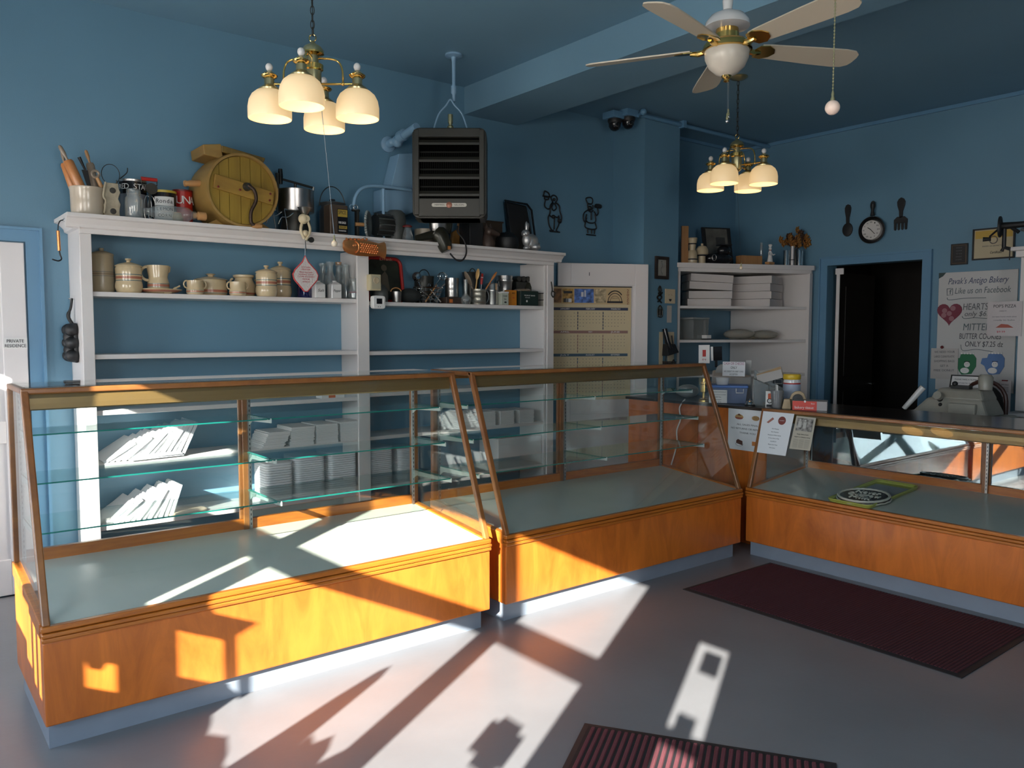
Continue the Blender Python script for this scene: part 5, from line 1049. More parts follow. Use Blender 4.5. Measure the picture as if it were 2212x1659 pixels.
# ================================================================== chandeliers
def chandelier(label, c, zbot, rz, chain_top, order):
    """c = axis (x,y); zbot = height of shade rims"""
    t = thing('chandelier', label, 'chandelier', (c[0], c[1], zbot), rz, 'brass chandeliers with four cream glass shades')
    R = 0.218
    z_arm = 0.17
    part('stem', BRASSA, t, lambda b: b.lathe([(0,0.075),(0.014,0.078),(0.022,0.09),(0.012,0.10),(0.014,0.12),(0.034,0.135),(0.040,0.145),(0.040,0.235),(0.046,0.24),(0.046,0.252),(0.028,0.262),(0.026,0.31),(0.040,0.315),(0.052,0.32),(0.052,0.333),(0.040,0.350),(0.014,0.365),(0.008,0.378),(0,0.378)], seg=28))
    part('lower_band', BRASS, t, lambda b: b.lathe([(0.041,0.232),(0.050,0.238),(0.050,0.262),(0.041,0.266)], seg=28))
    part('upper_band', BRASS, t, lambda b: b.lathe([(0.028,0.306),(0.054,0.314),(0.054,0.322),(0.028,0.326)], seg=28))
    part('bottom_finial', BRASS, t, lambda b: b.ball((0,0,0.085), 0.014, 14, 8))
    part('top_ring', BRASS, t, lambda b: b.tube([(0.017*math.cos(2*PI*k/14),0,0.392+0.017*math.sin(2*PI*k/14)) for k in range(14)], 0.0028, 6, closed=True))
    for k in range(4):
        a = PI/2*k; ca, sa = math.cos(a), math.sin(a)
        def q(r_, z): return (r_*ca, r_*sa, z)
        arm = part('arm', BRASS, t, lambda b: (b.tube([q(0.036,z_arm), q(R,z_arm)], 0.0055, 10), b.tube(bez([q(0.025,0.292), q(0.08,0.292), q(0.125,0.278), q(0.145,0.235), q(0.147,z_arm)],6), 0.0048, 10), b.ball(q(0.147,z_arm), 0.0095, 12, 8)))
        MB().lathe([(0.050,0.136),(0.052,0.145),(0.036,0.158),(0.025,0.166),(0.024,0.198),(0.034,0.204),(0.037,0.212),(0.033,0.216),(0.020,0.228),(0.007,0.236),(0,0.236)], q(R,0), 24).build('shade_holder', BRASSA, t)
        MB().lathe([(0.025,0.195),(0.038,0.203),(0.041,0.211),(0.035,0.216)], q(R,0), 24).build('holder_rim', BRASS, t)
        MB().ball(q(R,0.252), 0.018, 14, 10, rz=0.020).build('finial', CERAM, t)
        sh = MB(); sh.lathe([(0.104,0.0),(0.106,0.004),(0.106,0.055),(0.100,0.088),(0.086,0.115),(0.064,0.134),(0.03,0.143)], q(R,0), 40, mats=[SHADE]*6)
        sh.lathe([(0.103,0.001),(0.102,0.055),(0.096,0.086),(0.082,0.112),(0.060,0.130),(0.03,0.139)][::-1], q(R,0), 40, mats=[SHADEI]*5)
        sh.build('glass_shade', SHADE, t)
        MB().lathe([(0,0.035),(0.018,0.038),(0.032,0.058),(0.032,0.075),(0.018,0.10),(0.014,0.13),(0,0.133)], q(R,0), 18).build('light_bulb', BULB, t)
    # chain
    L = chain_top - (zbot+0.405)
    def chn(b):
        n = max(2, int(L/0.034)); st = L/n
        for i in range(n):
            zc_ = 0.405+st*(i+0.5); P = []
            for k in range(12):
                a = 2*PI*k/12; x = 0.0095*math.cos(a); z = st*0.66*math.sin(a)
                P.append((x, 0, zc_+z) if i % 2 else (0, x, zc_+z))
            b.tube(P, 0.0022, 5, closed=True)
        b.tube([(0.004,0.004,0.40),(-0.004,0.003,0.40+L*0.5),(0.003,0,0.40+L)], 0.002, 5)
    part('chain', DKMET, t, chn)
    part('ceiling_canopy', BRASSA, t, lambda b: b.lathe([(0,0),(0.07,0),(0.072,-0.006),(0.05,-0.02),(0.015,-0.03),(0,-0.035)], (0,0,chain_top-zbot), 28))
    return t
sh1 = at(678, 262, Y=3.80); 
ch1 = chandelier('larger, nearer brass chandelier with four cream shades at upper left', (sh1.x, 3.80), 2.60, math.radians(-39), ZC, 0)
ch2 = chandelier('smaller-looking chandelier hanging farther off, in front of right alcove', (5.335, 3.90), 2.672, math.radians(-78), ZC, 0)
def pull(name, label, cat, p0, p1, ball_m, br, cord=WHITET, cr_=0.0014, bead=False):
    p0, p1 = Vector(p0), Vector(p1); t = thing(name, label, cat, p0)
    d = p1-p0
    if bead: part('bead_chain', BRASSA, t, lambda b: [b.ball(d*(i/60), 0.0024, 6, 4) for i in range(61)])
    else: part('cord', cord, t, lambda b: b.tube([(0,0,0), d], cr_, 6))
    part('fitting', BRASSA, t, lambda b: b.lathe([(0,0),(0.003,0),(0.005,-0.008),(0.004,-0.014),(0.007,-0.022),(0.006,-0.03),(0,-0.03)], d, 10))
    part('ball', ball_m, t, lambda b: b.ball(d+Vector((0,0,-0.03-br*0.8)), br, 18, 12)); return t
pull('lamp_pull', 'thin pale cord with small ivory ball hanging from left chandelier', 'pull cord', (sh1.x+0.075, 3.80+0.085, 2.765), at(722,508,Y=3.80), mat('ivory', (0.72,0.62,0.48), 0.3), 0.016, cord=mat('pale_cord', (0.22,0.30,0.38), 0.7))
pull('lamp_pull', 'very thin cord with tiny ball hanging from far chandelier over corner shelves', 'pull cord', (5.335,3.90,2.76), at(1601,568,Y=3.90), mat('ivory', (0.7,0.6,0.48)), 0.014, cord=DKMET, cr_=0.0008)
gp = at(1798, 240, Y=1.35); s = scale_at(gp)
pull('globe_pull', 'bead chain with large pinkish-white globe hanging at upper right', 'pull chain', (gp.x, gp.y, 3.5), (gp.x, gp.y, gp.z+0.058), mat('pinkish_globe', (0.72,0.55,0.46), 0.35, var=0.08, vscale=30), 15.5*s, bead=False, cord=BRASSA, cr_=0.0016)
t = bpy.data.objects['globe_pull']; L = 3.5-(gp.z+0.058)
part('chain_beads', BRASSA, t, lambda b: [b.ball((0,0,-L+0.01*i), 0.0032, 6, 4) for i in range(int(min(L,1.2)/0.01))])

# ================================================================== ceiling fan
fx, fy, fz = 3.093, 2.326, 2.842
t = thing('ceiling_fan', 'ceiling fan with five cream blades, brass arms and marbled glass bowl', 'ceiling fan', (fx, fy, fz))
part('down_rod', CERAM, t, lambda b: b.lathe([(0,0.16),(0.02,0.16),(0.024,0.20),(0.014,0.22),(0.0135,ZC-fz),(0,ZC-fz)], seg=18))
part('ceiling_cap', CERAM, t, lambda b: b.lathe([(0,0),(0.07,0),(0.065,-0.03),(0.03,-0.07),(0,-0.075)], (0,0,ZC-fz), 28))
part('motor_housing', CERAM, t, lambda b: b.lathe([(0,0.155),(0.03,0.155),(0.075,0.135),(0.098,0.105),(0.100,0.085),(0.05,0.075),(0,0.07)], seg=36))
part('brass_motor_band', BRASS, t, lambda b: b.lathe([(0.05,0.078),(0.055,0.03),(0.098,0.015),(0.108,0.0),(0.112,-0.018),(0.104,-0.022),(0,-0.02)], seg=36))
for k in range(5):
    a = math.radians(191.2-72*k); ca, sa = math.cos(a), math.sin(a); pt_ = math.radians(-13)
    bl = bpy.data.objects.new('fan_blade', None)
    n = 9; P = []
    out = [(0.16,0.045),(0.20,0.052),(0.45,0.066),(0.58,0.070),(0.63,0.064),(0.655,0.045),(0.662,0.02)]
    pts2 = [(x, y) for x, y in out] + [(x, -y) for x, y in out[::-1]]
    def tf(x, y, z):
        yy = y*math.cos(pt_) - z*math.sin(pt_); zz = y*math.sin(pt_) + z*math.cos(pt_)
        return (x*ca - yy*sa, x*sa + yy*ca, zz-0.006)
    mb = MB(); i0 = mb.pts([tf(x, y, -0.003) for x, y in pts2]); i1 = mb.pts([tf(x, y, 0.003) for x, y in pts2]); N = len(pts2)
    mb.face([i0+i for i in range(N)][::-1]); mb.face([i1+i for i in range(N)])
    for i in range(N): j = (i+1) % N; mb.face([i0+i, i0+j, i1+j, i1+i])
    bo = mb.build('fan_blade', FANB, t)
    mb = MB()
    mb.tube([tf(0.085,0,-0.004), tf(0.13,0,-0.012), tf(0.165,0,-0.008)], [0.012,0.014,0.010], 8)
    q0 = [(0.13,0.0),(0.15,0.045),(0.19,0.052),(0.225,0.03),(0.24,0.0),(0.225,-0.03),(0.19,-0.052),(0.15,-0.045)]
    i0 = mb.pts([tf(x, y, -0.008) for x, y in q0]); i1 = mb.pts([tf(x, y, -0.0035) for x, y in q0]); N = len(q0)
    mb.face([i0+i for i in range(N)][::-1]); mb.face([i1+i for i in range(N)])
    for i in range(N): j = (i+1) % N; mb.face([i0+i, i0+j, i1+j, i1+i])
    mb.build('blade_arm', BRASS, bo)
part('glass_bowl', BOWLG, t, lambda b: b.lathe([(0.098,-0.018),(0.100,-0.028),(0.097,-0.055),(0.080,-0.092),(0.05,-0.120),(0.02,-0.132),(0,-0.134)], seg=40))
part('bowl_finial', BRASS, t, lambda b: b.lathe([(0,0),(0.024,0),(0.02,-0.012),(0.012,-0.018),(0.014,-0.028),(0,-0.034)], (0,0,-0.128), 20))
for i, (px, py, lab) in enumerate(((1573, 252, 'upper of two little silver balls on fan pull chains'), (1570, 261, 'lower of two little silver balls on fan pull chains'))):
    q = at(px, py, Y=fy); pull('fan_pull', lab, 'pull chain', (q.x, fy-0.002*i, fz-0.12), (q.x, fy-0.002*i, q.z+0.035), CHROME, 0.0085, cord=ALU, cr_=0.0008)
# ================================================================== things on the walls
def wallframe_back(px, py, y=YB-0.004): return frame(at(px, py, Y=y), (1,0,0), (0,0,1))
def wallframe_right(px, py, x=XR-0.004): return frame(at(px, py, X=x), (0,-1,0), (0,0,1))
def strokes(b, lines, s, r=0.0045, fx_=1.0):
    for ln in lines:
        cl = ln[0] == ln[-1]
        P = [(x*s*fx_, y*s, r) for x, y in ln]
        b.tube(bez(P, 4) if len(P) > 2 else P, r, 6)
# waiter and chef wire figures; coordinates in px about the centre, widened for the oblique wall
p = at(1195, 457, Y=YB-0.01); s = scale_at(p)
t = thing('waiter_silhouette', 'black wire waiter figure holding up a cloche, left of the chef', 'wall decoration', mw=frame(p, (1,0,0), (0,0,1)), group='pair of black wire kitchen figures')
k = 1.28
part('wire_figure', BLACK, t, lambda b: (strokes(b, [
   [(-20,41),(-22,30),(-10,30),(-12,38),(-20,41)], [(-24,30),(-8,30)], [(-20,30),(-20,24),(-12,24),(-12,30)], [(-18,24),(-20,10),(-14,4),(-8,6),(-6,14),(-2,20)],
   [(-2,20),(-6,28),(-2,34),(5,33),(8,26),(4,20)], [(-2,20),(-8,10),(-8,-4),(-12,-14),(-10,-30),(-4,-40),(0,-40)], [(4,20),(12,14),(14,2),(18,-10),(16,-22),(10,-20),(12,-10)], [(0,18),(-4,8),(0,2),(6,8),(2,18)],
   [(-10,-8),(-4,-12),(2,-10),(8,-12),(12,-8)], [(2,-10),(1,-38)], [(12,-10),(12,-26),(6,-40),(10,-42)], [(-8,-43),(14,-43)], [(-8,-40),(-8,-43)]], s, 0.0065, k), b.ball((2*s*k,26*s,0), 0.014, 10, 6), b.ball((0,-11*s,0.002), 0.018, 10, 6), b.ball((16*s*k,-18*s,0.002), 0.015, 10, 6, rz=0.015)))
p = at(1277, 468, Y=YB-0.01)
t = thing('chef_silhouette', 'black wire chef figure with tall hat carrying a cake', 'wall decoration', mw=frame(p, (1,0,0), (0,0,1)), group='pair of black wire kitchen figures')
part('wire_figure', BLACK, t, lambda b: (strokes(b, [
   [(-10,28),(-14,38),(-4,42),(2,38),(0,28),(-10,28)], [(-10,28),(-9,18),(-4,14),(2,18),(2,26)], [(-8,14),(-18,6),(-20,-6),(-16,-14),(-12,-4)], [(4,14),(-2,10),(-10,14)], [(6,12),(12,4),(16,10),(14,20)],
   [(8,22),(22,22),(22,28),(10,28),(8,22)], [(-12,4),(-14,-8),(-8,-14),(4,-14),(10,-8),(8,6)], [(-14,-12),(-16,-24),(-6,-28),(6,-28),(12,-24),(8,-12)], [(-10,-28),(-9,-38)], [(0,-28),(0,-38)], [(8,-28),(7,-38)], [(-12,-41),(10,-41)], [(-1,10),(-1,-8)]], s, 0.0065, k), b.ball((-4*s*k,19*s,0), 0.020, 10, 6), b.box(10*s*k,22*s*k,22*s,28*s,0,0.01)))
# dome cameras
for i, (px, py, lab) in enumerate(((1328, 262, 'left black dome security camera on grey box in corner of ceiling'), (1357, 258, 'right black dome security camera beside pillar top'))):
    p = at(px, py, Y=YB-0.28-0.06*i); t = thing('dome_camera', lab, 'security camera', p, 0, 'two dome cameras under the ceiling')
    part('junction_box', BLUE2, t, lambda b: b.box(-0.085,0.075,-0.07,0.07,0.015,0.075+0.0*i), bevel=0.004)
    part('collar', BLACK, t, lambda b: b.lathe([(0,0.018),(0.062,0.018),(0.064,0.0),(0.056,-0.02),(0,-0.02)], seg=24))
    part('dome', BLACKG, t, lambda b: b.lathe([(0.055,-0.018),(0.052,-0.05),(0.035,-0.075),(0.015,-0.085),(0,-0.087)], seg=24))
    part('lens', mat('lens_grey', (0.15,0.15,0.15), 0.2), t, lambda b: b.tube([(0.018*math.cos(2*PI*k/14)-0.02, -0.048, -0.04+0.018*math.sin(2*PI*k/14)) for k in range(14)], 0.003, 6, closed=True))
t = thing('conduit_pipe', 'blue painted conduit running along ceiling from pillar to right wall', 'pipe', (0,0,0))
part('pipe', BLUE2, t, lambda b: b.tube([(5.42, YP-0.10, ZC-0.03), (5.45, YP-0.02, ZC-0.035), (7.44, YP-0.02, ZC-0.035)], 0.02, 10))
part('clip', BLUE2, t, lambda b: (b.box(6.02,6.06,YP-0.06,YP+0.02,ZC-0.065,ZC-0.0), b.ball((5.43,YP-0.09,ZC-0.03), 0.032, 10, 8)))
# white door with the year calendar
LD0 = Vector((4.80, 5.385, 0)); LD1 = Vector((5.553, 4.995, 0)); ldir = (LD1-LD0).normalized(); LL = (LD1-LD0).length
M = frame(LD0, ldir, (0,0,1)); ln = M.to_3x3() @ Vector((0,0,1))
t = thing('panel_door', 'white panel door standing ajar with big calendar, right of bookcase', 'door', mw=M)
part('door_slab', WHITE2, t, lambda b: (b.box(0, LL, 0.01, 2.158, -0.035, -0.008), b.box(0, 0.12, 0.01, 2.158, -0.008, 0), b.box(LL-0.125, LL, 0.01, 2.158, -0.008, 0), b.box(0.12, LL-0.125, 1.965, 2.158, -0.008, 0), b.box(0.12, LL-0.125, 0.80, 0.95, -0.008, 0), b.box(0.12, LL-0.125, 0.01, 0.22, -0.008, 0)), bevel=0.004)
def ld(px, py): q = M.inverted() @ hit(px, py, LD0, ln); return q.x, q.y
for (a, c, e_, f_) in ((1367, 844, 1382, 851), (1367, 865, 1382, 887), (1367, 947, 1382, 966)):
    x0, y0 = ld(a, c); x1, y1 = ld(e_, f_)
    part('lock_plate', BLACK, t, lambda b: b.box(x0, x1, y1, y0, 0, 0.006))
x0, y0 = ld(1273, 592); part('coat_nail', BLACK, t, lambda b: b.tube([(x0, y0+0.015, 0.003), (x0, y0-0.015, 0.003)], 0.003, 6))
# calendar
cx0, cy0 = ld(1193, 618); cx1, cy1 = ld(1361, 862)
MC = M @ Matrix.Translation((0, 0, 0.001))
Wc = cx1-cx0; Hc = cy0-cy1
t = thing('wall_calendar', 'large 2022 year calendar with photo strip hanging on white door', 'calendar', mw=M @ Matrix.Translation((cx0, cy1, 0.002)))
CALP = mat('calendar_cream', (0.60,0.50,0.32), 0.8); NAVY = mat('navy_print', (0.035,0.045,0.09), 0.7); MAUVE = mat('mauve_print', (0.28,0.16,0.14), 0.7); SLATE = mat('slate_print', (0.06,0.11,0.16), 0.7)
part('sheet', CALP, t, lambda b: b.box(0, Wc, 0, Hc, -0.001, 0.0))
part('top_bar', BLACK, t, lambda b: b.box(-0.01, Wc+0.005, Hc-0.006, Hc+0.004, -0.001, 0.006))
def rowy(py): return Hc*(862-py)/(862-618)
part('photo_strip', mat('strip_beige', (0.55,0.40,0.22), 0.7), t, lambda b: b.box(0, Wc*0.985, rowy(656), rowy(620), 0, 0.001))
pics = [(0.0,0.115,(0.20,0.09,0.03)),(0.125,0.265,(0.35,0.2,0.05)),(0.275,0.52,(0.08,0.16,0.42)),(0.53,0.675,(0.42,0.33,0.2))]
for i, (a, c, col) in enumerate(pics):
    ph = part('photo', mat('calendar_photo_%d' % i, col, 0.6, var=0.7, vscale=30), t, lambda b: b.box(Wc*a, Wc*c, rowy(653), rowy(623), 0.001, 0.0015))
part('picture_shapes', mat('white_silo', (0.6,0.6,0.62), 0.6), t, lambda b: (b.box(Wc*0.36,Wc*0.39,rowy(640),rowy(630),0.0015,0.002), b.box(Wc*0.40,Wc*0.42,rowy(640),rowy(626),0.0015,0.002), b.box(Wc*0.17,Wc*0.24,rowy(652),rowy(644),0.0015,0.002)))
part('photo_dark_shapes', BLACK, t, lambda b: (b.box(Wc*0.14,Wc*0.25,rowy(633),rowy(628),0.0015,0.002), b.box(Wc*0.14,Wc*0.20,rowy(652),rowy(644),0.0015,0.002)))  # black shapes printed on the calendar photos
part('crest', BLACKT, t, lambda b: (b.tube([(Wc*0.79+0.065*math.cos(PI*k/16), rowy(650)+0.075*math.sin(PI*k/16), 0.002) for k in range(17)], 0.003, 5), b.tube([(Wc*0.79+0.045*math.cos(PI*k/16), rowy(650)+0.052*math.sin(PI*k/16), 0.002) for k in range(17)], 0.0015, 5), b.box(Wc*0.69,Wc*0.89,rowy(653),rowy(649),0.001,0.002), b.tube([(Wc*0.79+0.078*math.cos(PI*(0.2+0.6*k/10)), rowy(648)+0.088*math.sin(PI*(0.2+0.6*k/10)), 0.002) for k in range(11)], 0.005, 5)))
text('100 YEARS', 0.012, CALP, t, Wc*0.79, rowy(624)-0.004, 0.006, width=0.07); text('NORTH MILL', 0.010, BLACKT, t, Wc*0.79, rowy(643), 0.002, width=0.06)
for i, ch in enumerate('2022'): text(ch, 0.040, DKRED, t, Wc*0.955, rowy(627.0+8.6*i), 0.002)
mons = [('JANUARY','FEBRUARY','MARCH'),('APRIL','MAY','JUNE'),('JULY','AUGUST','SEPTEMBER'),('OCTOBER','NOVEMBER','DECEMBER')]
starts = [6,2,2,5,0,3,5,1,4,6,2,4]; lens = [31,28,31,30,31,30,31,31,30,31,30,31]
for r_, (y0_, y1_, mm) in enumerate(((663,669,NAVY),(712.5,718.5,MAUVE),(762,768,SLATE),(811,817,MAUVE))):
    part('month_bar', mm, t, lambda b: b.box(0, Wc*0.96, rowy(y1_), rowy(y0_), 0, 0.0012))
    for c_ in range(3): text(mons[r_][c_], 0.020, WHITET, t, Wc*(0.16+0.32*c_), rowy((y0_+y1_)/2), 0.002, width=0.085 if c_ != 1 or r_ != 1 else 0.035)
    def days(b):
        for c_ in range(3):
            st_, n_ = starts[r_*3+c_], lens[r_*3+c_]
            for d_ in range(n_):
                col = (st_+d_) % 7; rw = (st_+d_)//7
                x = Wc*(0.025+0.32*c_+0.041*col); y = rowy(y1_+6.5+7.0*rw); b.box(x, x+0.007, y, y+0.005, 0, 0.001)
    part('dates', GREYT, t, days)
    def dash(b):
        for c_ in (1, 2):
            for q in range(6):
                x = Wc*(0.32*c_-0.005); y = rowy(y1_+3+6.6*q); b.box(x, x+0.008, y-0.022, y, 0, 0.001)
    part('dashed_rule', (NAVY, MAUVE, SLATE, MAUVE)[r_], t, dash)
# ---- pillar front: picture, switch, phone
def pf(px, py): return at(px, py, Y=YP-0.003)
def rect_pf(x0, y0, x1, y1):
    a, c = pf(x0, y0), pf(x1, y1); m_ = (a+c)/2; return frame(m_, (1,0,0), (0,0,1)), abs(c.x-a.x), abs(a.z-c.z)
Mx, w_, h_ = rect_pf(1414, 553, 1442, 604)
t = thing('small_picture', 'small dark-framed sketch hanging on blue pillar', 'picture', mw=Mx)
FRM = mat('dark_frame_wood', (0.025,0.015,0.01), 0.4)
def frm(b, w_, h_, q, d=0.02):
    b.box(-w_/2,-w_/2+q,-h_/2,h_/2,0,d); b.box(w_/2-q,w_/2,-h_/2,h_/2,0,d); b.box(-w_/2+q,w_/2-q,h_/2-q,h_/2,0,d); b.box(-w_/2+q,w_/2-q,-h_/2,-h_/2+q,0,d)
part('frame', FRM, t, lambda b: frm(b, w_, h_, 0.03), bevel=0.003)
part('sketch_paper', mat('grey_sketch', (0.30,0.30,0.27), 0.7, var=0.15, vscale=20), t, lambda b: b.box(-w_/2+0.03,w_/2-0.03,-h_/2+0.03,h_/2-0.03,0,0.006))
part('pencil_figure', GREYT, t, lambda b: (b.tube(bez([(0,0.05,0.007),(0.01,0.02,0.007),(-0.01,-0.02,0.007),(0.012,-0.06,0.007)],5), 0.002, 5), b.ball((0,0.06,0.006), 0.006, 8, 4)))
Mx, w_, h_ = rect_pf(1436, 624, 1457, 656)
t = thing('face_note', 'cream card with little smiling mouth drawn, on pillar edge', 'card', mw=Mx)
part('card', mat('cream_card', (0.60,0.50,0.34), 0.6), t, lambda b: b.box(-w_/2,w_/2,-h_/2,h_/2,0,0.008), bevel=0.002)
part('smile', BLACKT, t, lambda b: (b.prism([(-0.02,-0.025),(0.02,-0.025),(0.014,-0.042),(0.0,-0.05),(-0.014,-0.042)], 'z', 0.008, 0.009), b.ball((-0.02,0.012,0.008), 0.003, 8, 4), b.ball((0.02,0.012,0.008), 0.003, 8, 4)))
p = pf(1424, 636); t = thing('scissors_ornament', 'small dark metal ornament hanging on pillar left of the smiling card', 'wall decoration', mw=frame(p, (1,0,0), (0,0,1)))
part('ornament', DKMET, t, lambda b: strokes(b, [[(0,18),(4,8),(-4,2),(6,-6),(-6,-16)], [(0,18),(-4,10),(4,0),(-8,-6),(6,-18)], [(-6,-4),(8,4)]], scale_at(p), 0.008))
p = pf(1425, 672); t = thing('birdcage_ornament', 'small dark arched ornament on pillar below the other one', 'wall decoration', mw=frame(p, (1,0,0), (0,0,1)))
part('ornament', DKMET, t, lambda b: (strokes(b, [[(-7,-12),(-7,4),(0,12),(7,4),(7,-12),(-7,-12)], [(0,12),(0,-12)]], scale_at(p), 0.005), b.box(-0.03,0.03,-0.04,0.02,0,0.006)))
Mx, w_, h_ = rect_pf(1441, 660, 1450, 697)
t = thing('narrow_notice', 'narrow pale paper strip stuck on pillar edge', 'note', mw=Mx); part('paper', mat('dull_paper', (0.45,0.42,0.38), 0.8), t, lambda b: b.box(-w_/2,w_/2,-h_/2,h_/2,0,0.003))
Mx, w_, h_ = rect_pf(1442, 717, 1454, 782)
t = thing('wall_phone', 'black cordless telephone in its cradle mounted on pale plate on pillar', 'telephone', mw=Mx)
part('cream_plate', mat('cream_card', (0.6,0.5,0.34)), t, lambda b: (b.box(-w_/2,w_/2,-h_/2,h_/2,0,0.008), b.box(-w_/2-0.12,-w_/2-0.075,-h_/2,h_/2,0,0.01)))
part('handset', BLACKG, t, lambda b: b.tube([(-0.12,h_/2+0.03,0.03),(-0.10,0.05,0.05),(-0.075,-0.02,0.07)], [0.022,0.026,0.022], 10))
part('cradle', BLACK, t, lambda b: (b.hexa([(-0.13,-0.08,0.01),(0.02,-0.05,0.01),(0.02,-0.05,0.09),(-0.13,-0.08,0.09),(-0.12,0.03,0.01),(0.0,0.03,0.01),(0.0,0.03,0.06),(-0.12,0.03,0.06)]), b.tube([(-0.02,0.03,0.05),(-0.03,0.11,0.04)], 0.007, 8)), bevel=0.004)
part('cord', BLACK, t, lambda b: b.tube(bez([(-0.09,-0.07,0.03),(-0.10,-0.16,0.03),(-0.03,-0.17,0.03),(0.03,-0.12,0.02),(0.05,-0.2,0.02)],5), 0.005, 6))
# ================================================================== right-hand wall
def wr_fr(px, py, x=XR-0.002): p = at(px, py, X=x); return frame(p, (0,-1,0), (0,0,1)), scale_at(p)
KY = 1.30  # the wall recedes: one design pixel covers this much more along it
Mx, s = wr_fr(1832, 476); t = thing('giant_spoon', 'black iron decorative spoon on blue wall left of frying pan clock', 'wall decoration', mw=Mx, group='black iron cutlery hung beside the clock')
s2 = s*1.25
part('spoon', BLACK, t, lambda b: (b.prism([(x*s2, y*s) for x, y in ((-2.5,-8),(-3,6),(-5,18),(-5.5,26),(-3.5,32),(0,34),(3.5,32),(5.5,26),(5,18),(3,6),(2.5,-8))], 'z', 0, 0.012), b.lathe([(0,0),(9.5*s2,0.004),(9*s2,0.012),(4*s2,0.018),(0,0.02)], (0,-20*s,0), 24, None, ry=1.25)))
Mx, s = wr_fr(1947, 462); t = thing('giant_fork', 'black iron decorative fork on blue wall right of frying pan clock', 'wall decoration', mw=Mx, group='black iron cutlery hung beside the clock')
part('fork', BLACK, t, lambda b: (b.prism([(x*s2, y*s) for x, y in ((-2.5,-8),(-3,6),(-6,18),(-6.5,26),(-4,32),(0,35),(4,32),(6.5,26),(6,18),(3,6),(2.5,-8))], 'z', 0, 0.012), b.prism([(x*s2, y*s) for x, y in ((-11,-12),(-6,-6),(6,-6),(11,-12),(11,-20),(-11,-20))], 'z', 0, 0.012),
    [b.prism([(x*s2, y*s) for x, y in ((q-1.9,-19),(q+1.9,-19),(q+1.6,-33),(q,-35),(q-1.6,-33))], 'z', 0, 0.012) for q in (-8.8,-3,3,8.8)]))
Mx, s = wr_fr(1888, 493); t = thing('frying_pan_clock', 'black frying pan clock with white Roman numeral dial', 'clock', mw=Mx)
R = 26*s*1.12
part('pan', BLACK, t, lambda b: b.lathe([(0,0),(R*0.85,0),(R,0.05),(R*0.96,0.05),(R*0.82,0.012),(0,0.012)], (0,-0.02,0), 40))
part('pan_handle', BLACK, t, lambda b: (b.tube([(0,R*0.9,0.035),(0,R*1.25,0.035),(0,R*1.75,0.035)], [0.022,0.014,0.02], 10), b.tube([(0.016*math.cos(2*PI*k/12), R*1.65+0.034*math.sin(2*PI*k/12), 0.035) for k in range(12)], 0.010, 6, closed=True)))
dl = part('dial', mat('clock_dial', (0.66,0.62,0.58), 0.5), t, lambda b: b.lathe([(0,0.055),(R*0.70,0.055),(R*0.72,0.05),(R*0.72,0.012),(0,0.012)][::-1], (0.0,-0.02,0), 40))
for i, nm in enumerate(('XII','I','II','III','IV','V','VI','VII','VIII','IX','X','XI')):
    a = PI/2-2*PI*i/12; text(nm, 0.018, BLACKT, t, R*0.56*math.cos(a), -0.02+R*0.56*math.sin(a), 0.057, width=0.006+0.005*len(nm))
part('hour_hand', BLACKT, t, lambda b: b.hexa([(-0.003,-0.02,0.058),(0.003,-0.016,0.058),(-0.030,0.006,0.058),(-0.034,0.002,0.058),(-0.003,-0.02,0.060),(0.003,-0.016,0.060),(-0.030,0.006,0.060),(-0.034,0.002,0.060)]))
part('minute_hand', BLACKT, t, lambda b: b.hexa([(-0.002,-0.022,0.058),(0.002,-0.018,0.058),(0.040,-0.058,0.058),(0.037,-0.061,0.058),(-0.002,-0.022,0.060),(0.002,-0.018,0.060),(0.040,-0.058,0.060),(0.037,-0.061,0.060)]))
def wrect(x0, y0, x1, y1, X=XR-0.002):
    a, c = at(x0, y0, X=X), at(x1, y1, X=X); m_ = (a+c)/2; return frame(m_, (0,-1,0), (0,0,1)), abs(c.y-a.y), abs(a.z-c.z)
Mx, w_, h_ = wrect(2056, 528, 2091, 571)
t = thing('black_plaque', 'black engraved plaque on blue wall beside the framed certificate', 'plaque', mw=Mx)
part('board', BLACK, t, lambda b: b.box(-w_/2,w_/2,-h_/2,h_/2,0,0.018), bevel=0.003); part('gold_border', mat('dull_gold_line', (0.16,0.10,0.05), 0.4, 0.6), t, lambda b: frm(b, w_*0.82, h_*0.86, 0.003, 0.0195))
for i in range(5): text(('AWARD OF', 'HONOR', 'TO', 'BAKERY', 'IN SERVICE')[i], 0.014, GREYT, t, 0, h_*(0.3-0.14*i), 0.0185, width=0.05)
Mx, w_, h_ = wrect(2103, 496, 2192, 557)
t = thing('framed_certificate', 'yellowish certificate in black frame partly behind apple peeler', 'certificate', mw=Mx)
part('frame', BLACK, t, lambda b: frm(b, w_, h_, 0.012, 0.018), bevel=0.002)
part('certificate_sheet', mat('certificate_cream', (0.55,0.46,0.30), 0.6), t, lambda b: b.box(-w_/2+0.012,w_/2-0.012,-h_/2+0.012,h_/2-0.012,0,0.006)); part('yellow_band', mat('certificate_yellow', (0.60,0.38,0.07), 0.6), t, lambda b: b.box(-w_/2+0.02,w_/2-0.02,h_*0.18,h_/2-0.02,0.006,0.007))
part('round_seal', mat('seal_print', (0.12,0.10,0.09), 0.6, var=0.5, vscale=60), t, lambda b: b.lathe([(0.028,0.007),(0.034,0.008),(0.034,0.009),(0.026,0.009)], (0.0,0.03,0), 24))
text('BAKERY OF DISTINCTION', 0.016, GREYT, t, 0, -0.02, 0.007, width=0.17); text('Certificate', 0.03, BLACKT, t, 0.02, -0.075, 0.007, width=0.09, shear=0.3)
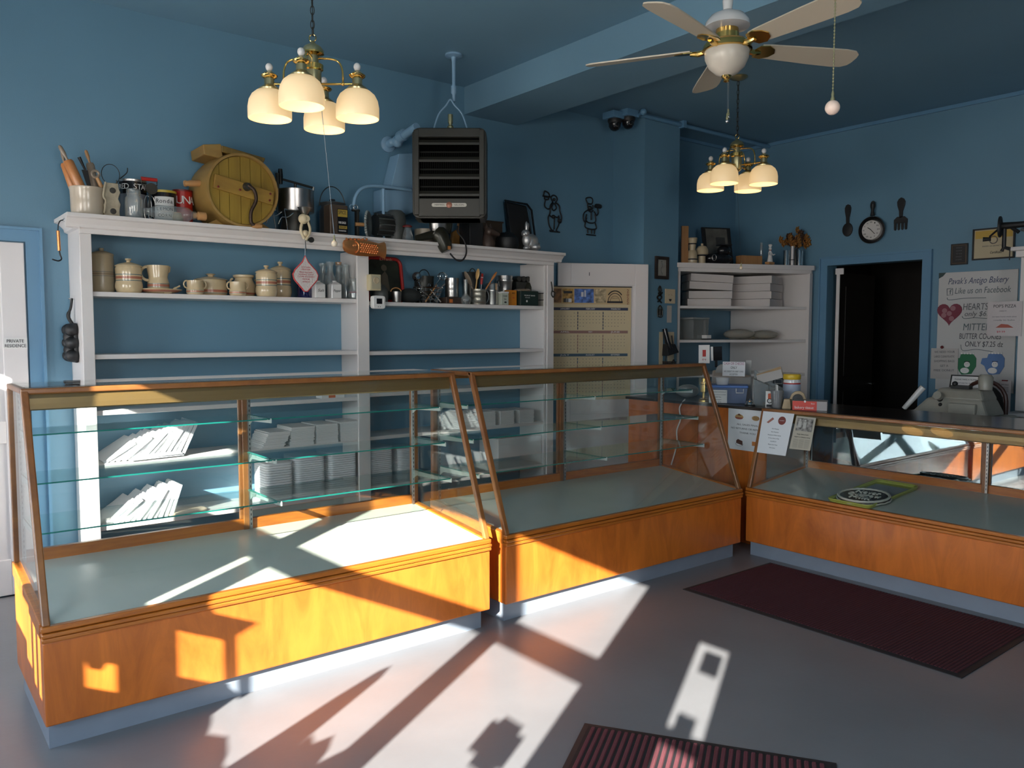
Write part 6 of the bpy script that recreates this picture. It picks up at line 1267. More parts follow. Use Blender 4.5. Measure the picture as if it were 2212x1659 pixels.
# whiteboard
Mx, w_, h_ = wrect(2030, 590, 2190, 850)
Bx0, Bz0 = -w_/2, -h_/2
t = thing('whiteboard', 'large whiteboard with handwritten bakery specials on right-hand wall', 'whiteboard', mw=Mx)
part('board', mat('whiteboard_gloss', (0.58,0.57,0.56), 0.25), t, lambda b: b.box(-w_/2,w_/2,-h_/2,h_/2,0,0.012), bevel=0.002)
part('corner_cap', mat('dark_green_cap', (0.03,0.06,0.06), 0.4), t, lambda b: b.prism([(-w_/2,h_/2),(-w_/2+0.06,h_/2),(-w_/2+0.035,h_/2-0.03),(-w_/2,h_/2-0.05)], 'z', 0.0, 0.016))
Mi = Mx.inverted()
def wb_(px, py): q = Mi @ at(px, py, X=XR-0.014); return q.x, q.y
def hand(s_, x0, x1, y, size, m, sh=0.15):
    a = wb_(x0, y); c = wb_(x1, y); text(s_, size, m, t, (a[0]+c[0])/2, (a[1]+c[1])/2, 0.0125, width=abs(c[0]-a[0]), shear=sh)
MK = mat('blue_marker', (0.05,0.07,0.14), 0.6); MKG = mat('green_grey_marker', (0.10,0.13,0.14), 0.6); MKB = mat('dark_marker', (0.05,0.05,0.06), 0.6)
hand("Pavak's Antigo Bakery", 2047, 2178, 606, 0.075, MK, 0.35); hand('f', 2050, 2056, 631, 0.06, MKG, 0); hand('Like us on Facebook', 2062, 2183, 627, 0.075, MKG, 0.2)
hand('HEARTS', 2080, 2134, 663, 0.08, GREYT, 0.1); hand('only $6.50', 2083, 2150, 678, 0.06, GREYT, 0.2)
hand('MITTENS', 2080, 2150, 707, 0.085, MKG, 0.1); hand('BUTTER COOKIES', 2072, 2162, 727, 0.07, MKB, 0.1); hand('ONLY $7.25 dz', 2084, 2166, 744, 0.065, MKB, 0.1)
def squig(a, c, dip):
    p0, p1 = wb_(*a), wb_(*c); part('marker_line', MKG, t, lambda b: b.tube(bez([(p0[0],p0[1]+dip,0.013),(p0[0]+0.02,p0[1],0.013),((p0[0]+p1[0])/2,(p0[1]+p1[1])/2+dip*0.3,0.013),(p1[0],p1[1],0.013)],5), 0.0025, 5))
squig((2046,648), (2130,643), 0.02); squig((2078,688), (2134,688), 0.02); squig((2075,757), (2145,760), 0.05)
part('box_mark', MKG, t, lambda b: b.tube([(*wb_(2046,624),0.013),(*wb_(2058,623),0.013),(*wb_(2058,637),0.013),(*wb_(2046,638),0.013),(*wb_(2046,624),0.013)], 0.003, 5))
# heart magnet
q = at(2051, 676, X=XR-0.018); t = thing('heart_cutout', 'dark pink paper heart decorated with cookies on whiteboard', 'decoration', mw=frame(q, (0,-1,0), (0,0,1)))
def heart(w_, h_): return [(w_*0.5*math.sin(a)**3*1.0, h_*0.5*(13*math.cos(a)-5*math.cos(2*a)-2*math.cos(3*a)-math.cos(4*a))/15) for a in [2*PI*k/32 for k in range(32)]]
part('heart', mat('heart_magenta', (0.20,0.03,0.055), 0.6), t, lambda b: b.prism([(x, y) for x, y in heart(0.21, 0.20)], 'z', 0, 0.003))
part('cookie_prints', mat('heart_pink', (0.35,0.16,0.18), 0.6), t, lambda b: [b.lathe([(0.014,0.003),(0.022,0.004),(0.022,0.005),(0.0,0.005)], (x, y, 0), 16) for x, y in ((-0.04,0.02),(0.03,0.04),(0.0,-0.005),(-0.045,-0.02),(0.02,-0.05))])
def mitten(px, py, label, m, mdk):
    q = at(px, py, X=XR-0.018); t = thing('mitten_cutout', label, 'decoration', mw=frame(q, (0,-1,0), (0,0,1)), group='paper mittens on the whiteboard')
    part('mitten', m, t, lambda b: b.prism([(-0.03,-0.095),(0.05,-0.085),(0.085,-0.02),(0.085,0.05),(0.06,0.085),(-0.04,0.085),(-0.05,0.05),(-0.09,0.045),(-0.10,0.0),(-0.07,-0.02),(-0.055,-0.06)], 'z', 0, 0.003))
    part('snow_figure', PAPER, t, lambda b: (b.lathe([(0,0.004),(0.024,0.004),(0.024,0.003),(0,0.003)][::-1], (0.012,-0.005,0), 20), b.lathe([(0,0.004),(0.036,0.004),(0.036,0.003),(0,0.003)][::-1], (-0.005,-0.058,0), 20, None, ry=0.7)))
    part('snow_cuff', PAPER, t, lambda b: [b.ball((-0.035+0.024*i, 0.092, 0.002), 0.010, 8, 6, rz=0.004) for i in range(5)])
    part('face_marks', mdk, t, lambda b: (b.ball((0.004,0.0,0.005), 0.003, 6, 4), b.ball((0.02,0.002,0.005), 0.003, 6, 4), b.box(-0.01,0.035,0.018,0.024,0.004,0.005))); return t
mitten(2086, 786, 'green paper mitten with snowman on lower whiteboard', mat('green_card', (0.02,0.16,0.07), 0.6), BLACKT)
mitten(2146, 786, 'blue paper mitten with snowman on lower whiteboard', mat('blue_card', (0.10,0.20,0.42), 0.6), NAVY)
Mx, w_, h_ = wrect(2012, 752, 2068, 820, XR-0.03)
t = thing('handwritten_note', 'tilted handwritten sheet pinned at lower left corner of whiteboard', 'note', mw=Mx)
part('paper', mat('notice_paper', (0.50,0.47,0.45), 0.8), t, lambda b: b.box(-w_/2,w_/2,-h_/2,h_/2,0,0.002))
for i, l in enumerate(('WE NEED YOUR', 'LARGE CLEAN PLASTIC', 'SHOPPING BAGS', 'GET A', 'FREE DONUT')): text(l, 0.026, GREYT, t, 0, h_*(0.38-0.15*i), 0.003, width=w_*(0.75 if i != 3 else 0.3), rot=(0,0,0.03))
part('pin', DKRED, t, lambda b: b.ball((-0.02,h_/2+0.01,0.01), 0.014, 10, 8))
Mx, w_, h_ = wrect(2134, 652, 2206, 726, 7.03)
t = thing('pizza_notice', 'crinkled pizza flyer in plastic sleeve on hutch side', 'notice', mw=Mx)
part('sleeve', mat('cloudy_sleeve', (0.52,0.47,0.47), 0.25, bump=0.4, bscale=12), t, lambda b: b.box(-w_/2,w_/2,-h_/2,h_/2,0,0.003))
text("POP'S PIZZA", 0.034, BLACKT, t, 0, h_*0.36, 0.0035, width=w_*0.65); text('MAKE IT', 0.012, GREYT, t, -0.01, h_*0.22, 0.0035, width=0.05); text('we have home made pizza', 0.014, GREYT, t, 0, h_*0.06, 0.0035, width=w_*0.7); text('ready to bake', 0.014, GREYT, t, 0, -h_*0.04, 0.0035, width=w_*0.6); text('$9.99', 0.022, REDT, t, -0.02, -h_*0.38, 0.0035, width=0.06)
part('pizza_print', mat('pizza_print_red', (0.40,0.10,0.07), 0.6), t, lambda b: b.prism([(-0.06,-h_*0.26),(0.07,-h_*0.26),(0.03,-h_*0.17),(-0.02,-h_*0.15)], 'z', 0.003, 0.004))
# ================================================================== corner shelf unit in the alcove
CA = Vector((6.075, 5.09, 0)); CB = Vector((7.385, 4.50, 0)); CZ = 2.205
cdir = (CB-CA).normalized(); cn = Vector((cdir.y, -cdir.x, 0))
t = thing('corner_shelves', 'white corner shelf unit with diagonal front between pillar and doorway', 'shelves', (0,0,0))
def poly(z0, z1, ex=0.0):
    a = CA+cn*ex-cdir*ex; c = CB+cn*ex+cdir*ex*0.3
    return lambda b: b.prism([(a.x,a.y),(c.x,c.y),(7.42,c.y+0.01),(7.42,5.44),(6.06,5.44),(6.06,a.y+0.01)], 'z', z0, z1)
for z in (1.797, 1.468, 1.13, 0.80): part('shelf', WHITE, t, poly(z-0.025, z))
part('top_board', WHITE, t, poly(2.16, CZ-0.0, 0.05)); part('crown_lip', WHITE, t, poly(2.125, 2.16, 0.02))
part('right_panel', WHITE, t, lambda b: b.box(7.385, 7.41, 4.50, 5.44, 0, 2.13))
part('left_post', WHITE, t, lambda b: b.box(6.062, 6.09, 5.07, 5.11, 0, 2.13)); part('right_post', WHITE, t, lambda b: b.box(7.36, 7.41, 4.48, 4.51, 0, 2.13))
def cpt(px, py, back=0.0, z=None):
    """point on the diagonal front plane pushed back by `back`"""
    return hit(px, py, CA - cn*back, cn)
# pizza boxes
BOXW = mat('white_cardboard', (0.56,0.52,0.50), 0.7)
def cake_box(label, cx_, cy_, z, w_, d_, rz, tilt, h=0.062, grp=None):
    t = thing('cake_box', label, 'cake box', (cx_, cy_, z), rz, grp); t.rotation_euler = (tilt[0], tilt[1], rz)
    part('tray', BOXW, t, lambda b: b.box(-w_/2, w_/2, -d_/2, d_/2, 0, h), bevel=0.002)
    part('lid_flap', BOXW, t, lambda b: (b.box(-w_/2-0.001, w_/2+0.001, -d_/2-0.002, -d_/2, h*0.25, h), b.box(w_/2, w_/2+0.002, -d_/2+0.0, -d_/2+0.03, 0, h*0.9))); return t
q = cpt(1530, 640, 0.24); names = ('bottom', 'second', 'third', 'top')
for i in range(4):
    cake_box('white cake box, %s of the left-hand stack in corner shelves' % names[i], q.x-0.01+0.006*(i % 2), q.y+0.02, 1.798+0.076*i+(0.01 if i > 1 else 0), 0.42, 0.36, math.radians(-42+2*i), (0, (0.0,0.0,0.045,0.05)[i]), 0.072, 'left stack of white cake boxes')
q = cpt(1640, 640, 0.20)
for i in range(4):
    cake_box('white cake box, %s of the right-hand stack in corner shelves' % names[i], q.x, q.y+0.03, 1.798+0.076*i, 0.40, 0.38, math.radians(-75+3*(i % 2)), (0, 0), 0.073, 'right stack of white cake boxes')
# plastic container, bag of rolls, little items
q = cpt(1496, 705, 0.16); t = thing('plastic_container', 'cloudy clear plastic container on corner shelf left', 'container', (q.x+0.02, q.y+0.0, 1.469))
part('tub', glass('cloudy_plastic', (0.62,0.64,0.62), body=0.25), t, lambda b: b.box(-0.12,0.12,-0.09,0.09,0,0.20), bevel=0.008); part('lid', glass('cloudy_plastic_lid', (0.6,0.62,0.6), body=0.5), t, lambda b: b.box(-0.126,0.126,-0.096,0.096,0.20,0.218), bevel=0.005)
q = cpt(1526, 733, 0.08); t = thing('white_card_box', 'little white box on black base on middle corner shelf', 'box', (q.x, q.y, 1.469))
part('box', PAPER, t, lambda b: b.box(-0.035,0.035,-0.03,0.03,0.012,0.045)); part('base', BLACK, t, lambda b: b.box(-0.037,0.037,-0.032,0.032,0,0.012))
q = cpt(1625, 725, 0.22); t = thing('bag_of_rolls', 'clear plastic bag of pale rolls lying on middle corner shelf', 'bag', (q.x, q.y+0.03, 1.469)); t.rotation_euler = (0,0,math.radians(-24))
part('bag_film', glass('bag_film', (0.70,0.68,0.62), body=0.35, rough=0.2, refl=1.5), t, lambda b: (b.ball((-0.12,0,0.055), 0.17, 20, 10, rz=0.055, ry=0.13), b.ball((0.17,0,0.05), 0.15, 20, 10, rz=0.05, ry=0.12)))
BREAD = mat('pale_bread', (0.42,0.36,0.26), 0.7)
for k in range(7):
    o = MB().ball((0,0,0), 0.045, 14, 8, rz=0.034).build('bread_roll', BREAD); o.parent = t; o.location = (-0.2+0.065*k, 0.03*math.sin(k*2), 0.038)
# lower: card with red, little tablet on the case behind
# on top of the corner unit
TZ = CZ+0.001
def tp(px, py, back): q = cpt(px, py, back); return Vector((q.x, q.y, TZ)), q.z-TZ, scale_at(q)
p, h, s = tp(1478, 488, 0.06); o = MB().box(-0.035,0.035,-0.012,0.012,0,h).build('bread_board', wood('tan_board', (0.30,0.14,0.05), (0.42,0.22,0.09)), None, 0.003, (p.x+0.01,p.y,p.z)); o.rotation_euler = (0,0,-0.5); tag(o, 'upright tan wooden board at left end above corner shelves', 'board')
p, h, s = tp(1496, 514, 0.06); t = thing('stoneware_stack', 'cream stoneware pieces with dark bands stacked next to the tan board', 'stoneware', p)
part('lower_crock', POTG, t, lambda b: b.lathe([(0,0),(0.045,0),(0.05,0.02),(0.048,h*0.4),(0.035,h*0.52),(0,h*0.52)])); part('upper_cup', POTG, t, lambda b: b.lathe([(0,h*0.52),(0.028,h*0.52),(0.035,h*0.75),(0.048,h*0.97),(0.044,h*1.0),(0,h*0.95)])); part('dark_band', BLACKT, t, lambda b: (b.lathe([(0.0497,h*0.14),(0.0507,h*0.15),(0.0507,h*0.18),(0.049,h*0.19)]), b.lathe([(0.036,h*0.74),(0.038,h*0.76),(0.04,h*0.79)])))
p, h, s = tp(1514, 526, 0.06); t = thing('bean_crock', 'squat lidded cream pot beside stacked stoneware', 'pot', (p.x+0.02, p.y-0.0, p.z))
part('foot', POTG, t, lambda b: b.lathe([(0,0),(0.035,0),(0.035,h*0.4),(0,h*0.4)])); part('dark_collar', BLACKT, t, lambda b: b.lathe([(0.035,h*0.38),(0.052,h*0.42),(0.052,h*0.46)])); part('body', POTG, t, lambda b: b.lathe([(0.05,h*0.44),(0.062,h*0.5),(0.058,h*0.72),(0.04,h*0.86),(0.012,h*0.9),(0.012,h*1.0),(0,h*1.0)]))
p, h, s = tp(1556, 487, 0.26); t = thing('leaning_picture', 'black-framed picture leaning against wall above corner shelves', 'picture', p); t.rotation_euler = (-0.22,0,math.radians(-24))
part('frame', BLACK, t, lambda b: (b.box(-0.16,0.16,0,0.02,0,0.03), b.box(-0.16,0.16,0,0.02,h*0.97,h), b.box(-0.16,-0.12,0,0.02,0.03,h*0.97), b.box(0.12,0.16,0,0.02,0.03,h*0.97)), bevel=0.004)
part('photo', mat('old_photo', (0.11,0.105,0.09), 0.5, var=0.35, vscale=9), t, lambda b: b.box(-0.12,0.12,0.006,0.014,0.03,h*0.97))
part('pictured_shape', mat('photo_dark', (0.04,0.04,0.04), 0.5), t, lambda b: b.box(-0.01,0.09,0.004,0.006,h*0.55,h*0.75))
p, h, s = tp(1552, 541, 0.10); t = thing('antique_scale', 'black rounded antique device in front of leaning picture', 'antique', p); t.rotation_euler = (0,0,math.radians(-24))
part('base', BLACKG, t, lambda b: b.ball((0,0,h*0.42), 0.15, 20, 12, rz=h*0.42, ry=0.07)); part('upper_head', BLACKG, t, lambda b: (b.ball((0.06,0,h*1.0), 0.07, 16, 10, rz=0.05, ry=0.05), b.tube([(0.06,0,h*0.5),(0.06,0,h*1.0)], 0.03, 10)))
part('dial_rim', ALU, t, lambda b: b.tube([(-0.08+0.022*math.cos(2*PI*k/14), -0.066, h*0.45+0.03*math.sin(2*PI*k/14)) for k in range(14)], 0.003, 6, closed=True)); part('pan_shelf', BLACK, t, lambda b: b.box(0.0,0.12,-0.05,0.05,h*1.35,h*1.42))
p, h, s = tp(1620, 553, 0.10); t = thing('wooden_box', 'low tan wooden box lying between antique device and chef figurine', 'box', p); t.rotation_euler = (0,0,math.radians(-20))
part('box', wood('tan_board', (0.3,0.14,0.05), (0.4,0.2,0.08)), t, lambda b: b.box(-0.13,0.11,-0.05,0.05,0,h), bevel=0.003)
t, r, h = None, None, None
p, h, s = tp(1645, 524, 0.14); t = thing('oil_lamp', 'tiny clear glass lamp with round base behind the figurine', 'lamp', p)
part('base', CLEAR, t, lambda b: b.lathe([(0,0),(0.026,0),(0.01,0.012),(0.01,0.02),(0.032,0.05),(0.028,0.07),(0.01,0.08),(0.012,0.09),(0.008,0.1),(0,0.1)], seg=20)); part('chimney', CLEAR, t, lambda b: b.lathe([(0.012,0.1),(0.018,0.13),(0.012,h),(0.011,h),(0.016,0.13),(0.01,0.1)], seg=18))
p, h, s = tp(1664, 528, 0.05); t = thing('baker_figurine', 'small white baker figurine holding out an arm on wooden stand', 'figurine', p)
part('stand', PINE, t, lambda b: b.box(-0.05,0.045,-0.025,0.025,0.012,0.034), bevel=0.003); part('feet', PINE, t, lambda b: (b.box(-0.045,-0.03,-0.02,0.02,0,0.012), b.box(0.02,0.035,-0.02,0.02,0,0.012)))
part('body', CERAM, t, lambda b: (b.lathe([(0,0.034),(0.030,0.034),(0.027,0.05),(0.018,h*0.5),(0.020,h*0.6),(0.008,h*0.72),(0,h*0.73)], seg=20), b.tube([(0.012,-0.005,h*0.58),(0.03,-0.015,h*0.5),(0.05,-0.02,h*0.54)], [0.008,0.007,0.006], 8), b.tube([(-0.012,-0.005,h*0.6),(-0.026,-0.012,h*0.52),(-0.012,-0.02,h*0.47)], [0.008,0.007,0.006], 8), b.ball((0,0,h*0.80), 0.016, 14, 10)))
part('chef_hat', CERAM, t, lambda b: b.lathe([(0.013,h*0.86),(0.013,h*0.90),(0.020,h*0.95),(0.017,h*1.0),(0,h*1.0)], seg=16)); part('scarf', mat('pink_scarf', (0.45,0.2,0.17), 0.5), t, lambda b: b.lathe([(0.009,h*0.70),(0.017,h*0.72),(0.009,h*0.745)], seg=14))
# silver containers with dried flowers
for px, tpx, wd, lab in ((1699, 541, 0.030, 'left shiny steel cylinder under dried flowers'), (1727, 541, 0.036, 'right dark steel cylinder under dried flowers')):
    p, h, s = tp(px, tpx, 0.04); o = MB().lathe([(0,0),(wd,0),(wd,h),(wd*0.9,h),(wd*0.88,0.01),(0,0.01)], seg=24).build('steel_canister', CHROME, None, loc=p); tag(o, lab, 'canister', 'steel cylinders on the corner unit')
p, h, s = tp(1712, 532, 0.02); t = thing('printed_tube', 'narrow white printed tube standing before the steel cylinders', 'tube', p)
part('tube', mat('silver_white_tube', (0.5,0.47,0.46), 0.3, 0.3), t, lambda b: b.lathe([(0,0),(0.018,0),(0.018,h*0.92),(0.02,h*0.93),(0.02,h),(0,h)], seg=18)); part('band', BLACKT, t, lambda b: b.lathe([(0.018,h*0.28),(0.0187,h*0.29),(0.0187,h*0.31),(0.018,h*0.32)], seg=18))
p, h, s = tp(1718, 505, 0.08); t = thing('dried_flowers', 'rust and orange dried flower arrangement above the corner shelves', 'flowers', p)
part('vase', DKMET, t, lambda b: b.lathe([(0,0),(0.04,0),(0.045,0.08),(0.035,h*0.5),(0,h*0.5)]))
r_ = random.Random(5)
FL = [mat('orange_petal', (0.40,0.17,0.035), 0.7), mat('rust_petal', (0.20,0.075,0.035), 0.7), mat('brown_leaf', (0.09,0.045,0.03), 0.8)]
for k in range(46):
    a = r_.uniform(0, 2*PI); rr_ = r_.uniform(0.02, 0.165); z = h*0.66 + r_.uniform(0, 0.17)*(1-rr_/0.24) ; c_ = (rr_*math.cos(a)*0.86-0.02, -rr_*math.cos(a)*0.38+rr_*math.sin(a)*0.35, z)
    m_ = FL[0] if (k % 3 == 0 or rr_ > 0.11) else FL[1 + (k % 2)]
    def fl(b, c_=c_):
        n = 5
        for i in range(n):
            aa = 2*PI*i/n+c_[0]*20; d = Vector((math.cos(aa), -0.45, math.sin(aa))).normalized(); s_ = d.cross(Vector((0,1,0.2))).normalized()
            c0 = Vector(c_); b.quad(c0, c0+d*0.026+s_*0.020, c0+d*0.05, c0+d*0.026-s_*0.020)
        b.ball(c_, 0.009, 8, 6)
    part('blossom', m_, t, fl, solid=0.0015)
part('stems', FL[2], t, lambda b: [b.tube([(0,0,h*0.45),(0.12*math.cos(k),0.05*math.sin(k),h*0.7)], 0.002, 5) for k in range(12)])

# ================================================================== hutch and machine at the right edge
t = thing('hutch', 'white open hutch cut off by the right edge of picture', 'hutch', (0,0,0))
hy0 = 2.48; hX = 7.04
part('crown', WHITE, t, lambda b: (b.box(hX-0.06, 7.43, 0.9, hy0+0.06, 2.18, 2.21), b.box(hX-0.03, 7.43, 0.9, hy0+0.03, 2.13, 2.18)), bevel=0.004)
part('corner_stile', WHITE, t, lambda b: b.box(hX, hX+0.025, hy0-0.09, hy0, 0.93, 2.13), bevel=0.003)
part('side_panel', WHITE, t, lambda b: b.box(hX+0.025, 7.43, hy0-0.025, hy0, 0.93, 2.13))
for z in (1.05, 1.30, 1.56, 1.86): part('shelf', WHITE, t, lambda b: b.box(hX+0.03, 7.43, 0.9, hy0-0.025, z-0.012, z+0.012))
part('back_board', mat('grey_green_board', (0.16,0.17,0.16), 0.5), t, lambda b: b.box(7.40, 7.43, 0.9, hy0-0.025, 0.93, 2.13))
part('base_ledge', WHITE, t, lambda b: (b.box(hX-0.12, 7.43, 0.9, hy0+0.05, 0.88, 0.915), b.box(hX-0.06, 7.43, 0.9, hy0+0.02, 0.0, 0.88)), bevel=0.004)
# apple peeler clamped on the hutch
p = at(2172, 500, X=hX-0.07); t = thing('apple_peeler', 'black cast iron apple peeler clamped on top of hutch', 'apple peeler', p); s = scale_at(p)
def yz(a, c, x=0.0): return (x, -a*s, c*s)
part('frame', BLACK, t, lambda b: (b.tube([yz(-2,-34),yz(-2,10),yz(6,14)], 0.016, 8), b.tube([yz(-6,-42),yz(-2,-34),yz(10,-38)], 0.014, 8), b.tube([yz(-12,12),yz(40,12)], [0.03,0.022], 10), b.tube([yz(8,10),yz(26,-4)], 0.014, 8), b.tube([yz(10,-38),yz(10,-62)], 0.004, 6)))
part('drive_wheel', BLACK, t, lambda b: (b.tube([yz(-8+9*math.cos(2*PI*k/20)*0.35, 10+20*math.sin(2*PI*k/20), -0.03-0.05*math.cos(2*PI*k/20)) for k in range(20)], 0.012, 6, closed=True), b.tube([yz(-8,-10,-0.03),yz(-8,28,-0.03)], 0.008, 6)))
part('crank', BLACK, t, lambda b: (b.tube([yz(-10,4,-0.05),yz(-22,-10,-0.08),yz(-22,-20,-0.08)], 0.008, 6), b.tube([yz(-22,-16,-0.08),yz(-34,-16,-0.10)], [0.014,0.018], 10)))
part('fork', ALU, t, lambda b: b.tube([yz(30,2),yz(44,-4)], 0.012, 8))
# table and pale machine
t = thing('back_table', 'dark table behind low case carrying the pale machine', 'table', (0,0,0))
part('top', mat('dark_table', (0.03,0.025,0.022), 0.4), t, lambda b: b.box(5.95, 6.56, 1.6, 3.0, 0.90, 0.93), bevel=0.003)
for x, y in ((5.98,1.65),(6.53,1.65),(5.98,2.95),(6.53,2.95)): part('leg', BLACK, t, lambda b, x=x, y=y: b.box(x-0.02,x+0.02,y-0.02,y+0.02,0,0.90))
p = at(2070, 880, X=6.30); t = thing('bakery_machine', 'old pale enamelled machine with knobs standing on back table', 'machine', (6.30, p.y, 0.931)); s = scale_at(p)
CE = mat('aged_cream_enamel', (0.34,0.32,0.27), 0.3, var=0.1, vscale=8)
def Y_(a): return -a*s*1.25
part('base_plate', CE, t, lambda b: b.hexa([(-0.18,Y_(78),0),(0.2,Y_(78),0),(0.2,Y_(-85),0),(-0.18,Y_(-85),0),(-0.15,Y_(72),0.012),(0.2,Y_(72),0.012),(0.2,Y_(-80),0.012),(-0.15,Y_(-80),0.012)]))
part('lower_body', CE, t, lambda b: b.hexa([(-0.15,Y_(60),0.012),(0.18,Y_(60),0.012),(0.18,Y_(-65),0.012),(-0.15,Y_(-65),0.012),(-0.10,Y_(46),0.13),(0.18,Y_(46),0.13),(0.18,Y_(-42),0.13),(-0.10,Y_(-42),0.13)]), bevel=0.02)
part('upper_body', CE, t, lambda b: b.hexa([(-0.10,Y_(48),0.12),(0.18,Y_(48),0.12),(0.18,Y_(-40),0.12),(-0.10,Y_(-40),0.12),(-0.04,Y_(38),0.20),(0.18,Y_(38),0.20),(0.18,Y_(-30),0.20),(-0.04,Y_(-30),0.20)]), bevel=0.02)
part('front_drawer', CE, t, lambda b: b.box(-0.165,-0.12,Y_(42),Y_(-2),0.02,0.10), bevel=0.01)
part('lever_handle', CERAM, t, lambda b: b.tube([(-0.12,Y_(-80),0.03),(-0.08,Y_(-52),0.20)], [0.018,0.024], 12))
part('black_knob', BLACK, t, lambda b: (b.ball((-0.11,Y_(-20),0.12), 0.02, 12, 8), b.ball((-0.12,Y_(-18),0.08), 0.014, 12, 8), b.box(-0.06,0.0,Y_(22),Y_(-8),0.20,0.225), b.ball((-0.05,Y_(-2),0.235), 0.02, 12, 8)))
part('side_bolt', CE, t, lambda b: b.lathe([(0,0),(0.03,0),(0.03,0.04),(0,0.04)], (-0.12,Y_(-20),0.14), 16, (-1,0,0.3)))
part('rear_drum', CE, t, lambda b: (b.lathe([(0,0),(0.045,0),(0.05,0.09),(0.035,0.11),(0,0.11)], (0.0,Y_(42),0.20), 18)))
q = at(2088, 826, X=6.75); t = thing('counter_sign', 'small framed printed card standing behind the pale machine', 'sign', mw=frame(q, (0,-1,0), (0.3,0,1)))
part('frame', BLACK, t, lambda b: frm(b, 0.24, 0.11, 0.008, 0.012)); part('card', PAPER, t, lambda b: b.box(-0.112,0.112,-0.047,0.047,0,0.006))
text('PLEASE TAKE A NUMBER', 0.016, GREYT, t, 0, 0.02, 0.007, width=0.18); text('and wait for service', 0.014, GREYT, t, 0, -0.008, 0.007, width=0.13)
part('stand', BLACK, t, lambda b: b.box(-0.02,0.02,-0.09,-0.05,-0.05,0.0))
q = at(2128, 850, X=6.74); t = thing('round_back_chair', 'dark round-backed wooden chair top behind the machine', 'chair', (q.x, q.y, 0.0))
part('bent_back', mat('dark_red_wood', (0.06,0.02,0.015), 0.3), t, lambda b: b.tube([(0,0.15,0.45),(0,0.15,1.02)]+[(0,0.15*math.cos(PI*k/10),1.02+0.15*math.sin(PI*k/10)) for k in range(1,10)]+[(0,-0.15,1.02),(0,-0.15,0.45)], 0.016, 8))
part('back_panel', BLACK, t, lambda b: b.prism([(0.13*math.cos(PI*k/10), 1.0+0.14*math.sin(PI*k/10)) for k in range(11)]+[(-0.13,0.5),(0.13,0.5)], 'x', 0.0, 0.012))
part('seat', BLACK, t, lambda b: b.lathe([(0,0.43),(0.165,0.43),(0.165,0.46),(0,0.46)], (0.0,0,0), 24))
for x, y in ((0.12,0.12),(0.12,-0.12),(-0.12,0.12),(-0.12,-0.12)): part('leg', BLACK, t, lambda b, x=x, y=y: b.tube([(x,y,0),(x*0.9,y*0.9,0.43)], 0.014, 8))
Mx, w_, h_ = wrect(2158, 822, 2182, 890, 7.03)
t = thing('hanging_sleeve', 'clear sleeve with two printed price sheets at hutch edge', 'notice', mw=Mx)
part('sleeve', mat('cloudy_sleeve', (0.5,0.47,0.47)), t, lambda b: b.box(-w_/2,w_/2,-h_/2,h_/2,0,0.003)); part('print_block', GREYT, t, lambda b: [b.box(-w_*0.3,w_*0.3,h_*(0.28-0.045*i),h_*(0.295-0.045*i),0.003,0.0035) for i in range(4)])
text('SPECIALS', 0.014, BLACKT, t, 0, h_*0.37, 0.0035, width=w_*0.6); text('PRICES', 0.014, BLACKT, t, 0, -h_*0.04, 0.0035, width=w_*0.5); part('binder_clip', DKRED, t, lambda b: b.box(-0.02,0.02,h_*0.49,h_*0.53,0,0.015))

# ================================================================== clutter on the sales counter (top z = 1.005)
CT = 1.0055
def cs(px, py, X): q = at(px, py, X=X); return Vector((X, q.y, CT)), q.z-CT, scale_at(q)
# rz turned so that local -y faces the camera
def face(p): return math.atan2(p.x, p.y)*-1.0
# brass candlestick / scale
p, h, s = cs(1521, 815, 5.02); t = thing('brass_postal_scale', 'brass column with tiered collars at left end of counter clutter', 'brass lamp', p)
part('base', BRASS, t, lambda b: b.lathe([(0,0),(0.036,0),(0.038,0.012),(0.034,0.02),(0.036,0.026),(0.012,0.032),(0,0.032)], seg=28))
part('column', BRASS, t, lambda b: b.lathe([(0.012,0.03),(0.012,h*0.38),(0.03,h*0.42),(0.03,h*0.72),(0.034,h*0.74),(0.034,h*0.80),(0.022,h*0.82),(0.022,h*0.95),(0.026,h*0.96),(0.02,h),(0,h)], seg=28))
part('wire_cage', BRASSA, t, lambda b: [b.tube([(0.045*math.cos(a), 0.045*math.sin(a), h*0.66), (0.045*math.cos(a), 0.045*math.sin(a), h*0.98)], 0.002, 6) for a in (0,1.6,3.1,4.7)])
part('handle', BRASSA, t, lambda b: b.tube(ringh((0.03,0,h*0.9), 0.04, 0.06, 0, -PI/2, PI/2, 8), 0.003))
# crumpled white plastic seen through glass
p, h, s = cs(1486, 823, 5.25); o = MB().ball((0,0,0.055), 0.11, 14, 8, rz=0.055, ry=0.08).box(-0.10,0.02,-0.07,0.03,0.05,0.09).build('plastic_bag', glass('milky_plastic', (0.65,0.66,0.66), body=0.45, rough=0.3), None, 0.01, p); tag(o, 'milky crumpled plastic bag seen through end glass of middle case', 'plastic bag')
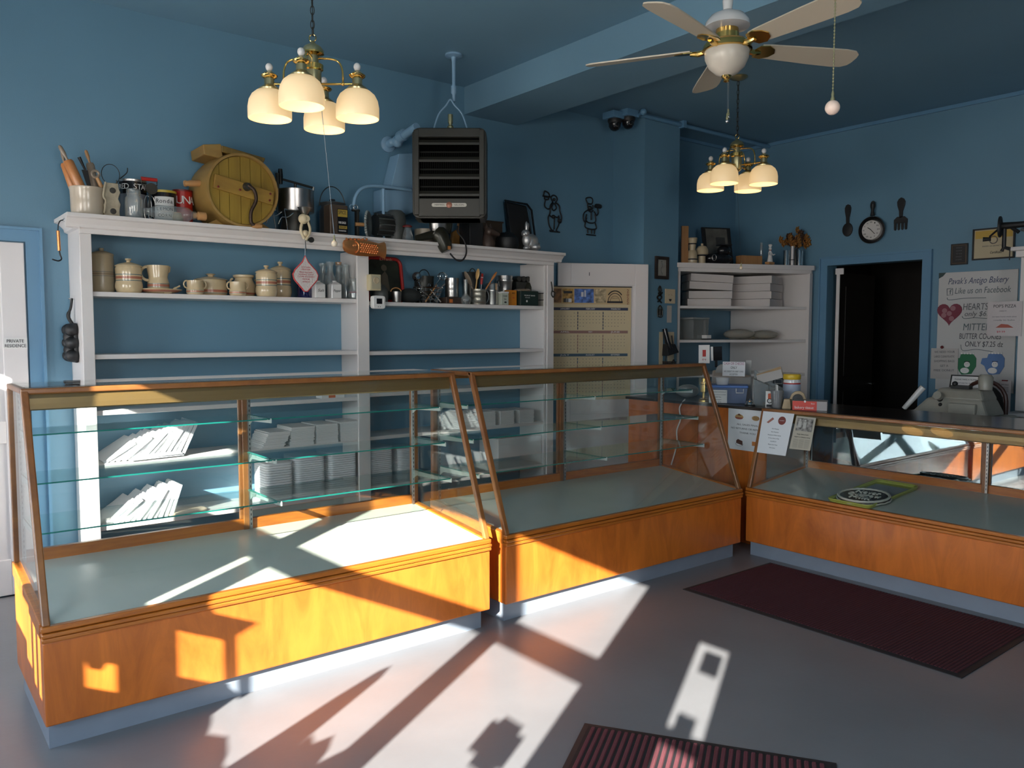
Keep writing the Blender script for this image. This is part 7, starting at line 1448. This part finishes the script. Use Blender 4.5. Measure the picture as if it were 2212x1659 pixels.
# blue-lidded box
p, h, s = cs(1573, 832, 5.10); rz = face(p)
t = thing('storage_box', 'clear blue storage box with blue lid and white handle clip', 'storage box', p, rz)
bw = 83*s
part('tub', glass('blue_plastic', (0.34,0.42,0.62), body=0.45, refl=1.3), t, lambda b: b.hexa([(-bw*0.44,-0.06,0),(bw*0.44,-0.06,0),(bw*0.44,0.12,0),(-bw*0.44,0.12,0),(-bw/2*0.97,-0.07,h*0.9),(bw/2*0.97,-0.07,h*0.9),(bw/2*0.97,0.13,h*0.9),(-bw/2*0.97,0.13,h*0.9)]), bevel=0.006)
part('lid', mat('blue_lid', (0.07,0.17,0.46), 0.35), t, lambda b: b.box(-bw/2,bw/2,-0.075,0.135,h*0.88,h*1.02), bevel=0.005)
part('clip_handle', CERAM, t, lambda b: (b.tube([(bw*0.2,-0.082,h*0.72),(bw*0.2,-0.082,h*0.62),(bw*0.38,-0.082,h*0.62),(bw*0.38,-0.082,h*0.84)], 0.004, 6), b.tube([(bw*0.2,-0.082,h*0.72),(bw*0.2,-0.082,h*0.86)], 0.004, 6)))
part('tissue_inside', PAPER, t, lambda b: b.ball((bw*0.18,0.0,0.04), 0.035, 10, 6, rz=0.03))
lb = part('paper_label', PAPER, t, lambda b: b.box(-bw*0.47,-bw*0.02,-0.073,-0.071,0.004,h*0.76))
for i, l in enumerate(('CHECKS WITHOUT', 'correct phone number', '$30 fee', 'charged', '$30')): text(l, 0.011, BLACKT, t, -bw*0.24, -0.0735, h*(0.64-0.14*i), width=bw*(0.38 if i < 2 else 0.14), rot=(PI/2,0,0))
o = MB().lathe([(0,0),(0.040,0),(0.046,0.006),(0.052,0.035),(0.053,0.052),(0.049,0.052),(0.046,0.01),(0,0.008)], seg=32).build('white_bowl', CERAM, None, loc=(p.x-0.02, p.y+0.04, CT+h*1.025)); tag(o, 'white ceramic bowl standing on the blue box lid', 'bowl')
# cash or checks sign + cash register
p, h, s = cs(1592, 790, 5.36); rz = face(p)
t = thing('cash_register', 'pale grey cash register behind the blue storage box', 'cash register', p, rz)
RG = mat('pale_grey_plastic', (0.42,0.41,0.39), 0.45)
part('lower_case', RG, t, lambda b: b.hexa([(-0.20,-0.10,0),(0.12,-0.10,0),(0.12,0.14,0),(-0.20,0.14,0),(-0.19,-0.04,h*0.7),(0.11,-0.04,h*0.7),(0.11,0.14,h*0.85),(-0.19,0.14,h*0.85)]), bevel=0.01)
part('raised_back', RG, t, lambda b: b.prism([(-0.18,h*0.65),(-0.155,h*0.95),(-0.13,h*1.02),(0.05,h*1.02),(0.05,h*0.65)], 'y', 0.05, 0.12), bevel=0.006)
part('display_pole', RG, t, lambda b: b.box(0.065,0.11,0.0,0.04,h*0.7,h*1.16), bevel=0.003)
q = at(1585, 797, X=5.22); t = thing('cash_sign', 'white CASH OR CHECKS ONLY sign propped against register', 'sign', mw=frame(q, (math.cos(face(q)), math.sin(face(q)), 0), (0.25,0.15,1)))
s = scale_at(q); sw, sh_ = 47*s, 32*s
part('card', PAPERB, t, lambda b: b.box(-sw/2,sw/2,-sh_/2,sh_/2,-0.004,0), bevel=0.001)
text('CASH OR CHECKS', 0.028, mat('pinkish_ink', (0.40,0.10,0.20), 0.7), t, 0, sh_*0.36, 0.001, width=sw*0.9); text('ONLY', 0.028, BLACKT, t, 0, sh_*0.08, 0.001, width=sw*0.28); text('NO CREDIT OR DEBIT CARD', 0.018, GREYT, t, 0, -sh_*0.18, 0.001, width=sw*0.86); text('ACCEPTED', 0.018, GREYT, t, 0, -sh_*0.38, 0.001, width=sw*0.36)
# letter rack with papers
p, h, s = cs(1665, 845, 5.16); rz = face(p); t = thing('letter_rack', 'clear acrylic letter rack holding envelopes and papers', 'letter rack', p, rz)
ACR = glass('acrylic', (0.72,0.72,0.70), body=0.18, refl=2.0)
H3 = 0.25
for k in range(3):
    part('divider', ACR, t, lambda b, k=k: b.prism([(-0.12,0.0),(0.09,0.0),(0.09,0.10+0.03*k),(-0.12,H3-0.05+0.03*k)], 'y', -0.06+0.07*k, -0.056+0.07*k))
part('side_edge', ALU, t, lambda b: (b.tube([(-0.12,-0.06,H3-0.05),(-0.015,-0.06,0.155),(-0.015,-0.06,0)], 0.003, 6), b.tube([(-0.12,-0.06,H3-0.05),(-0.12,-0.06,0)], 0.003, 6)))
part('base', ACR, t, lambda b: b.box(-0.12,0.09,-0.06,0.08,0.0,0.012))
part('black_tray', BLACK, t, lambda b: b.box(-0.02,0.09,-0.066,-0.0,0.02,0.045))
for k, (mm, lab, dz, rot) in enumerate(((mat('dull_envelope', (0.46,0.43,0.41), 0.8), 'white envelope sticking out of letter rack at front', 0.0, 0.28), (mat('tan_envelope', (0.42,0.28,0.15), 0.7), 'tan folder edge behind the white envelope in letter rack', 0.012, 0.36), (mat('grey_paper', (0.38,0.36,0.33), 0.8), 'grey sheet at back of letter rack', 0.02, 0.22))):
    o = MB().box(-0.09,0.09,-0.001,0.002,-0.035,0.035).build('envelope', mm, None); R_ = Matrix.Rotation(rz, 4, 'Z') @ Matrix.Translation((-0.01, -0.02+0.045*k, H3-0.035+dz)) @ Matrix.Rotation(-rot, 4, 'Y') @ Matrix.Rotation(-0.5, 4, 'X')
    o.matrix_world = Matrix.Translation(p) @ R_; tag(o, lab, 'paper', 'papers in the letter rack')
# bell
p, h, s = cs(1620, 862, 5.0); t = thing('service_bell', 'small chrome counter bell on dark base', 'bell', p)
part('base', BLACK, t, lambda b: b.lathe([(0,0),(0.038,0),(0.038,0.007),(0,0.009)], seg=24)); part('dome', CHROME, t, lambda b: b.lathe([(0.034,0.010),(0.036,0.014),(0.030,0.030),(0.016,0.041),(0.004,0.044),(0.004,0.052),(0,0.053)], seg=28))
# calculator / black card holder
p, h, s = cs(1671, 806, 5.22); o = MB().box(-0.045,0.035,-0.006,0.008,0.0,0.085).build('black_card_pack', BLACKG, None, 0.003, loc=(p.x+0.03,p.y-0.03,CT+0.13)); o.rotation_euler = (0,0,face(p)); tag(o, 'black packet with white outline in front compartment of rack', 'card packet')
mbx = MB(); mbx.tube([(-0.03,-0.008,0.03),(0.02,-0.008,0.03),(0.02,-0.008,0.06),(-0.03,-0.008,0.06)], 0.002, 5, closed=True); q = mbx.build('white_outline', WHITET, o)
p, h, s = cs(1663, 845, 5.02); rz = face(p); t = thing('tea_box', 'small white box with red and black round picture', 'box', p, rz)
part('box', PAPER, t, lambda b: b.box(-0.028,0.028,-0.015,0.02,0,h), bevel=0.001); part('picture_print', mat('orange_red_print', (0.62,0.10,0.03), 0.5), t, lambda b: b.prism([(-0.012,h*0.55),(0.024,h*0.55),(0.024,h*0.92),(-0.012,h*0.85)], 'y', -0.0165, -0.015)); part('round_print', BLACKT, t, lambda b: b.lathe([(0.012,0),(0.018,0.0005),(0.018,0.001),(0.012,0.0015)], (0.0,-0.015,h*0.42), 18, (0,-1,0))); part('dark_base_print', BLACKT, t, lambda b: b.box(-0.022,0.024,-0.0165,-0.015,0.006,h*0.2))
# pen cup
p, h, s = cs(1679, 843, 4.985); t = thing('pen_cup', 'clear plastic cup holding white-capped pens', 'cup', p)
part('cup', glass('grey_plastic', (0.55,0.55,0.56), body=0.3, refl=1.5), t, lambda b: b.lathe([(0,0),(0.034,0),(0.046,h),(0.043,h),(0.031,0.004),(0,0.004)], seg=28))
for k in range(5):
    o = MB().tube([(0,0,0),(0.004*(k-2),0.003*k,h*1.25)], 0.0045, 8).build('pen', CERAM, None, loc=(p.x-0.01+0.006*k, p.y-0.012+0.006*k, CT+0.006)); tag(o, 'white plastic pen standing in the clear cup', 'pen', 'white pens in the clear cup')
# yellow-lid tub
p, h, s = cs(1711, 808, 5.20); t = thing('supplement_tub', 'white tub with bright yellow lid and red-edged label', 'tub', p); r = 18*s
part('body', CERAM, t, lambda b: b.lathe([(0,0),(r*0.95,0),(r,0.01),(r,h*0.78),(r*0.95,h*0.84),(0,h*0.84)], seg=32)); part('lid', mat('yellow_cap', (0.72,0.46,0.03), 0.4), t, lambda b: b.lathe([(r*0.96,h*0.84),(r*1.02,h*0.86),(r*1.02,h*0.97),(r*0.95,h),(0,h)], seg=36))
part('red_line', RED, t, lambda b: b.lathe([(r*1.0,h*0.70),(r*1.01,h*0.71),(r*1.01,h*0.73),(r*1.0,h*0.74)], seg=32)); part('blue_label', mat('pale_blue_label', (0.38,0.42,0.52), 0.5), t, lambda b: b.lathe([(r*1.0,h*0.2),(r*1.008,h*0.21),(r*1.008,h*0.69),(r*1.0,h*0.70)], seg=32))
# tape dispenser
p, h, s = cs(1722, 840, 5.02); rz = face(p); t = thing('tape_dispenser', 'tan desktop tape dispenser with arched reel cover', 'tape dispenser', p, rz)
TAN = mat('tan_plastic', (0.46,0.33,0.19), 0.5)
part('body', TAN, t, lambda b: (b.prism([(-0.10,0),(0.09,0),(0.095,0.06),(0.06,0.075),(0.045,0.115),(0.02,0.13),(-0.01,0.128),(-0.035,0.11),(-0.05,0.07),(-0.085,0.075)], 'y', 0.02, 0.05), b.hexa([(-0.10,-0.03,0),(-0.035,-0.03,0),(-0.035,0.03,0),(-0.10,0.03,0),(-0.085,-0.03,0.075),(-0.045,-0.03,0.075),(-0.045,0.03,0.075),(-0.085,0.03,0.075)])), bevel=0.004)
part('reel', BLACK, t, lambda b: b.lathe([(0,0),(0.035,0),(0.035,0.03),(0,0.03)], (0.005,0.02,0.075), 24, (0,-1,0)))
# bakery tissue box
p = at(1745, 872, X=4.98); p = Vector((4.99, p.y, c3.location.z+1.018)); t = thing('tissue_box', 'red and white bakery tissue dispenser box on corner of low case', 'tissue box', p, math.radians(-62))
TR_ = mat('tomato_red_card', (0.62,0.05,0.03), 0.5)
part('box', mat('grey_white_card', (0.40,0.36,0.35), 0.6), t, lambda b: b.box(-0.10,0.12,-0.06,0.09,0,0.062), bevel=0.001)
part('red_front', TR_, t, lambda b: b.box(-0.10,0.055,-0.0615,-0.06,0,0.062)); part('tab_hole', PAPER, t, lambda b: b.lathe([(0,0),(0.009,0),(0,0.001)], (-0.02,-0.0612,0.058), 16, (0,-1,0)))
text('bakery tissue', 0.026, WHITET, t, -0.025, -0.062, 0.018, width=0.12, rot=(PI/2,0,0)); text('Best', 0.014, WHITET, t, 0.03, -0.062, 0.046, width=0.024, rot=(PI/2,0,0)); text('bakery tissue', 0.026, GREYT, t, 0.0, 0.0, 0.063, width=0.13)
t.location.z = 1.018
# card with red mark and tablet stand on middle-case top
q = at(1521, 765, X=5.35); t = thing('red_mark_card', 'white card with red symbol tilted behind middle case top', 'card', mw=frame(q, (0.8,-0.6,0), (-0.05,0,1)))
part('card', PAPER, t, lambda b: b.box(-0.045,0.045,-0.075,0.075,0,0.003)); part('red_symbol', RED, t, lambda b: (b.box(-0.014,0.014,-0.02,0.035,0.003,0.004),)); text('IN', 0.02, REDT, t, 0, -0.045, 0.0035, width=0.03)
q = at(1546, 763, X=5.40); t = thing('small_tablet', 'small black screen on white stand on cash register', 'tablet', mw=frame(q, (0.8,-0.6,0), (-0.15,0,1)))
part('screen', BLACKG, t, lambda b: b.box(-0.02,0.05,-0.06,0.055,0,0.008)); part('white_side', PAPER, t, lambda b: b.box(-0.038,-0.022,-0.06,0.055,-0.01,0.006)); part('stand', BLACK, t, lambda b: b.box(0.0,0.02,-0.12,-0.05,-0.04,-0.03))
# cable hanging behind middle case
t = thing('white_cable', 'white cable drooping down the counter panel behind end glass', 'cable', (0,0,0))
part('cable', CERAM, t, lambda b: b.tube(bez([at(1480,862,X=4.94), at(1468,880,X=4.94), at(1470,905,X=4.94), at(1462,930,X=4.945), at(1462,960,X=4.945), at(1450,1004,X=4.94)],6), 0.0055, 8))

# ================================================================== signs taped up
q = at(1578, 925, X=4.952); t = thing('sales_final_sign', 'white ALL SALES FINAL sheet taped to wooden counter between cases', 'sign', mw=frame((4.952, q.y-0.02, q.z), (0,-1,0), (0,0,1)))
a, c = at(1538+36, 881, X=4.952), at(1640, 972, X=4.952); sw = abs(a.y-c.y)*0.92+0.09; sh_ = abs(at(1576,881,X=4.952).z-at(1576,969,X=4.952).z)
t.matrix_world = frame((4.952, (at(1573,925,X=4.952).y - sw/2), q.z), (0,-1,0), (0,0,1))
part('sheet', PAPERB, t, lambda b: b.box(-sw/2,sw/2,-sh_/2,sh_/2,0,0.001))
text('ALL SALES FINAL', 0.018, GREYT, t, 0, sh_*0.12, 0.0015, width=sw*0.55); text('NO RETURNS OR REFUNDS', 0.018, GREYT, t, 0, sh_*0.02, 0.0015, width=sw*0.84); text('THANK YOU', 0.018, GREYT, t, 0, -sh_*0.08, 0.0015, width=sw*0.40)
CK = mat('cake_tan', (0.50,0.30,0.12), 0.6); CB2 = mat('cake_brown', (0.10,0.04,0.03), 0.6); PL = mat('plate_red', (0.30,0.08,0.05), 0.5)
part('pie_slice_print', CK, t, lambda b: (b.prism([(-sw*0.33,sh_*0.29),(-sw*0.10,sh_*0.29),(-sw*0.13,sh_*0.34),(-sw*0.22,sh_*0.38),(-sw*0.30,sh_*0.34)], 'z', 0.001, 0.002),)); part('plate_print', PL, t, lambda b: b.lathe([(0,0.001),(0.034,0.001),(0.034,0.0014),(0,0.0014)], (-sw*0.22,sh_*0.28,0), 20, None, ry=0.35)); part('pie_top_print', CB2, t, lambda b: b.prism([(-sw*0.26,sh_*0.34),(-sw*0.16,sh_*0.33),(-sw*0.22,sh_*0.38)], 'z', 0.002, 0.0025))
part('whole_pie_print', CK, t, lambda b: b.lathe([(0,0.001),(0.032,0.001),(0.032,0.002),(0,0.002)], (sw*0.2,sh_*0.30,0), 24, None, ry=0.55)); part('lattice_print', CB2, t, lambda b: [b.tube([(sw*0.2-0.02+0.012*i,sh_*0.30-0.012,0.0022),(sw*0.2-0.01+0.012*i,sh_*0.30+0.012,0.0022)], 0.0012, 5) for i in range(4)])
part('cake_print', CB2, t, lambda b: b.prism([(-sw*0.28,-sh_*0.34),(-sw*0.12,-sh_*0.38),(-sw*0.12,-sh_*0.28),(-sw*0.24,-sh_*0.24),(-sw*0.28,-sh_*0.28)], 'z', 0.0012, 0.002)); part('cake_plate_print', GREYT, t, lambda b: b.tube([(-sw*0.20+0.032*math.cos(2*PI*k/18), -sh_*0.36+0.013*math.sin(2*PI*k/18), 0.0015) for k in range(18)], 0.0012, 5, closed=True)); part('bread_print', mat('orange_print2', (0.60,0.22,0.06), 0.6), t, lambda b: b.box(sw*0.12,sw*0.32,-sh_*0.36,-sh_*0.26,0.001,0.002))
# two sheets taped on the slanted front glass of the low case
p0 = c3.matrix_world @ Vector((0,0,0)) if False else Vector((4.69,3.30,0))
gn = Vector((-(1.015-0.475), 0, (0.165-0.012))).normalized()       # outward normal of slanted glass (faces -X and up)
g0 = Vector((4.69+0.012, 3.30, 0.475)) + gn*0.004
gup = Vector((0.153, 0, 0.54)).normalized()
def gh(px, py): return hit(px, py, g0, gn)
def gsheet(name, label, cat, c4, m):
    TL, TR, BR, BL = [gh(*q) for q in c4]; c_ = (TL+TR+BR+BL)/4; xd = ((TR-TL)+(BR-BL)).normalized(); yd = gn.cross(xd)
    t = thing(name, label, cat, mw=frame(c_, xd, yd)); Mi = t.matrix_world.inverted()
    P = [(Mi @ q) for q in (BL, BR, TR, TL)]
    part('sheet', m, t, lambda b: b.sheet([(q.x, q.y) for q in P], 0, 0.001)); w_ = (TR-TL).length; h_ = (TL-BL).length; return t, w_, h_
t, w_, h_ = gsheet('allergen_notice', 'white printed notice taped on slanted glass of low case', 'sign', ((1649,888),(1716,894),(1697,985),(1635,977)), PAPERB)
for i, l in enumerate(('No Peanut', 'No Peanuts', 'Requests Other Items', 'If You Have a Nut', 'ALLERGY', 'Please Use Your', 'Discretion')): text(l, 0.010, GREYT, t, 0.0, h_*(0.10-0.075*i), 0.0015, width=w_*(0.22,0.24,0.42,0.34,0.2,0.3,0.18)[i])
part('peanut_print', mat('peanut_pink', (0.42,0.16,0.12), 0.6), t, lambda b: b.hexa([(-w_*0.32,h_*0.24,0.001),(-w_*0.26,h_*0.22,0.001),(-w_*0.10,h_*0.33,0.001),(-w_*0.15,h_*0.37,0.001),(-w_*0.32,h_*0.24,0.002),(-w_*0.26,h_*0.22,0.002),(-w_*0.10,h_*0.33,0.002),(-w_*0.15,h_*0.37,0.002)])); part('round_seal_print', mat('maroon_seal', (0.22,0.05,0.04), 0.6), t, lambda b: b.lathe([(0,0.002),(w_*0.12,0.002),(w_*0.12,0.001),(0,0.001)][::-1], (w_*0.16,h_*0.31,0), 24))
text('ALLERGY', 0.007, PAPER, t, w_*0.16, h_*0.31, 0.0025, width=w_*0.16)
t, w_, h_ = gsheet('newspaper_clipping', 'yellowed newspaper clipping with bakers photo taped on glass of low case', 'clipping', ((1721,898),(1763,903),(1750,974),(1705,969)), mat('newsprint', (0.50,0.45,0.36), 0.8))
part('news_photo', mat('news_photo_grey', (0.26,0.24,0.22), 0.6, var=0.85, vscale=45), t, lambda b: b.box(-w_*0.40,w_*0.42,h_*0.06,h_*0.44,0.001,0.002)); part('baker_shapes', mat('news_white', (0.5,0.48,0.44), 0.6), t, lambda b: (b.box(-w_*0.32,-w_*0.16,h_*0.16,h_*0.34,0.002,0.0025), b.box(-w_*0.06,w_*0.10,h_*0.14,h_*0.33,0.002,0.0025), b.lathe([(0,0.002),(0.007,0.002),(0.007,0.003),(0,0.003)], (-w_*0.24,h_*0.385,0), 12), b.lathe([(0,0.002),(0.007,0.002),(0.007,0.003),(0,0.003)], (w_*0.02,h_*0.375,0), 12)))
text('Antigo Bakery lends', 0.011, BLACKT, t, 0, -h_*0.04, 0.0015, width=w_*0.6); text('support to Salvation Army', 0.011, BLACKT, t, 0, -h_*0.12, 0.0015, width=w_*0.8); part('text_columns', mat('faint_print', (0.32,0.29,0.24), 0.8), t, lambda b: [b.box(-w_*0.42+w_*0.29*j,-w_*0.42+w_*0.29*j+w_*0.25,-h_*(0.20+0.03*i),-h_*(0.188+0.03*i),0.001,0.0015) for i in range(9) for j in range(3)])

# ================================================================== tray and decorated cookie in the low case
def deck3(px, py): # on the sloping deck of case 3
    sl = (0.548-0.475)/0.735; n = Vector((-sl, 0, 1)).normalized(); return hit(px, py, Vector((4.69, 0, 0.476)), n), n
A, n = deck3(1795,1083); B, _ = deck3(1887,1041); C_, _ = deck3(1969,1053); D_, _ = deck3(1895,1104)
c_ = (A+B+C_+D_)/4; xd = ((C_-B)+(D_-A)).normalized(); yd = n.cross(xd)
LIME = mat('lime_green_tray', (0.36,0.37,0.07), 0.35)
t = thing('bakery_tray', 'lime green rimmed tray lying flat inside the low case', 'tray', mw=frame(c_+n*0.002, xd, yd)); tw, tl = ((C_-B).length+(D_-A).length)/2, ((B-A).length+(C_-D_).length)/2
part('tray', LIME, t, lambda b: (b.sheet(rr(tw, tl, 0.03, -tl/2), 0, 0.003), b.tube([(x, y, 0.016) for x, y in rr(tw, tl, 0.03, -tl/2)], 0.006, 6, closed=True), b.tube([(x, y, 0.008) for x, y in rr(tw-0.012, tl-0.012, 0.028, -(tl-0.012)/2)], 0.007, 6, closed=True)))
part('paper_liner', mat('grey_blue_liner', (0.30,0.32,0.34), 0.5), t, lambda b: b.box(-tw*0.40,tw*0.42,-tl*0.42,tl*0.40,0.003,0.004))
q, _ = deck3(1866, 1080); rc = 0.158
t = thing('cookie_cake', 'round chocolate cookie cake with white icing writing on green tray', 'cookie cake', mw=frame(q+n*0.007, Vector((0.1,-1,0)), n.cross(Vector((0.1,-1,0)).normalized())))
CH = mat('chocolate_cookie', (0.035,0.022,0.016), 0.6, bump=0.5, bscale=60); IC = mat('white_icing', (0.52,0.48,0.40), 0.45)
part('cookie', CH, t, lambda b: b.lathe([(0,0),(rc*0.96,0),(rc,0.006),(rc*0.98,0.016),(rc*0.9,0.02),(0,0.021)], seg=40))
part('icing_border', IC, t, lambda b: (b.tube([(rc*0.93*math.cos(2*PI*k/48)*(1+0.012*(k%2)), rc*0.93*math.sin(2*PI*k/48)*(1+0.012*(k%2)), 0.022+0.002*(k%2)) for k in range(48)], 0.008, 6, closed=True), b.tube([(rc*1.0*math.cos(2*PI*k/36), rc*1.0*math.sin(2*PI*k/36), 0.006+0.003*(k%2)) for k in range(36)], 0.0045, 6, closed=True)))
for i, (l, wd) in enumerate((('Never', 0.15), ('Outgrow', 0.20), ('Milk', 0.13))): text(l, 0.075, IC, t, 0.0, 0.07-0.065*i, 0.024, width=wd, extrude=0.004)

# ================================================================== floor mats
MAR = mat('maroon_carpet', (0.105,0.022,0.028), 0.95, bump=0.8, bscale=350); MARD = mat('dark_maroon_carpet', (0.045,0.014,0.02), 0.95)
def ribmat(name, label, loc, rz, w_, l_, pitch, m1, m2, edge=0.03):
    t = thing(name, label, 'floor mat', loc, rz)
    part('rubber_border', RUBBER, t, lambda b: (b.box(0,w_,0,l_,0.0005,0.004), b.hexa([(0,0,0.004),(w_,0,0.004),(w_,l_,0.004),(0,l_,0.004),(edge*0.6,edge*0.6,0.007),(w_-edge*0.6,edge*0.6,0.007),(w_-edge*0.6,l_-edge*0.6,0.007),(edge*0.6,l_-edge*0.6,0.007)])))
    def rib(b):
        b.use(m2); b.box(edge,w_-edge,edge,l_-edge,0.005,0.0085); b.use(m1); x = edge
        while x < w_-edge-pitch*0.3:
            b.prism([(x,0.0085),(x+pitch*0.62,0.0085),(x+pitch*0.5,0.0125),(x+pitch*0.12,0.0125)], 'y', edge, l_-edge); x += pitch
    part('ribbed_pile', m1, t, rib); return t
MARB = mat('brighter_maroon_carpet', (0.17,0.04,0.05), 0.95, bump=0.8, bscale=350)
ribmat('floor_mat', 'long dark maroon floor mat beside the low display case at right', (3.757, 3.076, 0), -PI/2, 1.585, 0.90, 0.018, MAR, MARD)
aa = math.atan2(1.463-2.236, 2.65-2.146)
ribmat("floor_mat", "ribbed red floor mat with black border cut off at bottom edge", (2.146, 2.236, 0), aa, 0.925, 1.4, 0.026, MARB, RUBBER, 0.035).scale = (1,-1,1)

# ------------------------------------------------------------------ lettering becomes real meshes
bpy.context.view_layer.update()
for o, width in TEXTS:
    d = o.dimensions.x / max(1e-9, o.matrix_world.to_scale().x)
    if width and d > 1e-6: o.scale.x = width/d
bpy.context.view_layer.update()
dg = bpy.context.evaluated_depsgraph_get()
for o, width in TEXTS:
    me = bpy.data.meshes.new_from_object(o.evaluated_get(dg)); nm = o.name; par = o.parent; mb_ = o.matrix_basis.copy()
    cu = o.data; bpy.data.objects.remove(o, do_unlink=True); bpy.data.curves.remove(cu)
    n_ = bpy.data.objects.new(nm, me); COL.objects.link(n_); n_.parent = par; n_.matrix_basis = mb_
